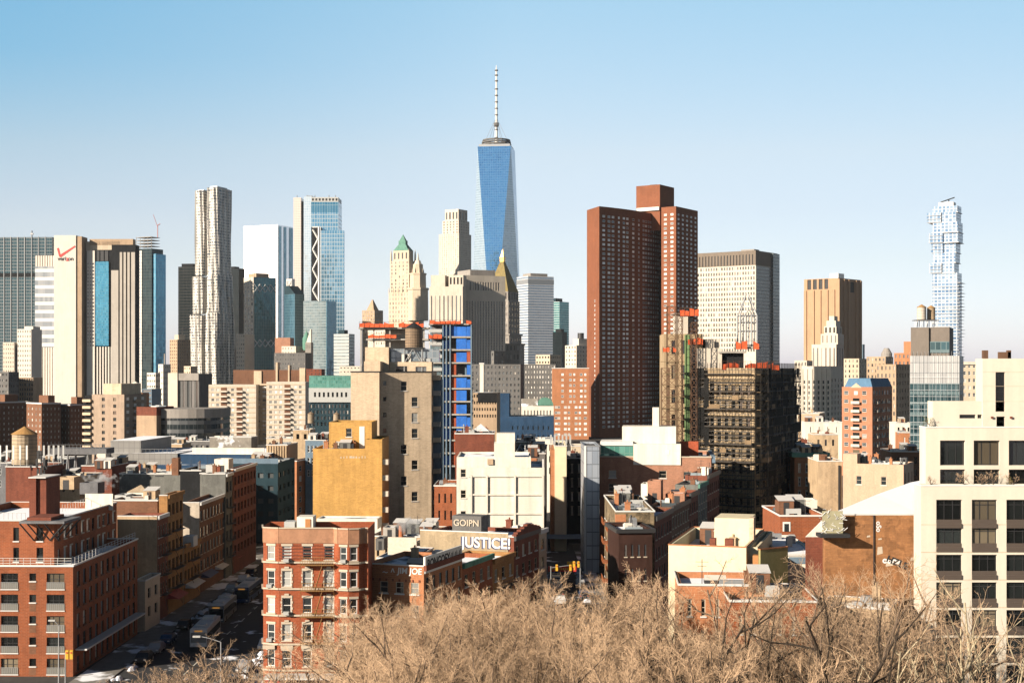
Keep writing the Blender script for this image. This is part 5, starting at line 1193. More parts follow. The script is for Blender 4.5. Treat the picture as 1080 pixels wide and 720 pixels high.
def scaffolded():
    Y = 330.0
    pts = [(X(737, Y + 9), Y + 9), (X(796, Y), Y), (X(803, Y + 2), Y + 2), (X(838, Y + 34), Y + 34), (X(775, Y + 48), Y + 48), (X(741, Y + 44), Y + 44)]
    H = Z(388, Y)
    B = Poly('stone_office_block', 'tall old stone office block wrapped in scaffolding with a rounded corner', 'building', pts, H)
    fl = 16.6 * Y / F; nr = 9; zt = H - 3.4
    st_ = wallmat('old_limestone', (0.42, 0.31, 0.19), .2, .15, .3)
    def ops(k, L):
        if k == 0: return grid(L, zt - nr * fl, zt, 7, nr, .52, .62, 'slot', .8)
        if k == 1: return grid(L, zt - nr * fl, zt, 1, nr, .6, .62, 'slot')
        if k == 2: return grid(L, zt - nr * fl, zt, 9, nr, .5, .62, 'slot', 1)
    B.walls(st_, ops, par=.8)
    cx = [(p[0] * 1.03, p[1] * 1.03) for p in B.pts]
    cor = MB().prism(cx, H - 2.6, H - .6); cor.build('cornice', st_, B.root)
    cor = MB().prism(cx, zt - 2 * fl - .5, zt - 2 * fl); cor.build('cornice', st_, B.root)
    B.finish()
    O = B.o
    # scaffold
    S = thing('scaffold', 'dense dark pole scaffolding wrapped round the old stone block', 'scaffold', O)
    def wrap(k, off, n0):
        a = Vector((*B.pts[k], 0)); b = Vector((*B.pts[k + 1], 0)); L = (b - a).length; du = (b - a) / L; nn = Vector((du.y, -du.x, 0))
        po = MB(); pl = MB(); br = MB()
        n = max(1, int(L / 1.6)); lv = int(H / 2.05)
        for d in (off, off + 1.3):
            for i in range(n + 1):
                p = a + du * (L * i / n) + nn * d; po.tube((p.x, p.y, 0), (p.x, p.y, H + 1.2), .08, None, 3)
            for j in range(1, lv + 1):
                z = j * 2.05; p = a + nn * d; q = b + nn * d
                po.tube((p.x, p.y, z), (q.x, q.y, z), .065, None, 3); po.tube((p.x, p.y, z + 1.0), (q.x, q.y, z + 1.0), .06, None, 3); po.tube((p.x, p.y, z + .12), (q.x, q.y, z + .12), .10, None, 4)
        for j in range(1, lv + 1):
            z = j * 2.05
            p0 = a + nn * (off + .1); p1 = b + nn * (off + .1); p2 = b + nn * (off + 1.2); p3 = a + nn * (off + 1.2)
            if j % 2 == 0 or k == 2: pl.prism([(p0.x, p0.y), (p1.x, p1.y), (p2.x, p2.y), (p3.x, p3.y)][::-1], z - .12, z - .02)
            for i in range(0, n, 2):
                s0 = a + du * (L * i / n) + nn * (off + 1.32); s1 = a + du * (L * min(n, i + 1 + (j % 2)) / n) + nn * (off + 1.32)
                br.tube((s0.x, s0.y, z - 2.05), (s1.x, s1.y, z), .06, None, 3)
                if (i + j) % 4 == 0: br.tube((s1.x, s1.y, z - 2.05), (s0.x, s0.y, z), .06, None, 3)
                if (i * 7 + j * 5) % 11 < 1: pl.prism([(s0.x, s0.y), (s1.x, s1.y), (s1.x + nn.x * .06, s1.y + nn.y * .06), (s0.x + nn.x * .06, s0.y + nn.y * .06)], z - 1.9, z - .9)
        return po, pl, br
    pm = plain('scaffold_tube', (0.05, 0.042, 0.035), .6, .2); plk = wallmat('scaffold_plank', (0.22, 0.15, 0.085), .3, .6, .2)
    for k in (0, 1, 2):
        po, pl, br = wrap(k, .35, 0); po.build('poles', pm, S); pl.build('planks', plk, S); br.build('braces', pm, S)
    net = wallmat('black_netting', (0.014, 0.014, 0.014), .4, .4, .3)
    rnd = random.Random(5); nb = MB()
    a = Vector((*B.pts[2], 0)); b = Vector((*B.pts[3], 0)); L = (b - a).length; du = (b - a) / L; nn = Vector((du.y, -du.x, 0))
    for i in range(14):
        for j in range(18):
            if rnd.random() < .48:
                p = a + du * (L * i / 14) + nn * 1.72; q = a + du * (L * (i + 1) / 14) + nn * 1.72; z = 1 + j * (H - 1) / 18
                nb.poly([(p.x, p.y, z), (q.x, q.y, z), (q.x, q.y, z + (H - 1) / 18), (p.x, p.y, z + (H - 1) / 18)])
    nb.build('netting', net, S)
    nb = MB(); a = Vector((*B.pts[0], 0)); b = Vector((*B.pts[1], 0)); L = (b - a).length; du = (b - a) / L; nn = Vector((du.y, -du.x, 0))
    for i in range(3):
        for j in range(18):
            if rnd.random() < .5:
                p = a + du * (L * i / 12) + nn * 1.74; q = a + du * (L * (i + 1) / 12) + nn * 1.74; z = 1 + j * (H - 1) / 18
                nb.poly([(p.x, p.y, z), (q.x, q.y, z), (q.x, q.y, z + (H - 1) / 18), (p.x, p.y, z + (H - 1) / 18)])
    nb.build('netting', net, S)
    # roof works
    R = lambda px, y=Y + 6: X(px, y) - O.x
    zz = lambda py, y=Y + 6: Z(py, y)
    RW = thing('roof_works', 'cream concrete roof house under construction on top of the scaffolded block', 'roof house', O)
    yy = Y + 10 - O.y
    MB().box(R(737), R(764), yy, yy + 14, H - 1, zz(367)).build('wall', M['cream2'], RW); MB().box(R(748), R(763), yy + 2, yy + 10, zz(367), zz(357)).build('upper_wall', M['cream2'], RW)
    MB().box(R(764), R(788), yy + 1, yy + 14, H - 1, zz(372)).build('dark_recess', M['black_wall'], RW); MB().box(R(760), R(790), yy - .4, yy + 14, zz(372), zz(370)).build('slab', M['concrete'], RW)
    MB().box(R(757), R(761), yy + 1.8, yy + 2.0, zz(366), zz(360)).build('door', M['black'], RW)
    def net_strip(lab, x0, x1, z0, z1, y0, y1=None): return netting(lab, (O.x + x0, O.y + y0), (O.x + x1, O.y + (y0 if y1 is None else y1)), z0, z1)
    net_strip('orange netting along the right half of the scaffolded roof edge', R(764, Y), R(816, Y + 16), H - .5, zz(381, Y) , B.pts[1][1] + 4, B.pts[1][1] + 9)
    net_strip('orange netting round the foot of the white steel lantern frame', R(778), R(803), zz(368), zz(359), yy - .8)
    net_strip('orange netting on the ledge left of the cream roof house', R(728), R(750), zz(363), zz(354), yy + 1)
    # steel lantern frame
    fr = MB(); x0, x1 = R(784), R(802); y0, y1 = yy + .5, yy + 4.8; zb, ze, zp = zz(365), zz(332), zz(308)
    for x in (x0, x0 + (x1 - x0) / 3, x0 + 2 * (x1 - x0) / 3, x1):
        for y in (y0, y1): fr.tube((x, y, zb), (x, y, ze), .22, None, 4)
    for z in (zb + .3, (zb + ze) / 2, ze - 1.6, ze):
        for y in (y0, y1): fr.tube((x0, y, z), (x1, y, z), .14, None, 4)
        for x in (x0, x1): fr.tube((x, y0, z), (x, y1, z), .14, None, 4)
    cxm = (x0 + x1) / 2; cym = (y0 + y1) / 2
    for x in (x0, x1):
        for y in (y0, y1): fr.tube((x, y, ze), (cxm + (x - cxm) * .12, cym, zp), .15, None, 4)
    for s_ in (x0, x1): fr.tube((s_, y0, ze - 1.6), (cxm, y0, ze + 1.5), .12, None, 4)
    t = thing('steel_lantern', 'pale steel lantern frame with a pyramid top on the scaffolded roof', 'steel frame', O); fr.build('frame', M['pole'], t); MB().box(x0 - .8, x1 + .8, y0 - .6, y1 + .6, zb - .5, zb - .05).build('base_slab', M['concrete'], t)
    # left annex with hoist
    A = Bld('unfinished_block', 'slim unfinished annex with white concrete top left of the scaffolded block', 'building', 700, 741, 743, 345, Y + 12, 2, D=14)
    A.block(st_, z1=A.lz(352), ops={'f': grid(A.W, 3, A.lz(353), 3, 8, .42, .55, 'slot', 1.2)})
    A.boxp('upper_wall', M['cream2'], A.lx(713), A.lx(726), -A.D/2 + 1, 2, A.lz(352), A.lz(331)); A.boxp('dark_opening', M['black_wall'], A.lx(726) + .02, A.lx(731.5), -A.D/2 + 1.2, 2, A.lz(345), A.lz(333)); A.boxp('roof_slab', M['concrete'], A.lx(711), A.lx(734), -A.D/2, 3, A.lz(331), A.lz(330))
    A.boxp('hoist_shaft', M['black'], A.lx(728.5), A.lx(741.5), -A.D/2 - 1.6, -A.D/2 - .03, 2, A.lz(368)); A.boxp('green_strip', plain('green_sheathing', (0.16, 0.26, 0.10), .7), A.lx(722), A.lx(727), -A.D/2 - .25, -A.D/2 - .02, 6, A.lz(353)); A.finish()
    hn = thing('construction_hoist', 'rusty lattice hoist towers and platforms beside the scaffolded block', 'construction hoist', (X(712, Y + 6), Y + 6, 0)); k = (Y + 6) / F; x = lambda p: (p - 712) * k
    for pa, pb, top in ((698, 706, 388), (704, 713, 323), (715, 720, 330), (729, 735, 340)):
        mb = MB(); zt_ = Z(top, Y + 6); n = int(zt_ / 1.9)
        for px in (pa, pb):
            for y in (0, 2.0): mb.tube((x(px), y, 0), (x(px), y, zt_), .10, None, 3)
        for j in range(n):
            z = j * zt_ / n; z2 = (j + 1) * zt_ / n
            mb.tube((x(pa), 0, z), (x(pb), 0, z2), .06, None, 3); mb.tube((x(pb), 0, z), (x(pa), 0, z2), .06, None, 3)
            mb.tube((x(pa), 0, z2), (x(pb), 0, z2), .07, None, 3); mb.tube((x(pa), 2, z2), (x(pb), 2, z2), .07, None, 3)
        mb.build('mast', M['rust'], hn)
    pf = MB()
    for j in range(1, 17): pf.box(x(697), x(722), -.6, 1.9, j * 2.75 - .12, j * 2.75)
    pf.build('platforms', plk, hn)
    netting('orange netting high on the hoist platforms, along the top edge of the annex', (X(717, Y + 5), Y + 5), (X(737, Y + 5), Y + 5), Z(333, Y + 5), Z(325, Y + 5))
    netting('orange netting low on the hoist platforms, by the lattice mast', (X(699, Y + 5), Y + 5), (X(713, Y + 5), Y + 5), Z(371, Y + 5), Z(366, Y + 5))
scaffolded()

# ---- building in blue tarpaulins
def blue_frame():
    Y = 430.0
    B = Bld('unfinished_building', 'concrete frame building hung with bright blue tarpaulins and red boards', 'building', 452, 497, 498, 341, Y, 1, D=16)
    fl = 13.6 * Y / F; f = -B.D/2; n = 11; H = B.H
    rnd = random.Random(11)
    for j in range(n + 1):
        z = H - j * fl
        if z > .5: B.boxp('floor_slab', M['concrete'], -B.W/2, B.W/2, f, B.D/2, z - .45, z)
    po = MB()
    for px in (466.5, 470, 474, 496.3): po.box(B.lx(px), B.lx(px) + .4, f - .25, f + .25, 0, H)
    for px in (453, 480, 490): po.box(B.lx(px), B.lx(px) + .5, f + 2, f + 2.5, 0, H)
    po.build('columns', M['bluegrey'], B.root)
    B.boxp('core_wall', M['concrete_dark'], -B.W/2 + .5, B.W/2 - .5, f + 5, B.D/2 - .5, 0, H - .5)
    for j in range(1, n + 1):
        z0 = H - j * fl; z1 = z0 + fl - .5
        if z0 < 1: break
        for a, b, m in ((467, 473.5, 'blue_tarp'), (474.5, 481, 'red_ply' if j > 1 else 'blue_tarp'), (481.2, 492, 'blue_tarp'), (492.3, 496, 'blue_tarp' if j % 3 else 'red_ply')):
            if rnd.random() < .1: continue
            drop = rnd.uniform(0, .8)
            MB().box(B.lx(a), B.lx(b), f + .5, f + .6, z0 + .05, z1 - drop).build('tarpaulin' if m == 'blue_tarp' else 'board', M[m], B.root)
    wr = MB()
    for j in range(n):
        z = H - j * fl - .5; wr.box(B.lx(452), B.lx(466), f + .6, f + .7, z - fl * .55, z - fl * .3)
    wr.build('white_boards', M['hvac'], B.root)
    B.boxp('glass_flank', g('grey_green_glass', (0.10, 0.15, 0.17), (0.2, 0.26, 0.28), (0.12, 0.16, 0.17), 1.2, 2.6, .1, .12, metal=.3, jit=.06), B.lx(454), B.lx(465), f + 1.2, f + 1.6, 0, H - 7)
    B.finish()
    # wide top decks reaching left
    D = Bld('unfinished_floors', 'wide unfinished concrete decks edged with orange netting behind the water tank', 'unfinished floors', 377, 452, 453, 345, Y + 6, 1, D=12)
    for top, l in ((345, 378), (357, 386), (369, 392)):
        D.boxp('floor_slab', M['concrete'], D.lx(l), D.W/2, -D.D/2, D.D/2, D.lz(top) - .5, D.lz(top))
    cl = MB()
    for px in (379.5, 393, 410, 428, 446): cl.box(D.lx(px), D.lx(px) + .45, -D.D/2 + 1, -D.D/2 + 1.5, 0, D.lz(345) - .52)
    cl.build('columns', M['concrete'], D.root); D.boxp('core_wall', M['concrete'], D.lx(404), D.lx(428), 0, D.D/2, 0, D.lz(347)); D.finish()
    for lab, a, b, t, bt, dy in (('orange netting along the top deck edge above the water tank', 379, 452, 339.5, 345, 5.5), ('orange netting along the top floor edge of the blue tarpaulin building', 453, 497, 337.5, 341.5, -.6), ('orange netting on the second deck right of the water tank', 447, 466, 352, 357, -1.0), ('orange netting beside the water tank on the left deck', 388, 424, 352, 356.5, 5.3)):
        netting(lab, (X(a, Y + dy), Y + dy), (X(b, Y + dy), Y + dy), Z(bt, Y + dy), Z(t, Y + dy))
blue_frame()

# ---- tan tower, yellow building
def tan_tower():
    Y = 330.0
    Hz = Z(392, Y); pts = [(X(370, Y), Y), (X(400, Y), Y), (X(401, Y + 2.5), Y + 2.5), (X(455, Y + 6.0), Y + 6.0), (X(455, Y + 6) , Y + 30), (X(370, Y), Y + 30)]
    B = Poly('apartment_tower', 'plain tan brick tower with a water tank, its broad wall dimmer than its narrow end', 'apartment tower', pts, Hz)
    fl = 16.6 * 335 / F; win = []
    w0 = Vector(pts[2]); wd_ = Vector(pts[3]) - w0
    def wu(px): k = (px - 540) / F; t_ = (k * w0.y - w0.x) / (wd_.x - k * wd_.y); return t_ * wd_.length
    for px, rows in ((426, (0, 4, 6)), (437.5, (1, 2, 3, 5, 7))):
        for j in rows: u = wu(px); zc = Z(407, 335) - j * fl; win.append((u - .75, u + .75, zc - 1.1, zc + 1.1, 'tenplain'))
    for j in range(9): zc = Z(404, 332) - j * fl; win.append((.7, 1.5, zc - .5, zc + .5, 'slot'))
    B.walls(M['tan'], lambda k, L: win if k == 2 else [], par=.9, roof=M['gravel'])
    x1 = X(455, Y + 6) - B.o.x; y0 = Y + 7.5 - B.o.y; f0 = Y - B.o.y
    cp = MB()
    for p, q in zip(B.pts, B.pts[1:] + B.pts[:1]):
        p, q = Vector(p), Vector(q); n = Vector((q - p).normalized()); n = Vector((n.y, -n.x)) * .16; cp.prism([tuple(p + n), tuple(q + n), tuple(q - n), tuple(p - n)], Hz - .1, Hz + .14)
    cp.build('coping', M['iron'], B.root)
    B.boxp('roof_house', M['tan'], B.lx(385, f0 + 9), B.lx(410, f0 + 9), f0 + 9, f0 + 20, B.H - .9, B.lz(366, 0, f0 + 9)); B.boxp('roof_house', M['tan'], B.lx(384, f0 + 3), B.lx(401, f0 + 3), f0 + 3, f0 + 8.9, B.H - .9, B.lz(381, 0, f0 + 3))
    B.block(M['tan'], B.lx(411, y0 + 3), x1 - .2, y0 + 3, y0 + 10, B.H - .9, B.lz(381.5, 0, y0), {'f': [(1.5, 4.2, B.lz(391.5, 0, y0), B.lz(386, 0, y0), 'far'), (6.2, 8.8, B.lz(391.5, 0, y0), B.lz(386.5, 0, y0), 'far')]}, name='penthouse_wall', par=.2)
    B.boxp('greenhouse', g('grey_panes', (0.16, 0.20, 0.23), (0.3, 0.36, 0.4), (0.3, 0.32, 0.34), 1.1, 1.6, .12, .12, metal=.3), B.lx(411, y0 + 4), B.lx(463, y0 + 4), y0 + 4, y0 + 9, B.lz(381.5, 0, y0), B.lz(367.5, 0, y0))
    for j in range(10):
        z = B.lz(400, 0, y0) - j * fl
        MB().box(x1 + .01, x1 + 1.9, y0 + 1.0, y0 + 5, z - .16, z).box(x1 + .01, x1 + 1.9, y0 + .94, y0 + 1.02, z, z + 1.0).box(x1 + 1.84, x1 + 1.9, y0 + 1.03, y0 + 5, z, z + 1.0).build('balcony', M['concrete'] if j % 2 else M['tan'], B.root)
    B.boxp('balcony_wall', M['bluegrey'], x1 + .01, x1 + 2.2, y0 + 5.2, y0 + 9, 0, B.lz(400, 0, y0))
    B.finish()
    fr = thing('tank_stand', 'grey steel frame carrying the big water tank on the tan tower', 'steel frame', (X(436, Y + 15), Y + 15, 0)); k = (Y + 15) / F; x = lambda p: (p - 436) * k
    zb, zt = Z(383, Y + 15), Z(368, Y + 15); mb = MB()
    for p in (428, 446.5):
        for y in (-4.2, 4.2): mb.tube((x(p), y, Z(394, Y + 15)), (x(p), y, zt), .18)
    for y in (-4.2, 4.2):
        mb.tube((x(428), y, zt), (x(446.5), y, zt), .25); mb.tube((x(428), y, zb), (x(446.5), y, zb), .18); mb.tube((x(428), y, zb), (x(437), y, zt), .14); mb.tube((x(446.5), y, zb), (x(437), y, zt), .14)
    mb.build('frame', M['steel'], fr); MB().box(x(427), x(447.5), -4.6, 4.6, zt + .05, zt + .35).build('platform', M['iron'], fr)
    wt = thing('water_tank', 'big dark cedar water tank with a low cone roof on the tan tower', 'water tank', (X(436.5, Y + 15), Y + 15, zt + .36))
    h = Z(346, Y + 15) - zt - .36
    MB().cyl(0, 0, 0, h, 2.15 * .98, 2.1, 22).build('barrel', M['wood_tank'], wt); bd = MB()
    for j in range(7): bd.cyl(0, 0, h * (j + .5) / 7, h * (j + .5) / 7 + .07, 2.17, None, 22, cap=False)
    bd.build('hoops', M['iron'], wt); MB().cyl(0, 0, h, h + 1.4, 2.3, .15, 22).build('cone_roof', M['iron'], wt)
    # yellow building
    Y = 290.0
    B = Bld('yellow_building', 'bright yellow brick building with a higher block behind and white balconies on its side', 'building', 330, 403, 403.5, 473, Y, 0, D=16)
    B.block(M['yellow'], par=.9, roof=M['gravel'], x1=B.lx(385))
    B.block(M['yellow'], x0=B.lx(385) + .01, z1=B.lz(463), par=.9, roof=M['gravel'], name='side_wall')
    y1 = -B.D/2 + 4
    a, b = B.lx(347, y1), B.lx(392, y1)
    up = [(B.lx(368, y1) - a - .6, B.lx(368, y1) - a + .6, B.lz(460.5, 0, y1), B.lz(451.5, 0, y1), 'tenplain')]
    B.block(M['yellow'], a, b, y1, B.D/2, B.H - .9, B.lz(445, 0, y1), {'f': up}, name='upper_wall', par=.7)
    dr = MB().box(B.lx(379, y1), B.lx(384.5, y1), y1 - .08, y1 - .01, B.H - .5, B.lz(449.5, 0, y1)); dr.build('white_door', M['white_paint'], B.root)
    ac = MB().box(B.lx(364), B.lx(372), -B.D/2 + 1.2, -B.D/2 + 2.6, B.H - .88, B.H + .9); ac.build('plant_box', M['hvac'], B.root)
    for j in range(5):
        z = B.lz(490) - j * 3.25
        MB().box(B.W/2 + .01, B.W/2 + 1.2, -B.D/2 + .5, -B.D/2 + 3, z, z + .16).box(B.W/2 + 1.13, B.W/2 + 1.2, -B.D/2 + .5, -B.D/2 + 3, z + .16, z + 1.1).box(B.W/2 + .01, B.W/2 + 1.12, -B.D/2 + .5, -B.D/2 + .57, z + .16, z + 1.1).build('balcony', M['cream2'], B.root)
    gr = MB()
    rnd = random.Random(8)
    for i in range(9): u = B.lx(359) + i * .62; gr.box(u, u + .4 * rnd.random() + .15, -B.D/2 - .02, -B.D/2 - .003, B.lz(483), B.lz(480.5 + rnd.random()))
    gr.build('faded_lettering', M['trim'], B.root)
    B.boxp('painted_base', M['stucco_white'], B.lx(378), B.lx(402), -B.D/2 - .5, -B.D/2 - .02, 0, B.lz(545)); B.finish()
tan_tower()

# ---- white panelled building and neighbours
def white_grid():
    Y = 270.0
    B = Bld('white_building', 'white stucco building with a blank wall of raised square panels', 'building', 481.5, 574, 574.5, 493, Y, 0, D=20)
    f = -B.D/2
    ops = []
    for py in (494, 516, 538): ops.append((B.lx(486) + B.W/2, B.lx(491.5) + B.W/2, B.lz(py + 9), B.lz(py + 0.6), 'tenplain'))
    B.block(M['stucco_white'], ops={'f': ops}, par=.5, roof=M['halfsnow'])
    rb = MB()
    for px in (496, 512.5, 542, 571.5): rb.box(B.lx(px), B.lx(px + 2), f - .35, f - .01, 0, B.lz(501))
    for py in (501, 520.5, 540.5, 560): rb.box(B.lx(494), B.lx(574), f - .28, f - .011, B.lz(py + 1.6), B.lz(py))
    rb.build('raised_grid', M['stucco_white'], B.root)
    B.block(M['stucco_white'], B.lx(481.5), B.lx(560), f + .8, B.D/2 - 2, B.H - .5, B.lz(482), {}, name='upper_wall', par=.4, roof=M['halfsnow'])
    B.boxp('stair_tower', M['stucco_white'], B.lx(521), B.lx(543), f + 2, f + 9, B.lz(482) - .5, B.lz(468)); B.boxp('stair_tower_top', M['stucco_white'], B.lx(523.5), B.lx(543), f + 2.5, f + 7, B.lz(468), B.lz(457.5))
    B.boxp('wall_vent', M['tanconc'], B.lx(514), B.lx(520), f + .5, f + .79, B.lz(490), B.lz(484)); B.boxp('post', M['coping'], B.lx(572), B.lx(573.5), f + .3, f + .8, B.H - .5, B.lz(484)); B.finish()
    R = low('red brick box with half its wall in shadow, behind the white panelled building', 480, 521, 523, 457, 300, 0, M['brick_dark'], 'tar', D=12); R.finish()
    R2 = thing('tent', 'white peaked tent on the red brick box roof', 'tent', (X(507, 306), 306, R.H - .6))
    MB().prism([(-1.9, -1.9), (1.9, -1.9), (1.9, 1.9), (-1.9, 1.9)], .9, 2.4, 0, [(-.05, -.05), (.05, -.05), (.05, .05), (-.05, .05)]).build('canopy', M['white_paint'], R2)
    mb = MB()
    for a in (-1.8, 1.8):
        for b in (-1.8, 1.8): mb.tube((a, b, 0), (a, b, 1.0), .05)
    mb.build('poles', M['steel'], R2)
    low('dark flat roofed row seen between the white building and the cream slab wall', 544, 575, 577, 478, 340, 2, M['greydark'], 'tar', D=40).finish()
    low('small white gabled-looking house with three rows of tiny windows', 565, 583, 584, 463, 420, 2, M['stucco_white'], 'halfsnow', D=10, ops=(4, 3, .3, 'far')).finish()
    low('long grey-green roof block below the blue building', 543, 566, 568, 466, 460, 2, M['plaster_grey'], 'halfsnow', D=20, ops=(5, 1, .5, 'far')).finish()
    C = low('tall thin cream party wall with an orange edge and antennas on top', 585, 597.5, 599, 470, 330, 1, M['cream_paint'], 'tar', D=24, par=.4)
    C.boxp('orange_edge', M['brick_orange'], -C.W/2 - .9, -C.W/2 - .01, -C.D/2 + .4, C.D/2, 0, C.H - 1); C.finish()
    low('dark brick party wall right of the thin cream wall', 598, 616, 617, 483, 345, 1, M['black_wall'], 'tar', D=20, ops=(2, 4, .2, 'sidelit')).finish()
    low('pale block peeping over the dark party wall', 603, 614, 615, 470, 400, 1, M['cream'], 'tar', D=10, ops=(1, 1, .2, 'slot')).finish()
    Mt = low('slim building clad in pale blue metal panels, left of the salmon brick wall', 616.5, 632, 632.5, 470, 294, 0, g('metal_cladding', (0.30, 0.34, 0.40), (0.46, 0.50, 0.56), (0.18, 0.2, 0.23), 1.2, 2.8, .1, .08, metal=.4, rough=.35, jit=.05), 'tar', D=16, par=.3, copm='steel')
    Mt.boxp('bright_corner_strip', M['white_paint'], -Mt.W/2 - .1, -Mt.W/2 + .35, -Mt.D/2 - .15, -Mt.D/2 - .01, 0, Mt.H); Mt.finish()
white_grid()
def pink_wall():
    Y = 303.0
    B = Bld('brick_building', 'salmon brick building with a big blank wall and a white stucco box on its roof', 'building', 632.5, 750, 764, 482, Y, 6, D=24)
    f = -B.D/2
    ops = [(B.lx(px) + B.W/2 - .8, B.lx(px) + B.W/2 + .8, B.lz(py + 4), B.lz(py - 4), 'tenplain') for px, py in ((646, 500), (699, 500), (725, 501), (646, 514))]
    B.block(M['brick_pink'], ops={'f': ops, 'r': grid(B.D, B.H - 14, B.H - 2, 6, 4, .45, .6, 'side')}, par=.8, roof=M['halfsnow']); B.band('coping', M['trim'], B.H - .1, B.H + .15, .12)
    B.boxp('white_box', M['stucco_white'], B.lx(668), B.lx(718), f - .25, f + 9, B.lz(490), B.lz(468)); B.boxp('white_box', M['stucco_white'], B.lx(656), B.lx(713), f + 1.5, f + 9, B.lz(468), B.lz(450)); B.boxp('white_chimney', M['stucco_white'], B.lx(688), B.lx(695), f + 3, f + 6, B.lz(450), B.lz(430))
    B.boxp('greenhouse_strip', g('green_panes', (0.06, 0.22, 0.18), (0.14, 0.36, 0.30), (0.12, 0.26, 0.22), 1.1, 1.6, .12, .12), B.lx(633.5), B.lx(667.6), f + .6, f + 8, B.H - .8, B.lz(470)); B.boxp('greenhouse_roof', M['coping'], B.lx(633), B.lx(667.6), f + .3, f + 8.3, B.lz(470), B.lz(465.5))
    B.boxp('window_patch', M['trim_white'], B.lx(702), B.lx(706), f - .3, f - .26, B.lz(479), B.lz(474)); B.boxp('red_panel', M['red_ply'], B.lx(717), B.lx(737), f + 4, f + 4.3, B.H, B.lz(466))
    B.boxp('side_cornice', M['bluegrey'], B.W/2 + .01, B.W/2 + .9, -B.D/2 + .2, B.D/2, B.H - 1.2, B.H + .2); B.finish()
pink_wall()
def right_row():
    # corner house with fire escapes on its lit flank
    Y = 236.0
    B = Bld('corner_tenement', 'ochre corner tenement with fire escapes on its narrow lit flank and a patched party wall', 'tenement', 650, 690, 690.5, 539, Y, 0, D=30)
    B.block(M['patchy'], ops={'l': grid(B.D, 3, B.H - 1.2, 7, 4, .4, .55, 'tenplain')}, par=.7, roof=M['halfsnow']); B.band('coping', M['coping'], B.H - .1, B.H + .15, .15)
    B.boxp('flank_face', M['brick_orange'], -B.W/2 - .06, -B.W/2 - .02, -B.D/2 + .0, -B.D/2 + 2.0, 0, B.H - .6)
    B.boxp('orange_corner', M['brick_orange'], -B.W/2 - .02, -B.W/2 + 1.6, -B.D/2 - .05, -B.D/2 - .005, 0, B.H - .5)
    for j in range(4):
        z = 4.6 + j * 3.4; mb = MB()
        for yy in (-B.D/2 + 3, -B.D/2 + 14):
            mb.box(-B.W/2 - 1.3, -B.W/2 - .07, yy, yy + 5, z, z + .08)
            for q in range(11): mb.tube((-B.W/2 - 1.28, yy + q * .5, z), (-B.W/2 - 1.28, yy + q * .5, z + 1), .025, None, 3)
            mb.tube((-B.W/2 - 1.28, yy, z + 1), (-B.W/2 - 1.28, yy + 5, z + 1), .04, None, 3); mb.tube((-B.W/2 - .7, yy + .5, z), (-B.W/2 - .7, yy + 4, z - 3.3), .06, None, 3)
        mb.build('fire_escape', M['fe_orange'], B.root)
    B.finish()
    C = Bld('low_tenement', 'low shade-darkened brick corner building with pale window sills, below the patched wall', 'tenement', 652.5, 688, 690, 558, 225, -6, D=10)
    C.block(wallmat('shaded_brick', (0.055, 0.028, 0.022), .25, .3, .2), ops={'f': grid(C.W, C.H - 9, C.H - 1.4, 4, 2, .32, .5, 'side', .6)}, par=.6, roof=M['halfsnow']); C.band('cornice', M['iron'], C.H - .5, C.H + .1, .45); C.finish()  # shade of this front is put into the near-black brick colour
    # row receding to the right
    x, y, th = X(690.5, 236.3), 236.3, 17.0
    d = Vector((math.sin(rad(th)), math.cos(rad(th))))
    specs = [('dark red brick row house nearest the patched wall', 'brick_dark', 15, 17.6, 'side', 6), ('brown row house with pale window frames in the receding shaded row', 'brick_brown', 18, 17.8, 'sidelit', 7), ('sooty row house with a white loading box on its roof', 'brick_dark', 10, 18.6, 'side', 4), ('grey row house with a green copper cornice', 'plaster_grey', 11, 19.6, 'sidelit', 4), ('dark brick row house at the far end with white boxes on its roof', 'brick_dark', 16, 20.6, 'side', 6)]
    for lab, mat, L, h, kd, nw in specs:
        c = Vector((x, y)); px = 540 + F * x / y
        wid = 4.5
        B = Bld('row_house', lab, 'row house', px - 30, px, px + 30, 500, y, th, D=L, W=wid, group='row houses along the right street')
        B.H = h
        B.block(M[mat], ops={'r': grid(L, h - 11.5, h - 1.2, nw, 3, .42, .58, kd)}, par=.6, roof=M['halfsnow' if L > 12 else 'gravel']); B.band('cornice', M['copper'] if 'copper' in lab else M['iron'], h - .7, h + .1, .4, faces='r'); B.finish()
        x += d.x * L; y += d.y * L
right_row()
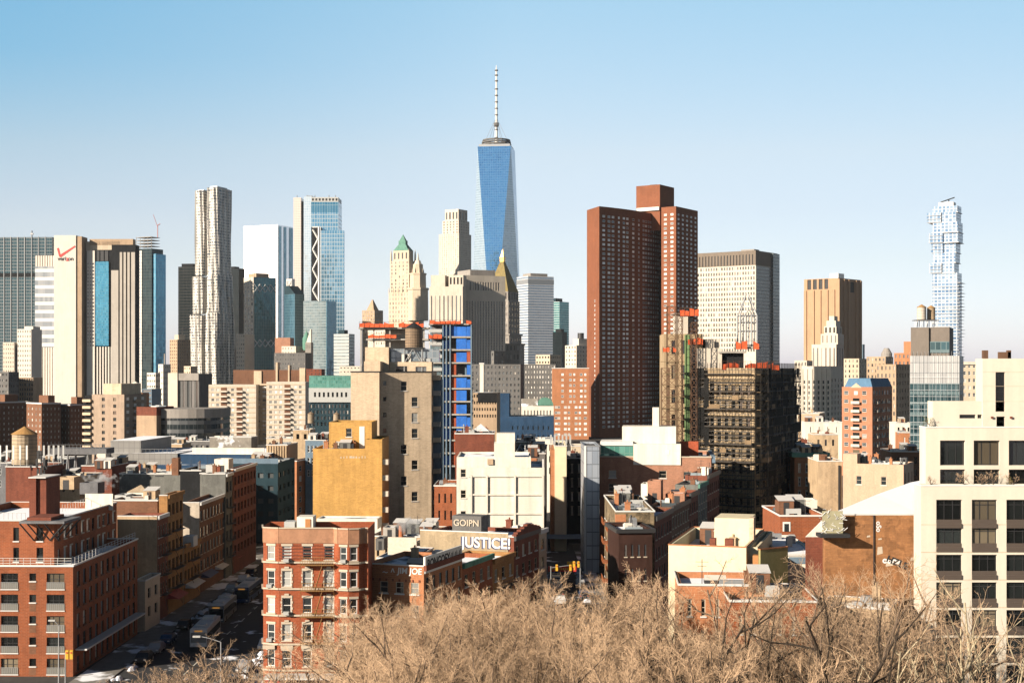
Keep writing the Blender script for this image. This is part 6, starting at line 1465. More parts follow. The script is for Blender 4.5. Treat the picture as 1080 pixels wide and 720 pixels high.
# ---- buildings right of the scaffold
def right_mid():
    B = low('orange-red brick tenement with a green cornice and white window frames', 838, 872, 874, 478, 345, 2, M['brick_orange'], 'halfsnow', D=14)
    B.wins.clear(); 
    for ch in list(B.root.children):
        bpy.data.objects.remove(ch)
    B.block(M['brick_orange'], ops={'f': grid(B.W, B.H - 15, B.H - 2, 4, 4, .34, .6, 'tenement', .3)}, par=.6, roof=M['halfsnow']); B.band('cornice', M['copper'], B.H - .9, B.H + .2, .7); B.finish()
    B = low('beige plaster house with a vertical pipe, beside the green-corniced tenement', 863, 888, 889, 486, 325, 2, M['buff'], 'gravel', D=14); B.boxp('pipe', M['iron'], B.lx(884), B.lx(886), -B.D/2 - .3, -B.D/2 - .02, 0, B.H - 1); B.boxp('chimney', M['brick_brown'], B.lx(866), B.lx(873), -B.D/2 + 1, -B.D/2 + 3, B.H, B.H + 1.4); B.finish()
    B = Bld('plaster_house', 'wide beige pink plaster house with two windows and a raised left end', 'building', 889, 953, 962, 490, 315, 26, D=12)
    B.block(wallmat('pink_plaster', (0.60, 0.40, 0.28), .08, .2, .15), ops={'f': [(B.lx(px) + B.W/2 - .6, B.lx(px) + B.W/2 + .6, B.lz(511), B.lz(502), 'tenplain') for px in (906, 932)], 'r': grid(B.D, B.H - 6, B.H - 1, 3, 1, .3, .6, 'slot')}, par=.6, roof=M['halfsnow']); B.boxp('raised_end', MATS['pink_plaster'], -B.W/2 + .02, B.lx(904), -B.D/2 + .02, -B.D/2 + 4, B.H - .6, B.lz(479)); 
    for px in (912, 928, 945): B.boxp('roof_vent', M['iron'], B.lx(px), B.lx(px) + 1.2, 0, 1.5, B.H - .6, B.H + 1.2)
    B.finish()
    # brick apartment with blue mansard
    Y = 560.0
    B = Bld('apartment_block', 'salmon brick apartment block with a blue sloping roof and balconies', 'apartment block', 888, 920, 941, 408, Y, 33)
    fl = 9.1 * Y / F; n = 9; zt = B.H - 1.0
    cols = [B.lx(p) + B.W/2 for p in (892.5, 911.5)]
    B.block(wallmat('salmon_block', (0.45, 0.20, 0.115), .14, .2, .12), ops={'f': [(u - .9, u + .9, zt - j * fl - 2.1, zt - j * fl - .6, 'mid') for u in cols for j in range(n)] + [(B.lx(902.5) + B.W/2 - .8, B.lx(902.5) + B.W/2 + .8, zt - 2.1, zt - .6, 'mid')], 'r': [(u - .8, u + .8, zt - j * fl - 2.2, zt - j * fl - .5, 'mid') for u in [B.D * q for q in (.1, .22, .36, .5, .64, .78, .9)] for j in range(n)]}, par=.3, roof=M['tar'])
    for j in range(1, n):
        z = zt - j * fl - 2.3
        MB().box(B.lx(898.5), B.lx(907.5), -B.D/2 - 1.4, -B.D/2 - .01, z, z + .18).box(B.lx(898.5), B.lx(907.5), -B.D/2 - 1.4, -B.D/2 - 1.3, z + .18, z + 1.1).build('balcony', M['cream2'], B.root)
        MB().box(B.lx(899.5), B.lx(906.5), -B.D/2 - .06, -B.D/2 - .012, z + .2, z + 2.2).build('balcony_door', M['g_dark'], B.root)
        for q in (.16, .43, .7): MB().box(B.W/2 + .01, B.W/2 + 1.2, -B.D/2 + B.D * q - 1, -B.D/2 + B.D * q + 1, z, z + .16).box(B.W/2 + 1.1, B.W/2 + 1.2, -B.D/2 + B.D * q - 1, -B.D/2 + B.D * q + 1, z + .16, z + 1.0).build('balcony', M['cream2'], B.root)
    a, b = B.W/2, B.D/2; i = 1.3
    MB().prism([(-a + 1, -b + .1), (a, -b + .1), (a, b), (-a + 1, b)], B.H - .2, B.H + 3.4, 0, [(-a + 1 + i, -b + i), (a - i, -b + i), (a - i, b - i), (-a + 1 + i, b - i)]).build('mansard_roof', wallmat('blue_roof', (0.10, 0.20, 0.32), .1, .2, .2), B.root)
    mg = MB().poly([(B.lx(897), -b - .04, B.H - .3), (B.lx(909), -b - .04, B.H - .3), (B.lx(903), -b - .04, B.H + 1.6)]); mg.build('gable', M['cream'], B.root); B.finish()
    B = low('rounded-roof tan brick house left of the blue-roofed block', 842, 864, 870, 436, 480, 20, M['tanconc'], 'gravel', D=14); B.finish()
    low('white low commercial block left of the blue-roofed block', 849, 888, 892, 445, 470, 4, M['stucco_white'], 'snowroof', D=14, ops=(4, 1, .1, 'slot')).finish()
    low('beige block with two small dark windows under the white block', 858, 884, 887, 458, 430, 4, M['buff'], 'halfsnow', D=12, ops=(3, 1, .3, 'slot')).finish()
    low('pale low house with snowy roof by the green-corniced tenement', 838, 858, 860, 468, 400, 3, M['buff'], 'snowroof', D=12).finish()
    low('white stepped houses right of the blue-roofed block', 944, 962, 966, 446, 520, 5, M['stucco_white'], 'snowroof', D=12, ops=(3, 1, .4, 'slot')).finish()
    low('orange-pink house below the white stepped houses', 950, 963, 966, 456, 480, 5, M['brick_orange'], 'halfsnow', D=10, ops=(2, 2, .3, 'mid')).finish()
    low('dark roofed house behind the wide plaster house', 940, 972, 974, 476, 400, 3, M['brick_brown'], 'tar', D=14, ops=(3, 2, .3, 'slot')).finish()
    # glass tower under scaffold
    Y = 460.0
    B = Bld('glass_tower', 'teal glass and grey block under construction, pale mesh over its upper half, tanks on top', 'tower', 960, 1012, 1015, 375, Y, 22, D=16)
    gt = g('teal_mesh_glass', (0.012, 0.045, 0.058), (0.05, 0.11, 0.13), (0.09, 0.15, 0.165), 1.7, 3.4, .16, .3, metal=.35, jit=.06)
    B.block(gt, z1=B.lz(404), name='glazing'); mesh_ = g('pale_mesh', (0.34, 0.34, 0.345), (0.46, 0.46, 0.455), (0.24, 0.25, 0.26), 1.7, 3.4, .08, .1, metal=.1, rough=.5, jit=.02)
    B.block(mesh_, z0=B.lz(404), z1=B.H, name='mesh_wall')
    B.block(wallmat('taupe_panel', (0.20, 0.17, 0.145), .1, .2, .1), B.lx(960.5), B.lx(979.5), -B.D/2 + .3, B.D/2, B.H, B.lz(345), {}, name='dark_penthouse')
    B.block(MATS['taupe_panel'], B.lx(979.5) + .02, B.lx(1001), -B.D/2 + 1.2, B.D/2, B.H, B.lz(345), {}, name='dark_penthouse'); B.boxp('glass_band', gt, B.lx(980), B.lx(1001), -B.D/2 + .9, -B.D/2 + 1.18, B.lz(372), B.lz(360))
    po = MB()
    for i in range(14):
        u = -B.W/2 + B.W * i / 13; po.tube((u, -B.D/2 - 1, 0), (u, -B.D/2 - 1, B.H + 1.5), .06, None, 3)
    for j in range(18): po.tube((-B.W/2, -B.D/2 - 1, 4 + j * 2.1), (B.W/2, -B.D/2 - 1, 4 + j * 2.1), .05, None, 3)
    po.build('scaffold_poles', M['steel'], B.root); B.finish()
    # behind: pale blocks near the cream building are in the far set
right_mid()
# ------------------------------------------------------------------ the near blocks
# streets: sheets a few millimetres above one another, pavements as raised slabs with kerbs
strip('avenue', M['asphalt'], -54.5, -36.0, 60, 600, 0.004); strip('cross_street', M['asphalt'], -160, 160, 158, 169, 0.008); strip('side_street', M['asphalt'], 7.5, 14.5, 169, 520, 0.004)
def pave(x0, x1, y0, y1):
    o = MB().box(x0, x1, y0, y1, 0, 0.14).build('pavement', M['paving']); o['kind'] = 'structure'
pave(-59.4, -54.5, 170, 420); pave(-36.0, -31.2, 170, 420); pave(4.2, 7.5, 200, 330); pave(14.5, 17.4, 225, 330)
sheet('park_ground', M['soil'], [(-52, 60), (60, 60), (60, 157), (-52, 157)], 0.012)
mk = MB()
for k in range(40):
    mk.poly([(-45.4, 172 + k * 6, .010), (-45.2, 172 + k * 6, .010), (-45.2, 175 + k * 6, .010), (-45.4, 175 + k * 6, .010)])
o = mk.build('road_markings', plain('road_paint', (.6, .58, .5), .8)); o['kind'] = 'structure'

def left_block():
    Y = 195.0
    B = Bld('brick_building', 'big orange-red brick apartment building with a railed terrace, nearest at lower left', 'building', -70, 77, 145, 597, Y, 1.0)
    f = -B.D/2; L = B.lx; fl = 22.45 * Y / F
    ops = []
    zt = B.lz(604.2)
    for a, b, kd in ((-30, -14, 'leftbay'), (1, 19, 'leftbay'), (31, 38, 'leftslot'), (49.3, 68, 'leftbay'), (-62, -44, 'leftbay')):
        for j in range(6):
            z1 = zt - j * fl
            if kd == 'leftbay': ops.append((L(a) + B.W/2, L(b) + B.W/2, z1 - 2.15, z1, kd))
            else:
                ops.append((L(a) + B.W/2, L(b) + B.W/2, z1 - 1.05, z1, kd))
    rt = []
    nc = 11; cw = (B.D - 1.6) / nc
    for i in range(nc):
        for j in range(6):
            z1 = zt - j * fl; rt.append((1.0 + i * cw + cw * .22, 1.0 + i * cw + cw * .72, z1 - 2.0, z1, 'leftside'))
    B.block(M['brick'], ops={'f': ops, 'r': rt}, par=1.0, roof=M['halfsnow'])
    B.band('coping', M['trim_white'], B.H - .05, B.H + .18, .12)
    for j in range(6):
        z1 = zt - j * fl
        for a, b in ((-30, -14), (1, 19), (49.3, 68), (-62, -44)):
            rl = MB()
            rl.box(L(a), L(b), f - .10, f - .06, z1 - 1.25, z1 - 1.2)
            n = 9
            for q in range(n + 1): u = L(a) + (L(b) - L(a)) * q / n; rl.box(u - .015, u + .015, f - .09, f - .07, z1 - 2.1, z1 - 1.25)
            rl.box(L(a), L(b), f - .05, f - .04, z1 - 2.1, z1 - 1.3, 1); rl.build('balcony_railing', [M['steel'], plain('balcony_glass', (.28, .27, .24), .25)], B.root)
    pan = MB()
    for j in range(6): pan.box(L(31), L(38), f - .01, f - .002, zt - j * fl - 2.3, zt - j * fl - 1.2)
    pan.build('dark_panels', M['brick_brown'], B.root)
    aw = MB()
    aw.box(B.W/2 + .01, B.W/2 + 1.6, -B.D/2 + 1, B.D/2 - 1, 3.4, 3.6); aw.build('street_canopy', M['coping'], B.root)
    tr = MB()
    n = 20
    for side, (p, q) in enumerate((((-B.W/2, f + .5), (B.W/2 - .4, f + .5)), ((B.W/2 - .4, f + .5), (B.W/2 - .4, B.D/2)))):
        for i in range(n + 1):
            x = p[0] + (q[0] - p[0]) * i / n; y = p[1] + (q[1] - p[1]) * i / n; tr.tube((x, y, B.H - 1), (x, y, B.H + 1.05), .035, None, 4)
        for z in (.35, .7, 1.05): tr.tube((*p, B.H + z), (*q, B.H + z), .03, None, 4)
    tr.build('terrace_railing', M['trim_white'], B.root)
    sg = MB(); sg.box(L(49), L(68), f - .16, f - .02, B.lz(718.5), B.lz(714)); sg.box(L(6), L(19), f - .16, f - .02, B.lz(719), B.lz(714.5)); sg.build('shop_sign', M['navy'], B.root)
    text('lettering', '* * * * *', 1.3, M['yellow_p'], B.root, (L(58.5), f - .2, B.lz(716.8)), (rad(90), 0, 0), .02); text('lettering', 'ooooo', .5, M['yellow_p'], B.root, (L(12.5), f - .2, B.lz(716.5)), (rad(90), 0, 0), .02)
    lamp = B.boxp('wall_lamp', M['trim_white'], L(4), L(5.2), f - .4, f - .01, B.lz(578), B.lz(577)) if False else None
    # set-back upper storeys
    U = Bld('brick_building', 'set-back upper storeys of the near brick building, behind its white terrace railing', 'building', -70, 57, 123, 549, 203.5, 2.5, base=B.H - 1.0)
    f2 = -U.D/2; zt2 = U.H - 1.3
    ou = []
    for a, b in ((14, 20), (38.5, 45.5), (-12, -6), (-38, -32)):
        ou += [(U.lx(a) + U.W/2, U.lx(b) + U.W/2, U.lz(570), U.lz(556), 'leftslot'), (U.lx(a) + U.W/2, U.lx(b) + U.W/2, .5, U.lz(577), 'leftslot')]
    nc = 11; cw = (U.D - 1.2) / nc
    us = [(.8 + i * cw + cw * .28, .8 + i * cw + cw * .72, z, z + 1.7, 'sidelit' if (i * 7 + int(z)) % 3 else 'leftside') for i in range(nc) for z in (zt2 - 1.7, zt2 - 4.7)]
    U.block(M['brick'], ops={'f': ou, 'r': us}, par=.9, roof=M['snowroof']); U.band('coping', M['coping'], U.H - .05, U.H + .12, .1)
    # splayed canopy at the corner of the upper roof
    cp = MB(); a0, a1 = U.lx(26), U.W/2 + 2.2; zc = U.H - .2
    cp.box(a0, a1, f2 - 2.0, f2 + 5, zc, zc + .35); cp.build('corner_canopy', M['concrete_dark'], U.root)
    st = MB()
    for px in (26, 34, 43, 52): st.tube((U.lx(px), f2 - 1.9, zc), (U.lx(px) + 1.4, f2 - .1, zc - 2.6), .12, None, 4)
    for y in (f2 - 1.8, f2 + 1, f2 + 4.5): st.tube((a1, y, zc), (U.W/2 + .05, y, zc - 2.4), .12, None, 4)
    st.build('canopy_struts', M['iron'], U.root)
    U.boxp('canopy_top', M['brick_dark'], a0 + .8, a1 - 2.2, f2 - 1.2, f2 + 4, zc + .351, zc + .8)
    rl = MB()
    for i in range(22): u = -U.W/2 + (a0 + U.W/2) * i / 21; rl.tube((u, f2 + .3, U.H), (u, f2 + .3, U.H + 1.1), .035, None, 4)
    rl.tube((-U.W/2, f2 + .3, U.H + 1.1), (a0, f2 + .3, U.H + 1.1), .035, None, 4)
    for i in range(14): v = -1 + (U.D/2 + 1) * i / 13; rl.tube((U.W/2 - 3.5, v, U.H), (U.W/2 - 3.5, v, U.H + 1.1), .035, None, 4)
    rl.tube((U.W/2 - 3.5, -1, U.H + 1.1), (U.W/2 - 3.5, U.D/2, U.H + 1.1), .035, None, 4); rl.build('roof_railing', M['trim_white'], U.root)
    U.boxp('white_screen', M['stucco_white'], U.lx(62), U.W/2 - 3.8, U.D/2 - 4, U.D/2 - 3.8, U.H - .8, U.H + 1.8)
    # brick roof house
    U.boxp('roof_house', M['brick_dark'], -U.W/2 + 12, U.lx(24), f2 + 5, f2 + 11, U.H - .9, U.lz(504, 0, f2 + 5)); U.boxp('roof_house', M['brick_dark'], U.lx(24) + .01, U.lx(34), f2 + 5.4, f2 + 11, U.H - .9, U.lz(504.5, 0, f2 + 5)); U.boxp('roof_house_coping', M['coping'], -U.W/2 + 11.9, U.lx(34) + .1, f2 + 4.9, f2 + 11.1, U.lz(504, 0, f2 + 5) + .003, U.lz(502.8, 0, f2 + 5))
    B.finish(cap=100); U.finish(cap=100)
left_block()

def street_row():
    # houses along the far side of the avenue, near to far
    defs = [
        ('buff plastered party-wall house with a dark red street front, next beyond the near brick building', 124, 166, 177, 544.5, 237.0, 'buff', 'brick_dark', 4, 4, 'halfsnow', 'tenplain'),
        ('ochre brick house with tall windows and a bracketed cornice on the avenue', 168, 176.8, 193, 522.5, 243.5, 'brick_ochre', 'brick_ochre', 4, 5, 'halfsnow', 'slot'),
        ('low three-storey house with a snowy roof between the ochre house and the brown loft house', 191, 194, 211, 575, 254.0, 'buff', 'brick_ochre', 5, 2, 'snowroof', 'slot'),
        ('brown loft house with rows of gilded windows and a pale stucco party wall', 193, 210.5, 237, 530, 267.0, 'stucco_grey', 'brick_brown', 8, 4, 'halfsnow', 'side'),
        ('thin grey plaster house rising above its neighbours on the avenue', 213, 238, 245, 500, 286.0, 'plaster_grey', 'plaster_grey', 2, 5, 'halfsnow', 'slot'),
        ('long red brick house with a snow-white roof at the far end of the avenue row', 239, 246.5, 270, 495, 292.0, 'brick_orange', 'brick_dark', 7, 6, 'snowroof', 'slot')]
    wallmat('stucco_pale_grey', (0.55, 0.47, 0.38), .18, .3, .25); M['stucco_grey'] = MATS['stucco_pale_grey']
    for lab, l, c, r, top, Y, mf, ms, nc, nr, rf, kd in defs:
        B = Bld('street_house', lab, 'town house', l, c, r, top, Y, 2.0, group='houses along the avenue')
        H = B.H
        B.block(M[ms], ops={'r': grid(B.D, max(3.6, H - nr * 3.3 - 1.0), H - 1.0, nc, nr, .55, .62, kd)}, par=.7, roof=M[rf])
        B.boxp('party_wall', M[mf], -B.W/2 - .01, B.W/2 - .02, -B.D/2 - .08, -B.D/2 - .004, 0, H - .02)
        B.band('cornice', M['brick_ochre'] if 'ochre' in lab else M['coping'] if 'snow' in rf else M['iron'], H - .5, H + .1, .35, faces='r')
        B.boxp('party_coping', M['coping'], -B.W/2, B.W/2, -B.D/2 - .12, -B.D/2 + .3, H + .003, H + .16)
        for j in range(min(nr, 4)):
            if nc > 6: break
            z = 4.2 + j * 3.3; mb = MB(); y0 = -B.D/2 + B.D * .25; y1 = -B.D/2 + B.D * .8
            if z > H - 2: continue
            mb.box(B.W/2 + .01, B.W/2 + 1.1, y0, y1, z, z + .06)
            for q in range(9): mb.tube((B.W/2 + 1.08, y0 + (y1 - y0) * q / 8, z), (B.W/2 + 1.08, y0 + (y1 - y0) * q / 8, z + .95), .02, None, 3)
            mb.tube((B.W/2 + 1.08, y0, z + .95), (B.W/2 + 1.08, y1, z + .95), .03, None, 3); mb.tube((B.W/2 + .6, y0 + .4, z), (B.W/2 + .6, y1 - .4, z - 3.2), .05, None, 3)
            mb.build('fire_escape', M['iron'], B.root)
        if 'low three' in lab: B.boxp('bulkhead', M['coping'], -1, 1, -2, 1, H - .7, H + 1.2)
        B.finish()
    low('dark brown brick block above the buff party wall', 118, 166, 168, 527.5, 252, 3, M['brick_brown'], 'halfsnow', D=7).finish()
    B = low('small cream house with a pale coping at the foot of the buff party wall', 143, 153, 160, 612, 228, 3, M['cream'], 'snowroof', D=8, side=(2, 2, .4, 'slot')); B.finish()
    # shop awnings along the pavement
    for i, (y, w, mat, lab) in enumerate(((243, 7, 'awn_red', 'dark red shop awning under the ochre house'), (255, 9, 'coping', 'snow-dusted pale shop awning under the low three-storey house'), (268, 8, 'navy', 'navy shop awning under the brown loft house'), (279, 7, 'coping', 'pale shop awning beneath the far end of the loft house'), (296, 9, 'awn_red', 'dark red shop awning under the long red brick house'))):
        t = thing('shop_awning', lab, 'awning', (-59.0, y, 2.9), 0, 'shop awnings on the avenue')
        MB().prism([(0, 0), (2.2, 0), (2.2, w), (0, w)], 0, .9, 0, [(0, 0), (.15, 0), (.15, w), (0, w)]).build('canvas', M[mat], t)
        mb = MB(); mb.tube((2.1, .1, 0), (0, .1, 0), .03).tube((2.1, w - .1, 0), (0, w - .1, 0), .03); mb.build('frame', M['steel'], t)
street_row()

def corner():
    Y = 175.0; H = Z(557.5, Y)
    pts = [(-31.2, 178.4), (-30.7, 175.7), (-28.7, 175.0), (-21.9, 175.0), (-21.3, 174.3), (-20.0, 173.95), (-18.75, 174.3), (-18.2, 175.0), (-17.7, 175.0), (-17.7, 183.5), (-31.2, 183.5)]
    B = Poly('corner_tenement', 'ornate red brick corner tenement with white-framed windows and an ochre fire escape', 'tenement', pts, H)
    rows = [(590, 575.5, 'tenement'), (618, 601.5, 'tenkey'), (646, 630, 'tenkey'), (675, 657.8, 'tenkey'), (702.5, 685.5, 'tenement'), (731, 714, 'tenplain')]
    def ops(k, L):
        o = []
        for ri, (yb, yt, kd) in enumerate(rows):
            z0, z1 = Z(yb, Y), Z(yt, Y)
            if k == 1: o.append((L/2 - .52, L/2 + .52, z0, z1, 'tenement'))
            if k == 2:
                for px in (302.5, 324.2, 347): u = X(px, Y) + 28.7; o.append((u - .56, u + .56, z0, z1, kd if px != 324.2 or ri % 2 else 'tenement'))
            if k in (4, 5): o.append((L/2 - .45, L/2 + .45, z0, z1, 'tenement'))
            if k == 10: o += [(u - .5, u + .5, z0, z1, 'tenplain') for u in (1.6, 3.6)]
        return o
    B.walls(wallmat('rich_brick', (0.35, 0.08, 0.028), .14, .4, .12, brick=(0.36, 0.17, 0.11), course=.2), ops, par=.9, roof=M['halfsnow'])
    def ring(name, mat, z0, z1, out, idx=(0, 1, 2, 3, 4, 5, 6, 7)):
        mb = MB()
        for k in idx:
            a = Vector((*B.pts[k], 0)); b = Vector((*B.pts[k + 1], 0)); d = (b - a).normalized(); n = Vector((d.y, -d.x, 0)); e = n * out
            mb.prism([((a + e).x, (a + e).y), ((b + e).x, (b + e).y), ((b + n * .004).x, (b + n * .004).y), ((a + n * .004).x, (a + n * .004).y)], z0, z1)
        return mb.build(name, mat, B.root)
    for py in (592.3, 620.2, 648.2, 678.5, 706): ring('belt_course', M['trim'], Z(py + 1.2, Y), Z(py - .6, Y), .22)
    pm = wallmat('parapet_stucco', (0.42, 0.22, 0.13), .14, .4, .2)
    ring('parapet_face', pm, Z(572.5, Y), H + .05, .10); ring('coping', M['trim'], H + .053, H + .2, .2)
    ls = MB()
    for q in range(5):
        a = Vector((*B.pts[2], 0)); zq = Z(574.5 + 3.4 * q, Y)
        ls.box(a.x, B.pts[3][0], a.y - .06, a.y - .005, zq - .10, zq)
    ls.build('stone_stripes', M['brick_dark'], B.root)
    pn = MB()
    for px in (283.5, 302.5, 324, 347): pn.box(X(px, Y) - B.o.x - .75, X(px, Y) - B.o.x + .75, B.pts[2][1] - .12, B.pts[2][1] - .006, Z(684, Y), Z(679.8, Y))
    pn.build('relief_panels', M['trim'], B.root)
    # fire escape
    fx0, fx1 = X(318, Y) - B.o.x, X(353, Y) - B.o.x; fy = B.pts[2][1]
    for n_, py in enumerate((594.5, 621.5, 649, 676.8)):
        z = Z(py, Y); mb = MB(); mb.box(fx0, fx1, fy - 1.15, fy - .24, z - .05, z)
        for q in range(15): u = fx0 + (fx1 - fx0) * q / 14; mb.tube((u, fy - 1.13, z), (u, fy - 1.13, z + .95), .022, None, 4)
        for zz in (.5, .95): mb.tube((fx0, fy - 1.13, z + zz), (fx1, fy - 1.13, z + zz), .03, None, 4)
        for u in (fx0, fx1): mb.tube((u, fy - 1.13, z + .95), (u, fy - .3, z + .95), .03, None, 4); mb.tube((u, fy - 1.1, z), (u, fy - .28, z - .8), .035, None, 4)
        if n_ < 3:
            for o_ in (0, .5): mb.tube((fx1 - 1.4, fy - .45 - o_, z), (fx0 + 1.7, fy - .45 - o_, z - 3.2), .045, None, 4)
            for q in range(11): f = q / 10; mb.tube((fx1 - 1.4 + (fx0 - fx1 + 3.1) * f, fy - .45, z - 3.2 * f), (fx1 - 1.4 + (fx0 - fx1 + 3.1) * f, fy - .95, z - 3.2 * f), .03, None, 4)
        mb.build('fire_escape', M['fe_ochre'], B.root)
    # window air conditioners
    for px, py in ((302.5, 588.5), (283.5, 616), (302.5, 644), (363, 588.5), (283.5, 673)):
        t = tag(MB().box(-.34, .34, -.55, .0, 0, .42).box(-.30, .30, -.57, -.551, .05, .37).build('air_conditioner', M['hvac']), 'white window air conditioner on the ornate corner tenement, ' + {(302.5, 588.5): 'top floor, second window', (283.5, 616): 'second floor from the top, corner window', (302.5, 644): 'third floor from the top', (363, 588.5): 'top floor on the bow', (283.5, 673): 'lowest of the corner windows'}[(px, py)], 'air conditioner', 'window air conditioners')
        t.location = (X(px, Y), 175.0 - (.1 if px > 290 else -.55) - (.75 if px == 363 else 0), Z(py, Y) - .42)
    # awning shed with snow at street level, bulkhead and roof structures
    B.boxp('snowy_shed_roof', M['coping'], X(282, Y) - B.o.x, X(392, Y) - B.o.x, fy - 3.2, fy - .3, Z(709, Y) - .2, Z(709, Y)); B.boxp('shop_front', M['awn_red'], X(282, Y) - B.o.x, X(388, Y) - B.o.x, fy - .25, fy - .01, 0.14, Z(711, Y))
    B.boxp('stair_house', M['stucco_white'], X(313, Y + 6) - B.o.x, X(330, Y + 6) - B.o.x, fy + 6, fy + 9, H - .9, Z(545, Y + 6)); B.boxp('orange_door', M['door_orange'], X(322, Y + 6) - B.o.x, X(327.5, Y + 6) - B.o.x, fy + 5.9, fy + 5.99, H - .9, Z(547, Y + 6)); B.boxp('stair_house', M['hvac'], X(301, Y + 8) - B.o.x, X(312, Y + 8) - B.o.x, fy + 7, fy + 9, H - .9, Z(549, Y + 8))
    B.finish()
corner()

def justice_row():
    th = 19.0; x, y = X(447, 178), 178.0; d = Vector((math.sin(rad(th)), math.cos(rad(th))))
    # corner house with three windows to the front
    specs = [('four-storey brick corner house with faded white lettering on its parapet', 'brick_orange', 13.4, 17.4, 8.4, 'side', 6, 'brick_dark'),
             ('brick row house with a teal cornice beside the lettered corner house', 'brick', 12.0, 15.9, 7.2, 'tenplain', 4, 'copper'),
             ('ochre brick row house with an iron balcony, right of the teal cornice', 'brick_ochre', 9.4, 15.0, 7.2, 'tenplain', 3, 'brick_ochre'),
             ('tall dark red house whose tan side wall reads JUSTICE!', 'brick_dark', 12.0, 17.2, 15.0, 'tenplain', 4, 'iron'),
             ('narrow cream stone house end with snow on its cornice', 'cream', 4.0, 16.9, 7.2, 'tenplain', 1, 'coping')]
    for i, (lab, mat, L, h, W, kd, nw, corn) in enumerate(specs):
        px = 540 + F * x / y
        B = Bld('row_house', lab, 'row house', px - 30, px, px + 30, 500, y, th, D=L, W=W, group='row houses by the park trees'); B.H = h
        ops = {'r': grid(L, h - 12.2, h - .9, nw, 4, .42, .60, kd)}
        if i == 0: ops['f'] = [(B.lx(p) + W/2 - .55, B.lx(p) + W/2 + .55, B.lz(q + 6), B.lz(q - 6), 'tenplain') for p in (405, 421.5, 437.5) for q in (619, 642.5, 666)]
        B.block(M[mat], ops=ops, par=.6, roof=M['snowroof' if i in (2, 4) else 'halfsnow']); f = -B.D/2
        B.band('cornice', M[corn], h - .55, h + .12, .35, faces='r'); B.boxp('coping', M['coping'], -W/2, W/2, f - .08, f + .3, h + .003, h + .14)
        if i == 0:
            text('faded_lettering', 'JIM JOE', 1.05, M['trim_white'], B.root, (B.lx(432), f - .04, B.lz(601.3)), (rad(90), 0, 0), .015, bold=.02, shear=.1)
            text('faded_lettering', '~ ^', 1.3, M['trim_white'], B.root, (B.lx(410), f - .04, B.lz(603)), (rad(90), 0, 0), .015)
            bb = MB().box(B.W/2 - .1, B.W/2 + .15, -B.D/2 + .1, B.D/2 - .4, h - .9, h + 1.2).build('billboard', M['trim_white'], B.root)
            text('lettering', 'BONGOEY', 1.6, M['black'], B.root, (B.W/2 + .17, -B.D/2 + 4.6, h + .15), (rad(90), 0, rad(90)), .015, bold=.05); sq = MB()
            for q in range(9): v = -B.D/2 + 8.6 + q * .46; sq.box(B.W/2 + .15, B.W/2 + .17, v, v + (.1, .3, .16)[q % 3], h - .4 + (q % 2) * .3, h + .5 + (q % 3) * .15)
            sq.build('faint_strokes', M['greydark'], B.root)
            cn = MB()
            for q in range(9): u = -W/2 + .6 + q * (W - 1.2) / 8; cn.box(u - .1, u + .1, f - .1, f - .01, h - 2.0, h - 1.7)
            cn.build('brick_dentils', M['brick_dark'], B.root)
        if i == 2:
            mb = MB(); z = h - 4.4; mb.box(W/2 + .01, W/2 + 1.0, -4, 4.4, z, z + .06)
            for q in range(12): mb.tube((W/2 + .98, -4 + q * .76, z), (W/2 + .98, -4 + q * .76, z + 1), .022, None, 3)
            mb.tube((W/2 + .98, -4, z + 1), (W/2 + .98, 4.4, z + 1), .03, None, 3); mb.build('fire_escape', M['iron'], B.root)
        if i == 3:
            B.boxp('party_wall', wallmat('tan_render', (0.40, 0.31, 0.20), .22, .3, .25), -W/2 - .02, W/2 - .9, f - .10, f - .004, 0, h + .5); B.boxp('wall_coping', M['coping'], -W/2 - .02, W/2 - .9, f - .14, f + .2, h + .503, h + .65)
            sx = B.lx(513); zz = B.lz(571.6)
            text('lettering_shadow', 'JUSTICE!', 2.2, M['navy'], B.root, (sx - .2, f - .115, zz - .1), (rad(90), 0, 0), .012, bold=.10, sx=.95)
            text('lettering', 'JUSTICE!', 2.2, M['white_paint'], B.root, (sx, f - .15, zz), (rad(90), 0, 0), .012, bold=.045, sx=.95)
            B.boxp('graffiti_bulkhead', M['greydark'], B.lx(477, f + 3), B.lx(507.5, f + 3), f + 3, f + 6, h - .6, h + 2.6); text('lettering', 'GOIPN', 1.35, M['trim'], B.root, (B.lx(492, f + 3), f + 2.9, h + 1.5), (rad(90), 0, 0), .03, bold=.02)
            pd = MB(); a = W/2
            for q in range(9):
                v = -B.D/2 + B.D * q / 8; s_ = abs(q - 4) / 4
                pd.box(a - .3, a + .36, v - .85 if q else v, v + .85 if q < 8 else v, h + .121, h + .4 + 1.0 * (1 - s_))
            pd.build('stepped_parapet', M['brick_dark'], B.root)
        B.finish()
        x += d.x * L; y += d.y * L
    # infill roofs between the corner tenement and the row
    B = low('low house with a bright blue tarpaulin roof behind the lettered corner house', 398, 436, 438, 589, 199, 10, M['brick_dark'], 'tar', D=12)
    B.boxp('blue_roof_sheet', M['blue_wall'], -B.W/2 + .4, B.W/2 - .4, -B.D/2 + .4, B.D/2 - 1, B.H - .6, B.H + .1); B.boxp('pale_party_wall', M['cream2'], B.W/2 - 4.5, B.W/2 - .3, -B.D/2 + 3, -B.D/2 + 3.3, B.H, B.H + 2.6); B.finish()
    low('cluttered brown low house under the tan tower', 392, 458, 462, 566, 246, 8, M['buff'], 'halfsnow', D=16, ops=(7, 2, .3, 'slot')).finish()
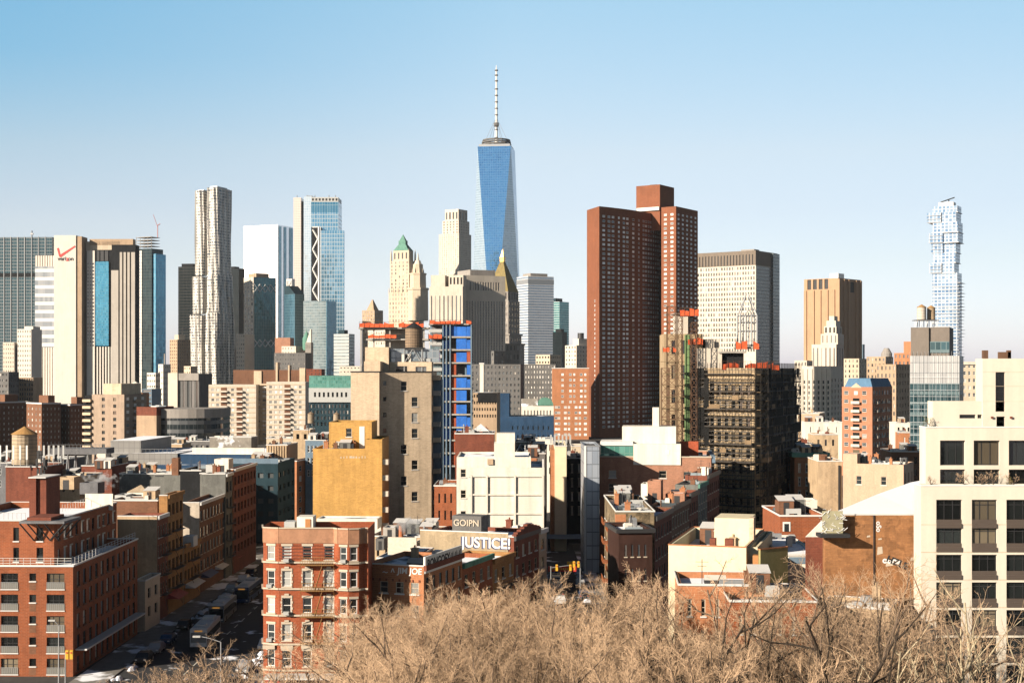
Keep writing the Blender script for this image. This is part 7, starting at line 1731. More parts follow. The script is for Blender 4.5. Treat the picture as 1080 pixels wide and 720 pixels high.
    low('snow-roofed low house left of the tan JUSTICE! wall', 430, 470, 474, 577, 224, 10, M['buff'], 'snowroof', D=10).finish()
    low('red brick house with a dark blue screen beside the white panelled building', 458, 481, 482, 512, 285, 1, M['brick'], 'snowroof', D=14, ops=(3, 3, .3, 'slot')).finish()
    low('dark narrow house in the shadow gap beside the corner tenement', 386.5, 394.5, 396, 601, 190, 5, M['brick_dark'], 'tar', D=20).finish()
justice_row()

def synagogue():
    Y = 170.0
    B = Bld('hall', 'low hall with bright cream-yellow painted walls and a snowy walled roof', 'hall', 705, 787, 788, 577, Y, 16, D=20)
    f = -B.D/2
    B.block(M['cream_paint'], par=1.5, roof=M['snowroof'], thick=.35); B.band('coping', M['brick_orange'], B.H - .02, B.H + .12, .06)
    B.boxp('penthouse_wall', M['cream_paint'], B.lx(744), B.lx(783), f + 8, f + 14, B.H - 1.5, B.H + 2.6); B.boxp('chimney', M['tan'], B.lx(783), B.lx(788), f + 7, f + 9, B.H - 1.5, B.H + 2.8)
    for px, w in ((746, .7), (762, 1.0)): B.boxp('roof_vent', M['brick_dark'], B.lx(px), B.lx(px) + w, f + 2, f + 3, B.H - 1.5, B.H + .7)
    B.block(M['cream_paint'], B.W/2 + .01, B.lx(797), f + 2.0, B.D/2, 0, B.H - .2, {}, par=.8, name='recess_wall')
    B.boxp('brown_door_bay', M['door_orange'], B.lx(794), B.lx(800), f - .2, f + .9, 0, B.H - .9); B.finish()
    C = Bld('hall', 'right-hand wing of the cream hall with an olive side wall', 'hall', 800, 802, 831, 579.5, Y - 1, 56, D=None)
    C.block(M['olive'], par=.8, roof=M['snowroof']); C.band('coping', M['brick_orange'], C.H - .02, C.H + .1, .05); C.finish()  # wing walls coloured a darker olive than the hall's cream
    low('snow-covered ledge roof in front of the cream hall', 716, 812, 815, 617, 155, 4, M['brick_orange'], 'snowroof', D=10, ops=(6, 2, .3, 'tenplain')).finish()
    B = low('flat brick house with white window heads hidden behind the park trees', 770, 862, 866, 634, 149, 3, M['brick'], 'halfsnow', D=12, ops=(6, 3, .28, 'tenplain')); B.finish()
    B = low('beige shop house with a red and white sign, behind the bare trees at lower right', 866, 938, 946, 642, 158, 22, M['buff'], 'halfsnow', ops=(3, 3, .42, 'side'), side=None)
    B.boxp('shop_sign', M['trim_white'], B.lx(868), B.lx(922), -B.D/2 - .2, -B.D/2 - .02, B.lz(669), B.lz(659)); sq = MB(); rnd = random.Random(2)
    for q in range(26): u = B.lx(869.5 + q * 2); sq.tube((u, -B.D/2 - .22, B.lz(666.5 - rnd.random() * 2)), (u + rnd.uniform(-.1, .3), -B.D/2 - .22, B.lz(661 + rnd.random() * 2)), .07, None, 3)
    sq.build('red_script', M['red'], B.root); B.finish()
synagogue()
def brick_wall_block():
    Y = 167.0
    B = Bld('brick_hall', 'long weathered orange brick wall under a wide sloping white snow roof', 'hall', 870, 971, 972, 543, Y, 0, D=1.2)
    f = -B.D/2
    B.block(M['brick_old'], par=0, roof=M['snowroof']); B.boxp('snow_roof_edge', M['coping'], -B.W/2, B.W/2, f - .05, f + .3, B.H + .003, B.H + .15)
    y_ = [f + .4, f + .5, f + 17, f + 27]
    rp = [(B.lx(877, y_[0]), y_[0], B.H + .16), (B.W/2, y_[0], B.H + .16), (B.lx(974, y_[3]), y_[3], B.lz(506, 0, y_[3])), (B.lx(960, y_[3]), y_[3], B.lz(508.5, 0, y_[3])), (B.lx(925, y_[2]), y_[2], B.lz(521, 0, y_[2]))]
    MB().prism([(p[0], max(p[1], B.D/2 + .02)) for p in rp], 0, B.H - .2).build('rear_wall', M['brick_old'], B.root)
    sr = MB().poly(rp)
    for p, q in zip(rp, rp[1:] + rp[:1]): sr.poly([(p[0], p[1], B.H - .6), (q[0], q[1], B.H - .6), q, p])
    sr.build('snow_roof', plain('fresh_snow', (1.1, 1.1, 1.13), .8, var=.05), B.root)
    text('graffiti', 'HZLE', 1.1, M['black'], B.root, (B.lx(946), f - .04, B.lz(593)), (rad(90), rad(22), 0), .012, bold=.03); text('graffiti', 'ooos', 1.0, M['white_paint'], B.root, (B.lx(940), f - .04, B.lz(591)), (rad(90), rad(4), 0), .012, bold=.05)
    text('graffiti', 'oSo', .8, M['white_paint'], B.root, (B.lx(926.5), f - .04, B.lz(555)), (rad(90), rad(90), 0), .012, bold=.02)
    pt = MB()
    for px, py, w, h in ((914, 564, 4, 2.4), (926, 567, 4, 2), (925, 576, 6, 9), (960, 587, 7, 4), (934, 592, 8, 5)):
        pt.poly([(B.lx(px), f - .02, B.lz(py + h)), (B.lx(px + w), f - .02, B.lz(py + h * .8)), (B.lx(px + w * .9), f - .02, B.lz(py)), (B.lx(px + w * .1), f - .02, B.lz(py + .6))])
    pt.build('paint_patches', M['trim'], B.root); B.boxp('drain_pipe', M['iron'], B.lx(921), B.lx(922), f - .15, f - .02, 4, B.H); B.finish()
    R = low('red brick wall block with one white window, left of the long brick wall', 823, 870, 871, 543.5, 199, 0, M['brick'], 'snowroof', D=14); 
    R.boxp('window_surround', M['trim_white'], R.lx(825.5), R.lx(833.5), -R.D/2 - .08, -R.D/2 - .01, R.lz(560), R.lz(550)); R.boxp('window_glass', M['g_near'], R.lx(827), R.lx(832), -R.D/2 - .1, -R.D/2 - .081, R.lz(560), R.lz(552)); R.finish()
    # platform with graffiti screen
    P = thing('rooftop_sign', 'wire screen covered in white and green scribbles on a dark ledge', 'sign', (X(877, Y - 1.2), Y - 1.2, Z(562, Y - 1.2)))
    MB().box(-1.6, 1.9, -1.2, 1.1, -.4, 0).build('ledge', M['iron'], P); MB().box(-1.1, 1.3, -.1, 0, .02, 2.6).build('screen', plain('screen_green', (.38, .35, .22), .8, var=.4), P)
    rnd = random.Random(4); sc = MB()
    for i in range(46): x, z = rnd.uniform(-1.4, 1.5), rnd.uniform(.1, 2.8); sc.tube((x, -.15, z), (x + rnd.uniform(-.5, .5), -.15, z + rnd.uniform(-.4, .4)), .04, None, 3)
    sc.build('scribbles', M['white_paint'], P)
    W = low('white snow-roofed shed between the cream hall and the brick walls', 826, 866, 867, 584.5, 177, 0, M['stucco_white'], 'snowroof', D=20, par=.15); W.boxp('ventilation_band', M['bluegrey'], W.lx(832), W.lx(852), -W.D/2 - .1, -W.D/2 - .01, W.lz(594), W.lz(587)); W.finish()
    g_ = thing('roof_gable', 'white triangular gable wall rising beside the scribbled screen', 'gable', (X(858, 171), 171, 0)); k = 171 / F
    MB().poly([((850 - 858) * k, 0, Z(566, 171)), ((868 - 858) * k, 0, Z(566, 171)), ((868 - 858) * k, 0, Z(548, 171))]).poly([((850 - 858) * k, .3, Z(566, 171)), ((868 - 858) * k, .3, Z(548, 171)), ((868 - 858) * k, .3, Z(566, 171))]).poly([((850 - 858) * k, 0, Z(566, 171)), ((868 - 858) * k, 0, Z(548, 171)), ((868 - 858) * k, .3, Z(548, 171)), ((850 - 858) * k, .3, Z(566, 171))]).build('gable', M['stucco_white'], g_)
    MB().box((850 - 858) * k, (868 - 858) * k, 0.003, .297, 0, Z(566, 171)).build('base_wall', M['brick_dark'], g_)
brick_wall_block()
def cream_block():
    Y = 163.0
    wp = wallmat('ivory_panel', (0.72, 0.65, 0.54), .05, .08, .10, fine=.06)
    B = Bld('apartment_building', 'large ivory apartment building with rows of dark three-part windows at the right edge', 'building', 971.5, 1150, 1151, 512, Y, 0, D=3.0)
    f = -B.D/2; L = lambda px: B.lx(px) + B.W/2
    rows = [(526.7, 552, 'creambay')] + [(555.5 + 29.1 * j, 577 + 29.1 * j, 'creambay') for j in range(7)]
    ops = [(L(a), L(b), B.lz(y1), B.lz(y0), k) for a, b in ((987.5, 1014.6), (1025, 1051.5), (1061.5, 1089), (1100, 1127)) for y0, y1, k in rows]
    B.block(wp, ops={'f': ops}, par=.9, roof=M['halfsnow'])
    jl = MB()
    for y0, y1, k in rows[1:]: jl.box(-B.W/2, B.W/2, f - .03, f - .003, B.lz(y0 - 3.0) - .07, B.lz(y0 - 3.0))
    jl.build('panel_joints', M['tan'], B.root); B.band('coping', M['trim_white'], B.H - .05, B.H + .12, .06, faces='fl')
    lv = MB()
    for y0, y1, k in rows:
        for a, b in ((987.5, 1014.6), (1025, 1051.5), (1061.5, 1089)): lv.box(B.lx(a) + .05, B.lx(b) - .05, f + .02, f + .08, B.lz(y1), B.lz(y1) + .48)
    lv.build('window_louvres', M['dkbrown'], B.root)
    U = Bld('apartment_building', 'set-back top storeys of the ivory building behind a planted terrace', 'building', 976.5, 1150, 1151, 450.5, Y + 4.5, 0, D=2.6, base=B.H - .9)
    Lu = lambda px: U.lx(px) + U.W/2; f2 = -U.D/2
    ou = [(Lu(a), Lu(b), U.lz(490.5), U.lz(464.3), 'terrace') for a, b in ((991.5, 1018), (1027, 1054.5), (1064, 1091))] + [(Lu(a), Lu(b), U.lz(511.5), U.lz(494.8), 'terrace') for a, b in ((991.5, 1018), (1027, 1054.5), (1064, 1091))]
    U.block(wp, ops={'f': ou}, par=.6, roof=M['halfsnow']); U.band('coping', M['trim_white'], U.H - .05, U.H + .1, .05, faces='fl')
    P1 = Bld('penthouse', 'ivory penthouse with a narrow slit window on top of the ivory building', 'penthouse', 984, 1150, 1151, 423, Y + 6.5, 0, D=2.2, base=B.H + U.H - 1.5)
    P1.block(wp, ops={'f': [(P1.lx(1012) + P1.W/2, P1.lx(1029) + P1.W/2, P1.lz(441), P1.lz(437), 'slot'), (P1.lx(1031) + P1.W/2, P1.lx(1037) + P1.W/2, P1.lz(441), P1.lz(437), 'slot')]}, par=.3)
    T = Bld('stair_tower', 'tall ivory stair tower with one long vertical window at the right edge', 'stair tower', 1036.5, 1150, 1151, 378, Y + 6.2, 0, D=2.6, base=B.H + U.H - 1.5)
    T.block(wp, ops={'f': [(T.lx(1050) + T.W/2, T.lx(1060) + T.W/2, T.lz(434), T.lz(392), 'slot'), (T.lx(1051) + T.W/2, T.lx(1060) + T.W/2, T.lz(450), T.lz(439), 'slot')]}, par=.3)
    pj = MB()
    for py in (392, 407, 423): pj.box(-T.W/2, T.W/2, -T.D/2 - .02, -T.D/2 - .003, T.lz(py) - .03, T.lz(py))
    pj.build('panel_joints', M['tan'], T.root)
    sp = MB()
    for px in (1046, 1066): sp.box(T.lx(px) - .12, T.lx(px) + .12, -T.D/2 - .25, -T.D/2 - .01, T.lz(441), T.lz(439))
    sp.build('wall_lights', M['brick_dark'], T.root)
    for px, w in ((1041, .3), (1043.5, .3), (1058, 1.4), (1067, .4)): T.boxp('roof_vent', M['rust'], T.lx(px), T.lx(px) + w, 0, .6, T.H - .3, T.H + (1.0 if w < 1 else .8))
    for q in (B, U, P1, T): q.finish()
cream_block()
# ------------------------------------------------------------------ rooftop pieces
def clutter():
    rnd = random.Random(21)
    for B in BL:
        if B.Y > 560 or not B.roofs or any(w in B.root['label'] for w in ('scaffold', 'near brick', 'terrace', 'raised square', 'JUSTICE', 'lettered', 'teal cornice', 'iron balcony', 'JUSTICE! wall', 'stair tower', 'ornate', 'ivory')): continue
        for (x0, x1, y0, y1, z) in B.roofs[:2]:
            w, d = x1 - x0, y1 - y0
            if w < 3 or d < 3: continue
            sc = .6 if B.Y < 260 else 1.0
            n = min(34, max(5, int(w * d / (7.5 if 215 < B.Y < 480 else 26))))
            for q in range(n):
                x = rnd.uniform(x0 + .8, x1 - .8); y = y0 + .6 + (d - 1.6) * rnd.random() ** 1.4; t = rnd.random()
                if q % 5 == 4 and w > 4 and d > 4:
                    L_ = rnd.uniform(2, min(6, w * .4)); a = rnd.choice((.25, .35)); x = min(x, x1 - L_)
                    MB().box(x, x + L_, y - a, y + a, z + .3, z + .3 + 2 * a).box(x, x + .5, y - a, y + a, z, z + .298).box(x + L_ - .5, x + L_, y - a, y + a, z, z + .298).build('duct', rnd.choice((M['steel'], M['hvac'])), B.root)
                elif q % 5 == 3:
                    a, b = rnd.uniform(.8, 1.6), rnd.uniform(.6, 1.0); MB().prism([(x - a, y - b), (x + a, y - b), (x + a, y + b), (x - a, y + b)], z, z + .4, 0).prism([(x - a, y - b), (x + a, y - b), (x + a, y + b), (x - a, y + b)], z + .402, z + .9, 1, [(x - a, y - .02), (x + a, y - .02), (x + a, y + .02), (x - a, y + .02)]).build('skylight', [M['iron'], M['g_sky']], B.root)
                elif t < .28:
                    a, b, h = rnd.uniform(.5, 1.3) * sc, rnd.uniform(.5, 1.3) * sc, rnd.uniform(.7, 1.5)
                    MB().box(x - a, x + a, y - b, y + b, z, z + h).box(x - a * .8, x + a * .8, y - b * .8, y + b * .8, z + h + .002, z + h + .12).build('roof_unit', rnd.choice((M['hvac'], M['steel'], M['stucco_white'])), B.root)
                elif t < .5:
                    a = rnd.uniform(.3, .5); h = rnd.uniform(1.2, 2.4); MB().box(x - a, x + a, y - a, y + a, z, z + h).box(x - a - .08, x + a + .08, y - a - .08, y + a + .08, z + h + .002, z + h + .14).cyl(x, y, z + h + .142, z + h + .5, .14, .12, 7).build('chimney', rnd.choice((M['brick_dark'], M['brick_brown'], M['buff'], M['brick_orange'])), B.root)
                elif t < .72:
                    h = rnd.uniform(.8, 2.2); MB().cyl(x, y, z, z + h, .12, .12, 7).cyl(x, y, z + h + .002, z + h + .3, .26, .1, 7).build('vent_pipe', rnd.choice((M['steel'], M['iron'], M['rust'])), B.root)
                elif t < .88 and w > 5:
                    a, b, h = 1.1, 1.5, 2.3; k = MB().box(x - a, x + a, y - b, y + b, z, z + h * .9).poly([(x - a - .1, y - b - .1, z + h * .92), (x + a + .1, y - b - .1, z + h * .92), (x + a + .1, y + b + .1, z + h * 1.15), (x - a - .1, y + b + .1, z + h * 1.15)], 1).box(x - .4, x + .4, y - b - .03, y - b - .005, z, z + 1.9, 2); k.build('stair_house', [rnd.choice((M['buff'], M['stucco_white'], M['brick_brown'], M['plaster_grey'])), M['coping'], M['black']], B.root)
                else:
                    h = rnd.uniform(2, 3.6); MB().tube((x, y, z), (x, y, z + h), .04, None, 4).tube((x - .7, y, z + h * .9), (x + .7, y, z + h * .9), .025, None, 3).tube((x - .5, y, z + h * .75), (x + .5, y, z + h * .75), .025, None, 3).build('aerial', M['iron'], B.root)
clutter()
def shed(label, l, c, r, top, bot, Y, mat, roofm, th=4, D=4, gable=0.0, door=True, cat='roof house', name='roof_house'):
    B = Bld(name, label, cat, l, c, r, top, Y, th, D=D, base=Z(bot, Y)); B.block(mat, roof=roofm, par=.25 if not gable else 0)
    if gable: a, b = B.W/2 + .1, B.D/2 + .1; MB().prism([(-a, -b), (a, -b), (a, b), (-a, b)], B.H + .003, B.H + gable, 0, [(-.1, -.1), (.1, -.1), (.1, .1), (-.1, .1)]).build('pyramid_roof', roofm, B.root)
    if door: B.boxp('door', M['iron'], -B.W*.15, B.W*.2, -B.D/2 - .04, -B.D/2 - .005, .02, min(2.0, B.H * .8))
    B.finish()
shed('white shed with a little pyramid skylight on the brown roofs left of the ochre house', 134, 156, 158, 519, 530, 262, M['stucco_white'], M['wood_tank2'], gable=1.2)
shed('tall dark brick chimney in front of the blue-grey screened building', 181, 188, 189, 483, 501, 340, M['brick_brown'], M['iron'], D=2, door=False, cat='chimney', name='chimney')
shed('white stair box on the grey plaster block above the red street house', 226, 241, 243, 484, 500, 318, M['stucco_white'], M['coping'])
shed('smaller white box beside the stair box on the grey plaster block', 217, 225, 227, 490, 500, 319, M['hvac'], M['coping'], door=False)
shed('cream hut with a dark doorway on the roof behind the near brick building', 60, 78, 80, 503, 516, 300, M['buff'], M['halfsnow'])
shed('grey round-edged plant box behind the near brick building', 84, 103, 105, 509, 521, 290, M['concrete_dark'], M['steel'], door=False)
shed('low white plant box with a snowy lid left of the ochre house', 121, 133, 135, 522, 531, 258, M['hvac'], M['coping'], door=False)
shed('pink brick stair house on the roofs in front of the salmon brick wall', 683, 697, 699, 507, 531, 268, M['brick_pink'], M['coping'], th=12)
shed('white-sided box beside the pink brick stair house', 676, 683, 685, 510, 529, 270, M['stucco_white'], M['coping'], th=12, door=False)
shed('pale pink roof hut right of the pink brick stair house', 705, 722, 724, 520, 534, 262, M['brick_pink'], M['snowroof'], th=12)
shed('cream box with a red lid on the roofs above the cluttered brown low house', 446, 458, 460, 556, 567, 250, M['cream2'], M['awn_red'])
shed('grey concrete hut on the cluttered brown low house', 404, 417, 419, 556, 568, 244, M['concrete'], M['halfsnow'])
shed('dark hut with a tar roof left of the steaming flue', 396, 405, 407, 568, 580, 226, M['greydark'], M['tar'])
shed('long pale parapet house behind the ornate corner tenement', 334, 398, 400, 547, 558, 262, M['stucco_white'], M['halfsnow'], D=5, door=False)
shed('beige penthouse box on the wide snow roof edge by the plaster house', 846, 862, 864, 527, 536, 230, M['stucco_white'], M['coping'], door=False)
shed('rusty plant cabin on the roofs right of the thin cream wall', 552, 566, 568, 484, 494, 330, M['brick_orange'], M['rust'], door=False)
shed('white cabin with dark door on the dark flat row beyond the white panelled building', 566, 576, 577, 474, 482, 360, M['hvac'], M['coping'])
def water_tank(label, px, py0, py1, Y, wpx, wood, roofm, legs=2.0):
    k = Y / F; r = wpx * k / 2; z0 = Z(py1, Y); z1 = Z(py0, Y); H = z1 - z0
    t = thing('water_tank', label, 'water tank', (X(px, Y), Y, z0))
    hc = r * .62; hb = H - hc
    MB().cyl(0, 0, 0, hb, r, r * .97, 20).build('barrel', wood, t)
    hp = MB()
    for j in range(8): hp.cyl(0, 0, hb * (j + .4) / 8, hb * (j + .4) / 8 + .06, r * 1.012, None, 20, cap=False)
    hp.build('hoops', M['iron'], t); MB().cyl(0, 0, hb, H, r * 1.08, .1, 20).build('cone_roof', roofm, t)
    MB().box(-r, r, -r, r, -.3, -.02).build('platform', M['iron'], t)
    for a in (-.7, .7):
        for b in (-.7, .7): MB().tube((a * r, b * r, -legs), (a * r, b * r, -.3), .12, None, 5).build('leg', M['iron'], t)
water_tank('large pale wooden water tank with a golden cone roof, left of the brown housing blocks', 26, 449.5, 489, 330, 26, M['wood_tank2'], M['tank_roof'], 5)
water_tank('white round tank on the orange brick block, right of the tan balcony block', 143, 402, 414, 700, 7.5, M['stucco_white'], M['stucco_white'], 1)
water_tank('small wooden tank with a conical roof behind the yellow building, nearer the cream slab', 328, 434, 446, 520, 7, M['wood_tank2'], M['wood_tank'], 4)
water_tank('small wooden tank with a conical roof just left of the tan tower', 355, 434.5, 446, 480, 7, M['wood_tank2'], M['wood_tank'], 4)
water_tank('cream tank on the glass building under scaffold, left of the pair', 972, 321, 337, 466, 9.5, M['cream2'], M['tank_roof'], 2.4)
water_tank('cream tank on the glass building under scaffold, right of the pair', 982, 322, 337, 468, 8.5, M['buff'], M['tank_roof'], 2.4)
tk = thing('tank_stand', 'steel stand with round braces under the pair of cream tanks', 'steel frame', (X(976, 466), 466, Z(345, 466))); mb = MB()
for i in range(5): u = -3.6 + i * 1.7; mb.tube((u, -1.2, 0), (u, -1.2, 2.3), .13, None, 4); mb.tube((u, -1.2, 0), (u + .8, -1.2, 2.3), .09, None, 4)
mb.build('braces', M['trim_white'], tk); MB().box(-4, 4, -1.5, 1.5, 2.1, 2.35).build('platform', M['concrete_dark'], tk)
B_ = low('dark roofed block carrying the large wooden tank with the golden cone', 6, 46, 48, 492, 324, 3, M['brick_dark'], 'halfsnow', D=14); B_.finish()
def mast():
    Y = 218.0; z0 = 22.2; t = thing('antenna_mast', 'splayed white lattice antenna mast with dark dishes, on the near brick building', 'antenna mast', (X(44, Y), Y, z0)); zt = Z(478, Y) - z0
    mb = MB(); zm = zt * .56
    for a, b in ((-1.0, -.8), (1.1, -.8), (0, 1.0)): mb.tube((a, b, -1.8), (a * .35, b * .35, zm), .13, .11, 6)
    for q in range(4):
        f = q / 4; f2 = (q + 1) / 4
        for (a, b), (c, d) in (((-1, -.8), (1.1, -.8)), ((1.1, -.8), (0, 1)), ((0, 1), (-1, -.8))):
            s1, s2 = 1 - .65 * f, 1 - .65 * f2; mb.tube((a * s1, b * s1, -1.8 + (zm + 1.8) * f), (c * s2, d * s2, -1.8 + (zm + 1.8) * f2), .055, None, 4)
    mb.build('lattice', M['trim_white'], t); MB().tube((0, 0, zm), (0, 0, zt), .12, .06, 6).build('pole', M['iron'], t)
    rnd = random.Random(9); an = MB()
    for q in range(9): a = q * .7; z = zm + rnd.uniform(-.6, 2.6); x, y = .7 * math.cos(a), .7 * math.sin(a); an.box(x - .16, x + .16, y - .12, y + .12, z, z + 1.3); an.tube((0, 0, z + .6), (x, y, z + .6), .05, None, 3)
    an.build('panel_antennas', M['iron'], t); MB().cyl(.5, -.5, zm - .5, zm - .2, .5, .5, 12).build('dish', M['hvac'], t)
mast()
t = thing('aerial_rack', 'row of thin white antenna panels on the roof left of the wooden tank', 'antennas', (X(5, 320), 320, Z(492, 320)))
for q in range(5): MB().tube((q * 1.5 - 1, 0, 0), (q * 1.5 - 1, 0, 3.5), .06, None, 4).box(q * 1.5 - 1.2, q * 1.5 - .8, -.15, -.06, 1.6, 4.8).build('antenna', M['trim_white'], t)
t = thing('aerial_rack', 'cluster of thin white antenna panels on the roof right of the wooden tank', 'antennas', (X(46, 322), 322, Z(490, 322)))
for q in range(6): MB().tube((q * 1.1 - 1, 0, 0), (q * 1.1 - 1, 0, 3.0), .06, None, 4).box(q * 1.1 - 1.2, q * 1.1 - .8, -.15, -.06, 1.4, 4.4).build('antenna', M['hvac'], t)
t = thing('aerial_rack', 'bunch of antennas on top of the tall thin cream party wall', 'antennas', (X(591, 331), 331, Z(470, 331)))
for q in range(6): MB().tube((q * .9 - 2.2, 0, -.4), (q * .9 - 2.2, 0, 2.2), .05, None, 4).box(q * .9 - 2.4, q * .9 - 2.0, -.15, -.06, .6, 2.6).build('antenna', M['hvac'], t)
t = thing('metal_chimney', 'rust red flue pipe steaming behind the lettered corner house', 'chimney', (X(423, 236), 236, Z(572, 236) - 1.5)); MB().cyl(0, 0, 0, 4.4, .42, .38, 10).build('flue', M['fe_orange'], t); MB().cyl(0, 0, 4.402, 4.7, .6, .5, 10).build('cap', M['rust'], t)
def steam(label, px, py, Y, w, h, dens):
    m = bpy.data.materials.new('steam_' + label.split()[0]); m.use_nodes = True; q = m.node_tree
    for n_ in list(q.nodes):
        if n_.type == 'BSDF_PRINCIPLED': q.nodes.remove(n_)
    v = q.nodes.new('ShaderNodeVolumePrincipled'); v.inputs['Color'].default_value = (.95, .95, .95, 1); v.inputs['Anisotropy'].default_value = .2
    tc_ = q.nodes.new('ShaderNodeTexCoord'); no = q.nodes.new('ShaderNodeTexNoise'); no.inputs['Scale'].default_value = .75; no.inputs['Detail'].default_value = 5
    ln = q.nodes.new('ShaderNodeVectorMath'); ln.operation = 'LENGTH'; dv = q.nodes.new('ShaderNodeVectorMath'); dv.operation = 'DIVIDE'; dv.inputs[1].default_value = (w / 2, w / 3, h / 2)
    q.links.new(tc_.outputs['Object'], no.inputs['Vector']); q.links.new(tc_.outputs['Object'], dv.inputs[0]); q.links.new(dv.outputs[0], ln.inputs[0])
    m1 = q.nodes.new('ShaderNodeMath'); m1.operation = 'MULTIPLY_ADD'; m1.inputs[1].default_value = 3.2; m1.inputs[2].default_value = -1.15
    q.links.new(no.outputs[0], m1.inputs[0]); m3 = q.nodes.new('ShaderNodeMath'); m3.operation = 'SUBTRACT'; q.links.new(m1.outputs[0], m3.inputs[0]); q.links.new(ln.outputs['Value'], m3.inputs[1])
    m4 = q.nodes.new('ShaderNodeMath'); m4.operation = 'MULTIPLY'; m4.use_clamp = False; m4.inputs[1].default_value = dens; mx_ = q.nodes.new('ShaderNodeMath'); mx_.operation = 'MAXIMUM'; q.links.new(m3.outputs[0], mx_.inputs[0]); mx_.inputs[1].default_value = 0; q.links.new(mx_.outputs[0], m4.inputs[0]); q.links.new(m4.outputs[0], v.inputs['Density'])
    q.links.new(v.outputs[0], q.nodes['Material Output'].inputs['Volume'])
    o = MB().box(-w / 2, w / 2, -w / 3, w / 3, -h / 2, h / 2).build('steam', m); o.location = (X(px, Y), Y, Z(py, Y)); tag(o, label, 'steam', None, 'stuff')
steam('white steam drifting above the roofs behind the near brick building', 106, 507, 300, 9.5, 6.0, 2.2)
steam('white steam puff beside the rust red flue below the tan tower', 429, 552, 234, 6.5, 3.8, 2.6)

# ------------------------------------------------------------------ vehicles and street furniture
def car_proto(label, paint, kind='car'):
    t = thing('parked_car', label, kind, (0, 0, 0)); L, W, H = (4.5, 1.8, 1.45) if kind == 'car' else (6.2, 2.1, 2.6)
    pr = [(-L/2, .35), (-L/2, .8), (-L/2 + .9, .95), (-L/2 + 1.5, H), (L/2 - 1.2, H), (L/2 - .5, .98), (L/2, .9), (L/2, .35)] if kind == 'car' else [(-L/2, .35), (-L/2, 1.2), (-L/2 + .7, 1.4), (-L/2 + 1.2, H), (L/2, H), (L/2, .35)]
    def ext(pts, w, mb, m):
        k = len(mb.v); n = len(pts)
        for sgn in (-1, 1):
            for y, z in pts: mb.v.append((sgn * w * (1.0 if z < 1.0 else .86), y, z))
        for i in range(n): j = (i + 1) % n; mb.f.append((k + i, k + j, k + n + j, k + n + i)); mb.mi.append(m)
        mb.f.append(tuple(k + i for i in range(n))[::-1]); mb.f.append(tuple(k + n + i for i in range(n))); mb.mi += [m, m]
    b = MB(); ext(pr, W / 2, b, 0); b.build('body', paint, t)
    gl = MB()
    if kind == 'car':
        for sgn in (-1, 1): gl.poly([(sgn * (W/2 * .89), -L/2 + 1.25, 1.02), (sgn * (W/2 * .89), L/2 - .75, 1.02), (sgn * (W/2 * .87 + .012), L/2 - 1.3, H - .1), (sgn * (W/2 * .87 + .012), -L/2 + 1.6, H - .1)])
        gl.poly([(-.72, -L/2 + .98, 1.0), (.72, -L/2 + .98, 1.0), (.66, -L/2 + 1.43, H - .08), (-.66, -L/2 + 1.43, H - .08)]); gl.poly([(-.72, L/2 - .5, 1.02), (.72, L/2 - .5, 1.02), (.66, L/2 - 1.12, H - .08), (-.66, L/2 - 1.12, H - .08)])
    else: gl.poly([(-.85, -L/2 + .7, 1.46), (.85, -L/2 + .7, 1.46), (.78, -L/2 + 1.12, H - .15), (-.78, -L/2 + 1.12, H - .15)])
    gl.build('windows', M['g_dark'], t)
    for sx in (-1, 1):
        for yy in (-L/2 + .85, L/2 - .85):
            wh = MB(); wh.tube((sx * (W/2 - .22), yy, .33), (sx * (W/2 + .01), yy, .33), .33, None, 12); w_ = wh.build('wheel', M['black'], t); MB().tube((sx * (W/2 + .011), yy, .33), (sx * (W/2 + .03), yy, .33), .2, None, 10).build('rim', M['steel'], w_)
        MB().box(sx * .62 - .16, sx * .62 + .16, -L/2 - .03, -L/2 - .003, .62, .78).build('headlight', M['trim_white'], t); MB().box(sx * .68 - .14, sx * .68 + .14, L/2 + .003, L/2 + .03, .68, .84).build('tail_light', M['red'], t)
    if kind == 'van': MB().box(-W/2 * .84, W/2 * .84, -L/2 + 1.4, L/2 - .1, H + .003, H + .09).build('roof_snow', M['coping'], t)
    return t
paints = [plain('car_' + n, c, .25, .1) for n, c in (('black', (.02, .02, .022)), ('silver', (.4, .41, .42)), ('blue', (.03, .07, .16)), ('white', (.75, .75, .74)))]
protos = [car_proto('', p) for p in paints]; van = car_proto('', paints[3], 'van')
used = set()
places = [('the avenue by the near brick building', -56.0 + 3.0, [(205, 0), (212, 1), (219, 2)]), ('the avenue kerb opposite the corner tenement', -53.2, [(231, 0), (270, 1), (282, 3), (290, 0)]), ('the corner tenement side of the avenue', -37.2, [(182, 2), (189, 0), (198, 1), (215, 3), (229, 0)]), ('the narrow right-hand street', 13.2, [(212, 0), (219, 2), (226, 1), (240, 3), (247, 0), (262, 2), (276, 1)]), ('the narrow street beside the cream stone house', 8.7, [(256, 3), (264, 0), (272, 1), (281, 3), (290, 2)])]
cn = ('black', 'silver', 'blue', 'white'); ordw = ['nearest', 'second', 'third', 'fourth', 'fifth', 'sixth', 'seventh']
for where, x, ys in places:
    for i, (y, c) in enumerate(ys):
        o = protos[c] if c not in used else copy_tree(protos[c]); used.add(c)
        o.location = (x, y, .012); o.rotation_euler = (0, 0, rad(180) if x > 0 and i % 2 else 0); tag(o, '%s car parked along %s, %s one' % (cn[c], where, ordw[i]), 'car', 'cars parked along the kerbs')
van.location = (11.4, 233, .012); tag(van, 'white snow-topped van driving up the narrow right-hand street', 'van'); van.name = 'van'
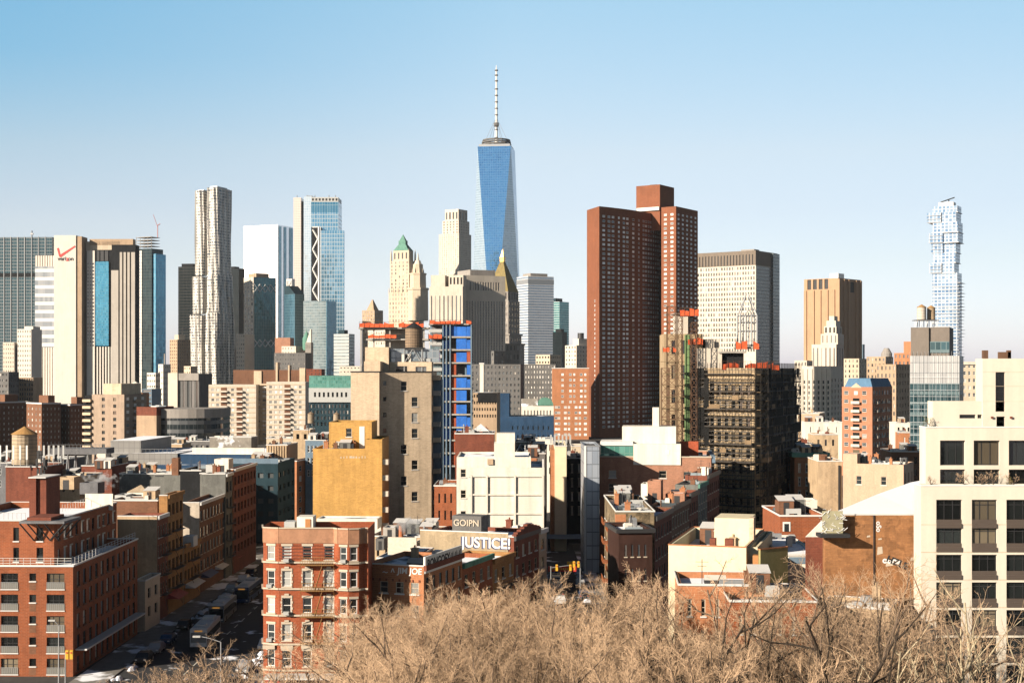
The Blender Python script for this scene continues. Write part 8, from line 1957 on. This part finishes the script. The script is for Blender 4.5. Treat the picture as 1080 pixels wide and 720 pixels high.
def bus(label, x, y, rot, paint):
    t = thing('bus', label, 'bus', (x, y, .012), rad(rot), 'city buses on the avenue'); L, W, H = 12.0, 2.55, 3.0
    b = MB().box(-W/2, W/2, -L/2, L/2, .35, H); b.build('body', paint, t)
    MB().box(-W/2 - .012, W/2 + .012, -L/2 + .3, L/2 - .3, 1.25, 2.3).build('side_windows', M['g_dark'], t); MB().box(-W/2 + .12, W/2 - .12, -L/2 - .03, -L/2 - .002, 1.0, 2.5).build('windscreen', M['g_near'], t); MB().box(-.6, .6, -L/2 - .04, -L/2 - .002, 2.62, 2.84).build('destination_sign', plain('bus_sign', (.05, .03, .01), .4, 0, (1, .45, .08, .12)), t)
    MB().box(-W/2 + .1, W/2 - .1, -L/2 + .4, L/2 - .4, H + .003, H + .1).build('roof_snow', M['coping'], t); MB().box(-.9, .9, L/2 - 4.2, L/2 - 1.6, H + .104, H + .42).build('roof_unit', M['hvac'], t); MB().box(-.7, .7, -L/2 + 2, -L/2 + 3.6, H + .104, H + .3).build('roof_unit', M['hvac'], t)
    for sx in (-1, 1):
        for yy in (-L/2 + 2.4, L/2 - 3.0): MB().tube((sx * (W/2 - .3), yy, .5), (sx * (W/2 + .02), yy, .5), .5, None, 12).build('wheel', M['black'], t)
        MB().box(sx * .95 - .16, sx * .95 + .16, -L/2 - .03, -L/2 - .003, .6, .8).build('headlight', M['trim_white'], t)
bus('pale city bus with a snowy roof, nearest the camera on the avenue', -47.4, 220, 2, plain('bus_pale', (.55, .56, .56), .35)); bus('dark-fronted city bus second in line on the avenue', -49.0, 241, 1, plain('bus_dark', (.10, .12, .14), .35)); bus('dark blue city bus third in line on the avenue', -48.4, 261, -1, plain('bus_blue', (.04, .08, .17), .3))
def lamp(label, px, Y, h, armdir, arm=2.6):
    t = thing('street_lamp', label, 'street lamp', (X(px, Y), Y, 0)); MB().tube((0, 0, 0), (0, 0, h), .11, .07, 8).build('pole', M['pole'], t); a = MB(); p = Vector((0, 0, h))
    for q in range(5): n_ = Vector((armdir * arm * (q + 1) / 5, 0, h + .7 * math.sin((q + 1) / 5 * 1.5))); a.tube(p, n_, .05, None, 5); p = n_
    a.build('arm', M['pole'], t); MB().box(p.x - .45, p.x + .45, -.16, .16, p.z - .12, p.z + .08).build('lamp_head', M['hvac'], t)
lamp('cobra-head street lamp among the bare trees by the avenue', 233, 170, 9.5, -1, 2.9); lamp('tall street lamp in front of the near brick building', 62, 186, 8.6, -1, .9); lamp('street lamp at the mouth of the narrow right-hand street', 632, 200, 8.5, -1, 1.6)
def signal(label, px, Y, z, arm):
    t = thing('traffic_signal', label, 'traffic light', (X(px, Y), Y, 0)); MB().tube((0, 0, 0), (0, 0, z + .3), .1, .08, 8).build('pole', M['pole'], t); MB().tube((0, 0, z), (arm, 0, z + .5), .06, .04, 6).build('arm', M['pole'], t)
    for xx in (arm, arm * .3): h = MB().box(xx - .2, xx + .2, -.2, .2, z - .55, z + .6).build('signal_head', M['yellow_p'], t); MB().cyl(0, 0, 0, .05, .11, .11, 10).build('red_lens', M['red'], h, (xx, -.21, z + .3)).rotation_euler = (rad(90), 0, 0)
signal('yellow traffic signal hanging over the narrow right-hand street, on its left', 581, 262, 5.6, 3.6); signal('yellow traffic signal on the right kerb of the narrow street', 612, 268, 5.4, -1.2); signal('traffic signal with a red light in front of the near brick building', 69, 184, 5.2, .8)
t = thing('shop_sign', 'yellow and red marquee sign across the shops in the narrow street', 'sign', (X(580, 262), 274, 3.2)); MB().box(0, 5.4, 0, .3, 0, 1.0).build('panel', M['red'], t); lt = MB()
for q in range(12): lt.box(.3 + q * .42, .55 + q * .42, -.03, -.004, .3, .72)
lt.build('sign_characters', M['yellow_p'], t); MB().box(3.6, 5.2, .02, .28, 1.05, 1.9).build('upper_panel', M['yellow_p'], t)
t = thing('shed_canopy', 'pale canopy over market stalls at the far end of the narrow street', 'canopy', (X(598, 330), 330, 0)); MB().prism([(-5, -3), (4, -3), (4, 3), (-5, 3)], 3.2, 3.9, 0, [(-4.6, -.3), (3.6, -.3), (3.6, .3), (-4.6, .3)]).build('roof', M['bluegrey'], t)
for a in (-4.6, 3.6):
    for b in (-2.7, 2.7): MB().tube((a, b, 0), (a, b, 3.2), .08).build('post', M['steel'], t)

rs = random.Random(12); sb = MB()
for q in range(260):
    x_, y_ = rs.choice(((-53.6, 0), (-36.6, 0), (13.9, 1), (8.1, 1)))
    y_ = rs.uniform(188, 290) if y_ == 0 else rs.uniform(215, 300); a = rs.uniform(.3, .9); h = rs.uniform(.15, .5); x_ += rs.uniform(-.4, .4)
    p = [(x_ + a * rs.uniform(.7, 1.1) * math.cos(k * math.pi / 4), y_ + 1.3 * a * rs.uniform(.7, 1.1) * math.sin(k * math.pi / 4)) for k in range(8)]
    sb.prism(p, .015, .015 + h, 0, [(x_ + (u - x_) * .4, y_ + (v - y_) * .4) for u, v in p])
o = sb.build('snow_banks', plain('ploughed_snow', (.75, .78, .85), .8)); tag(o, 'ploughed snow heaped along the kerbs of the streets', 'snow', None, 'stuff')

# ------------------------------------------------------------------ bare winter trees
import numpy as np
bark = wallmat('bark', (0.17, 0.12, 0.085), .3, 2.0, .2); bark_dark = wallmat('dark_bark', (0.055, 0.042, 0.032), .3, 2.0, .2); bark_pale = wallmat('plane_bark', (0.44, 0.36, 0.24), .45, 1.6, .2, fine=.4)
twig = wallmat('tan_twigs', (0.80, 0.55, 0.35), .3, .5, 0, fine=.5)
for m_, lo in ((twig, .62),):
    q = m_.node_tree; b_ = q.nodes['Principled BSDF']; src = b_.inputs['Base Color'].links[0].from_socket; oi = q.nodes.new('ShaderNodeObjectInfo'); mr = q.nodes.new('ShaderNodeMapRange'); mr.inputs[3].default_value = lo; mr.inputs[4].default_value = 1.12
    q.links.new(oi.outputs['Random'], mr.inputs[0]); sc_ = q.nodes.new('ShaderNodeVectorMath'); sc_.operation = 'SCALE'; q.links.new(src, sc_.inputs[0]); q.links.new(mr.outputs[0], sc_.inputs['Scale']); q.links.new(sc_.outputs[0], b_.inputs['Base Color'])
twig_dark = wallmat('brown_twigs', (0.24, 0.17, 0.11), .3, .5, 0, fine=.5)
def seg_mesh(name, segs, mat, n=3):
    S = np.array(segs); P, Q, R0, R1 = S[:, 0:3], S[:, 3:6], S[:, 6:7], S[:, 7:8]
    D = Q - P; D /= np.linalg.norm(D, axis=1, keepdims=True) + 1e-9
    A = np.cross(D, np.where(np.abs(D[:, 2:3]) > .9, [[1.0, 0, 0]], [[0, 0, 1.0]])); A /= np.linalg.norm(A, axis=1, keepdims=True) + 1e-9; B = np.cross(D, A)
    m = len(S); V = np.zeros((m, 2 * n, 3))
    for i in range(n):
        an = 2 * math.pi * i / n; E = A * math.cos(an) + B * math.sin(an); V[:, 2 * i] = P + E * R0; V[:, 2 * i + 1] = Q + E * R1
    base = (np.arange(m) * 2 * n)[:, None]
    f = np.concatenate([np.stack([base[:, 0] + 2 * i, base[:, 0] + 2 * ((i + 1) % n), base[:, 0] + 2 * ((i + 1) % n) + 1, base[:, 0] + 2 * i + 1], 1) for i in range(n)])
    me = bpy.data.meshes.new(name); me.vertices.add(m * 2 * n); me.vertices.foreach_set('co', V.reshape(-1)); me.loops.add(f.size); me.loops.foreach_set('vertex_index', f.reshape(-1).astype(np.int32)); me.polygons.add(len(f)); me.polygons.foreach_set('loop_start', np.arange(len(f), dtype=np.int32) * 4)
    me.materials.append(mat); me.update(calc_edges=True); return me
def tree_proto(seed, H, spread, twigs, bk, tw, trunk_h=.24, kids=(7, 6, 7), tr=1.0):
    rnd = random.Random(seed); big = []; fine = []
    def rv(s): return Vector((rnd.gauss(0, s), rnd.gauss(0, s), rnd.gauss(0, s)))
    def branch(p, d, L, r, lv):
        n = (4, 4, 3, 3, 2)[lv]; pts = [p]; q = p.copy(); dd = d.copy()
        for i in range(n):
            dd = (dd + rv(.16 if lv < 3 else .22) + Vector((0, 0, (.02, .10, .10, .12, .10)[lv]))).normalized(); nq = q + dd * (L / n)
            a, b = r * (1 - .62 * i / n), r * (1 - .62 * (i + 1) / n)
            (big if lv < 3 else fine).append((*q, *nq, a, b)); q = nq; pts.append(q.copy())
        if lv == 4: return
        nk = (kids[0], kids[1], kids[2], twigs)[lv]
        for k in range(nk):
            f = (.55 + .45 * (k + .5) / nk) if lv == 0 else (.22 + .78 * (k + .6) / nk); i = min(n - 1, int(f * n)); fr = f * n - i; bp = pts[i].lerp(pts[i + 1], fr)
            ax = (pts[i + 1] - pts[i]).normalized(); s_ = ax.orthogonal().normalized(); s_.rotate(Matrix.Rotation(k * 2.4 + rnd.uniform(-.5, .5), 3, ax))
            ang = rad(rnd.uniform(28, 58) * (spread if lv == 0 else 1.0)); nd = (ax * math.cos(ang) + s_ * math.sin(ang)).normalized()
            branch(bp, nd, L * (1.55, .58, .50, .46)[lv] * rnd.uniform(.75, 1.2) * (1 - .35 * (f if lv else 0)), r * (.52, .42, .36, .42)[lv], lv + 1)
    branch(Vector((0, 0, 0)), Vector((0, 0, 1)), H * .36, .30 * tr, 0)
    zs_ = sorted(s[5] for s in fine); zmax = zs_[int(len(zs_) * .985)]; k = H / zmax
    big = [tuple(v * k if i < 6 else v for i, v in enumerate(s)) for s in big]; fine = [tuple(v * k if i < 6 else max(v * .9, .0085) for i, v in enumerate(s)) for s in fine]
    return seg_mesh('trunk', big, bk, 6), seg_mesh('crown', fine, tw, 3)
TP = [tree_proto(31, 17, 1.0, 18, bark, twig, kids=(7, 8, 9)), tree_proto(32, 17, .85, 18, bark, twig, kids=(7, 8, 9)), tree_proto(33, 17, 1.1, 18, bark, twig, kids=(7, 8, 9)), tree_proto(34, 17, .95, 18, bark, twig, kids=(8, 8, 8)),
      tree_proto(41, 17, .9, 3, bark_dark, twig_dark, kids=(6, 5, 5), tr=1.15), tree_proto(42, 17, .9, 3, bark_pale, twig, kids=(5, 4, 5), tr=1.1), tree_proto(43, 12, 1.0, 6, bark, twig, kids=(6, 5, 5)), tree_proto(44, 17, .95, 10, bark, twig, kids=(6, 7, 7), tr=1.0)]
def tree(pi, px, ytop, Y, label, rz, wide=1.0, group='bare trees in the park'):
    h = Z(ytop, Y); H0 = 12.0 if pi == 6 else 17.0
    t = thing('bare_tree', label, 'tree', (X(px, Y), Y, 0), rz, group); s = h / H0; t.scale = (s * wide, s * wide, s)
    link('trunk', TP[pi][0], t); link('crown', TP[pi][1], t)
rnd = random.Random(77)
thick = 'bare tan-twigged tree in the dense thicket filling the park'
# back row follows the outline of the thicket
back = [(372, 668, 158), (392, 652, 155), (420, 655, 148), (448, 634, 152), (478, 622, 150), (510, 622, 153), (540, 624, 148), (572, 626, 152), (602, 630, 150), (632, 624, 148), (662, 620, 152), (690, 622, 150), (716, 640, 146), (744, 652, 148), (774, 650, 150), (804, 636, 146), (836, 612, 150), (905, 606, 148), (935, 606, 152), (960, 616, 146)]
for i, (px, yt, Y) in enumerate(back): tree(rnd.choice((0, 1, 2, 3)) if px < 715 else rnd.choice((7, 6)), px, yt, Y, thick, rnd.uniform(0, 6.28), 1.0)
for i in range(15):
    px = 398 + 37 * i + rnd.uniform(-8, 8); tree(rnd.choice((0, 1, 2, 3)) if px < 735 else 7, px, (648 if px < 690 else 664) + rnd.uniform(-10, 12), 132 + rnd.uniform(-5, 5), thick, rnd.uniform(0, 6.28), 1.05)
for i in range(12):
    px = 400 + 41 * i + rnd.uniform(-8, 8); tree(rnd.choice((0, 1, 2, 3)) if px < 760 else 7, px, 682 + rnd.uniform(-8, 10), 117 + rnd.uniform(-4, 4), thick, rnd.uniform(0, 6.28), 1.05)
for i, (px, yt, Y) in enumerate([(118, 712, 165), (150, 700, 160), (182, 698, 162), (214, 690, 158), (242, 672, 156), (262, 690, 150), (292, 694, 155), (322, 690, 150), (350, 692, 154), (170, 706, 150), (230, 704, 146), (310, 706, 140), (276, 712, 138)]): tree(6, px, yt, Y, 'low bare tree along the street edge at lower left', rnd.uniform(0, 6.28), 1.15, 'low bare trees at lower left')
tree(4, 868, 612, 122, 'dark-limbed bare tree with heavy spreading branches before the beige shop house', 1.0, 1.0, None); tree(4, 745, 622, 124, 'dark thin-branched tree in front of the snowy ledge of the cream hall', 2.6, .9, None); tree(6, 782, 596, 150, 'thin sparse bare tree rising before the cream-yellow hall', 1.6, .8, None); tree(4, 425, 652, 164, 'dark forked tree against the lettered brick corner house', 4.0, .9, None)
for i, (px, yt, Y, rz, lab) in enumerate(((985, 640, 125, .3, 'pale-barked bare tree at the left corner of the ivory building'), (1022, 612, 122, 2.0, 'pale-barked bare tree in front of the ivory building, middle one'), (1062, 640, 124, 4.1, 'pale-barked bare tree furthest toward the right edge of the picture'), (945, 650, 120, 5.2, 'pale-barked bare tree left of the ivory building, before the shadowed brick wall'))): tree(5, px, yt, Y, lab, rz, .85, None)
for i, (px, yt, Y, rz) in enumerate(((742, 636, 130, .4), (776, 622, 134, 1.9), (812, 610, 138, 3.0), (846, 602, 130, 4.4), (884, 610, 136, 5.1), (915, 606, 130, 2.4), (945, 620, 134, .9))): tree(7, px, yt, Y, 'loosely branched tan tree among the right-hand half of the thicket, before the brick halls', rz, 1.1, 'looser bare trees at right')
# planting on the terrace of the ivory building
def shrub(label, px, py, Y, h, seed, mat):
    me = tree_proto(seed, h, 1.1, 6, bark, mat, kids=(5, 4, 4), tr=.2); t = thing('shrub', label, 'shrub', (X(px, Y), Y, Z(py, Y))); link('stem', me[0], t); link('crown', me[1], t)
for i, (px, h) in enumerate(((981, 1.4), (1018, 1.9), (1035, 1.8), (1048, 2.0), (1070, 1.7))): shrub('bare shrub on the terrace of the ivory building, ' + ('at its left corner', 'before the first wide window', 'left of the middle window', 'right of the middle window', 'furthest right')[i], px, 514, 165.6, h, 60 + i, twig)
shrub('green-yellow shrub on the ledge at the left of the ivory penthouse', 981, 451, 168.6, 1.3, 71, plain('evergreen', (.12, .15, .04), .8)); shrub('yellow-green grass clump on the ivory building terrace at right', 1063, 513, 165.8, 1.2, 72, plain('dry_grass', (.32, .27, .07), .8))
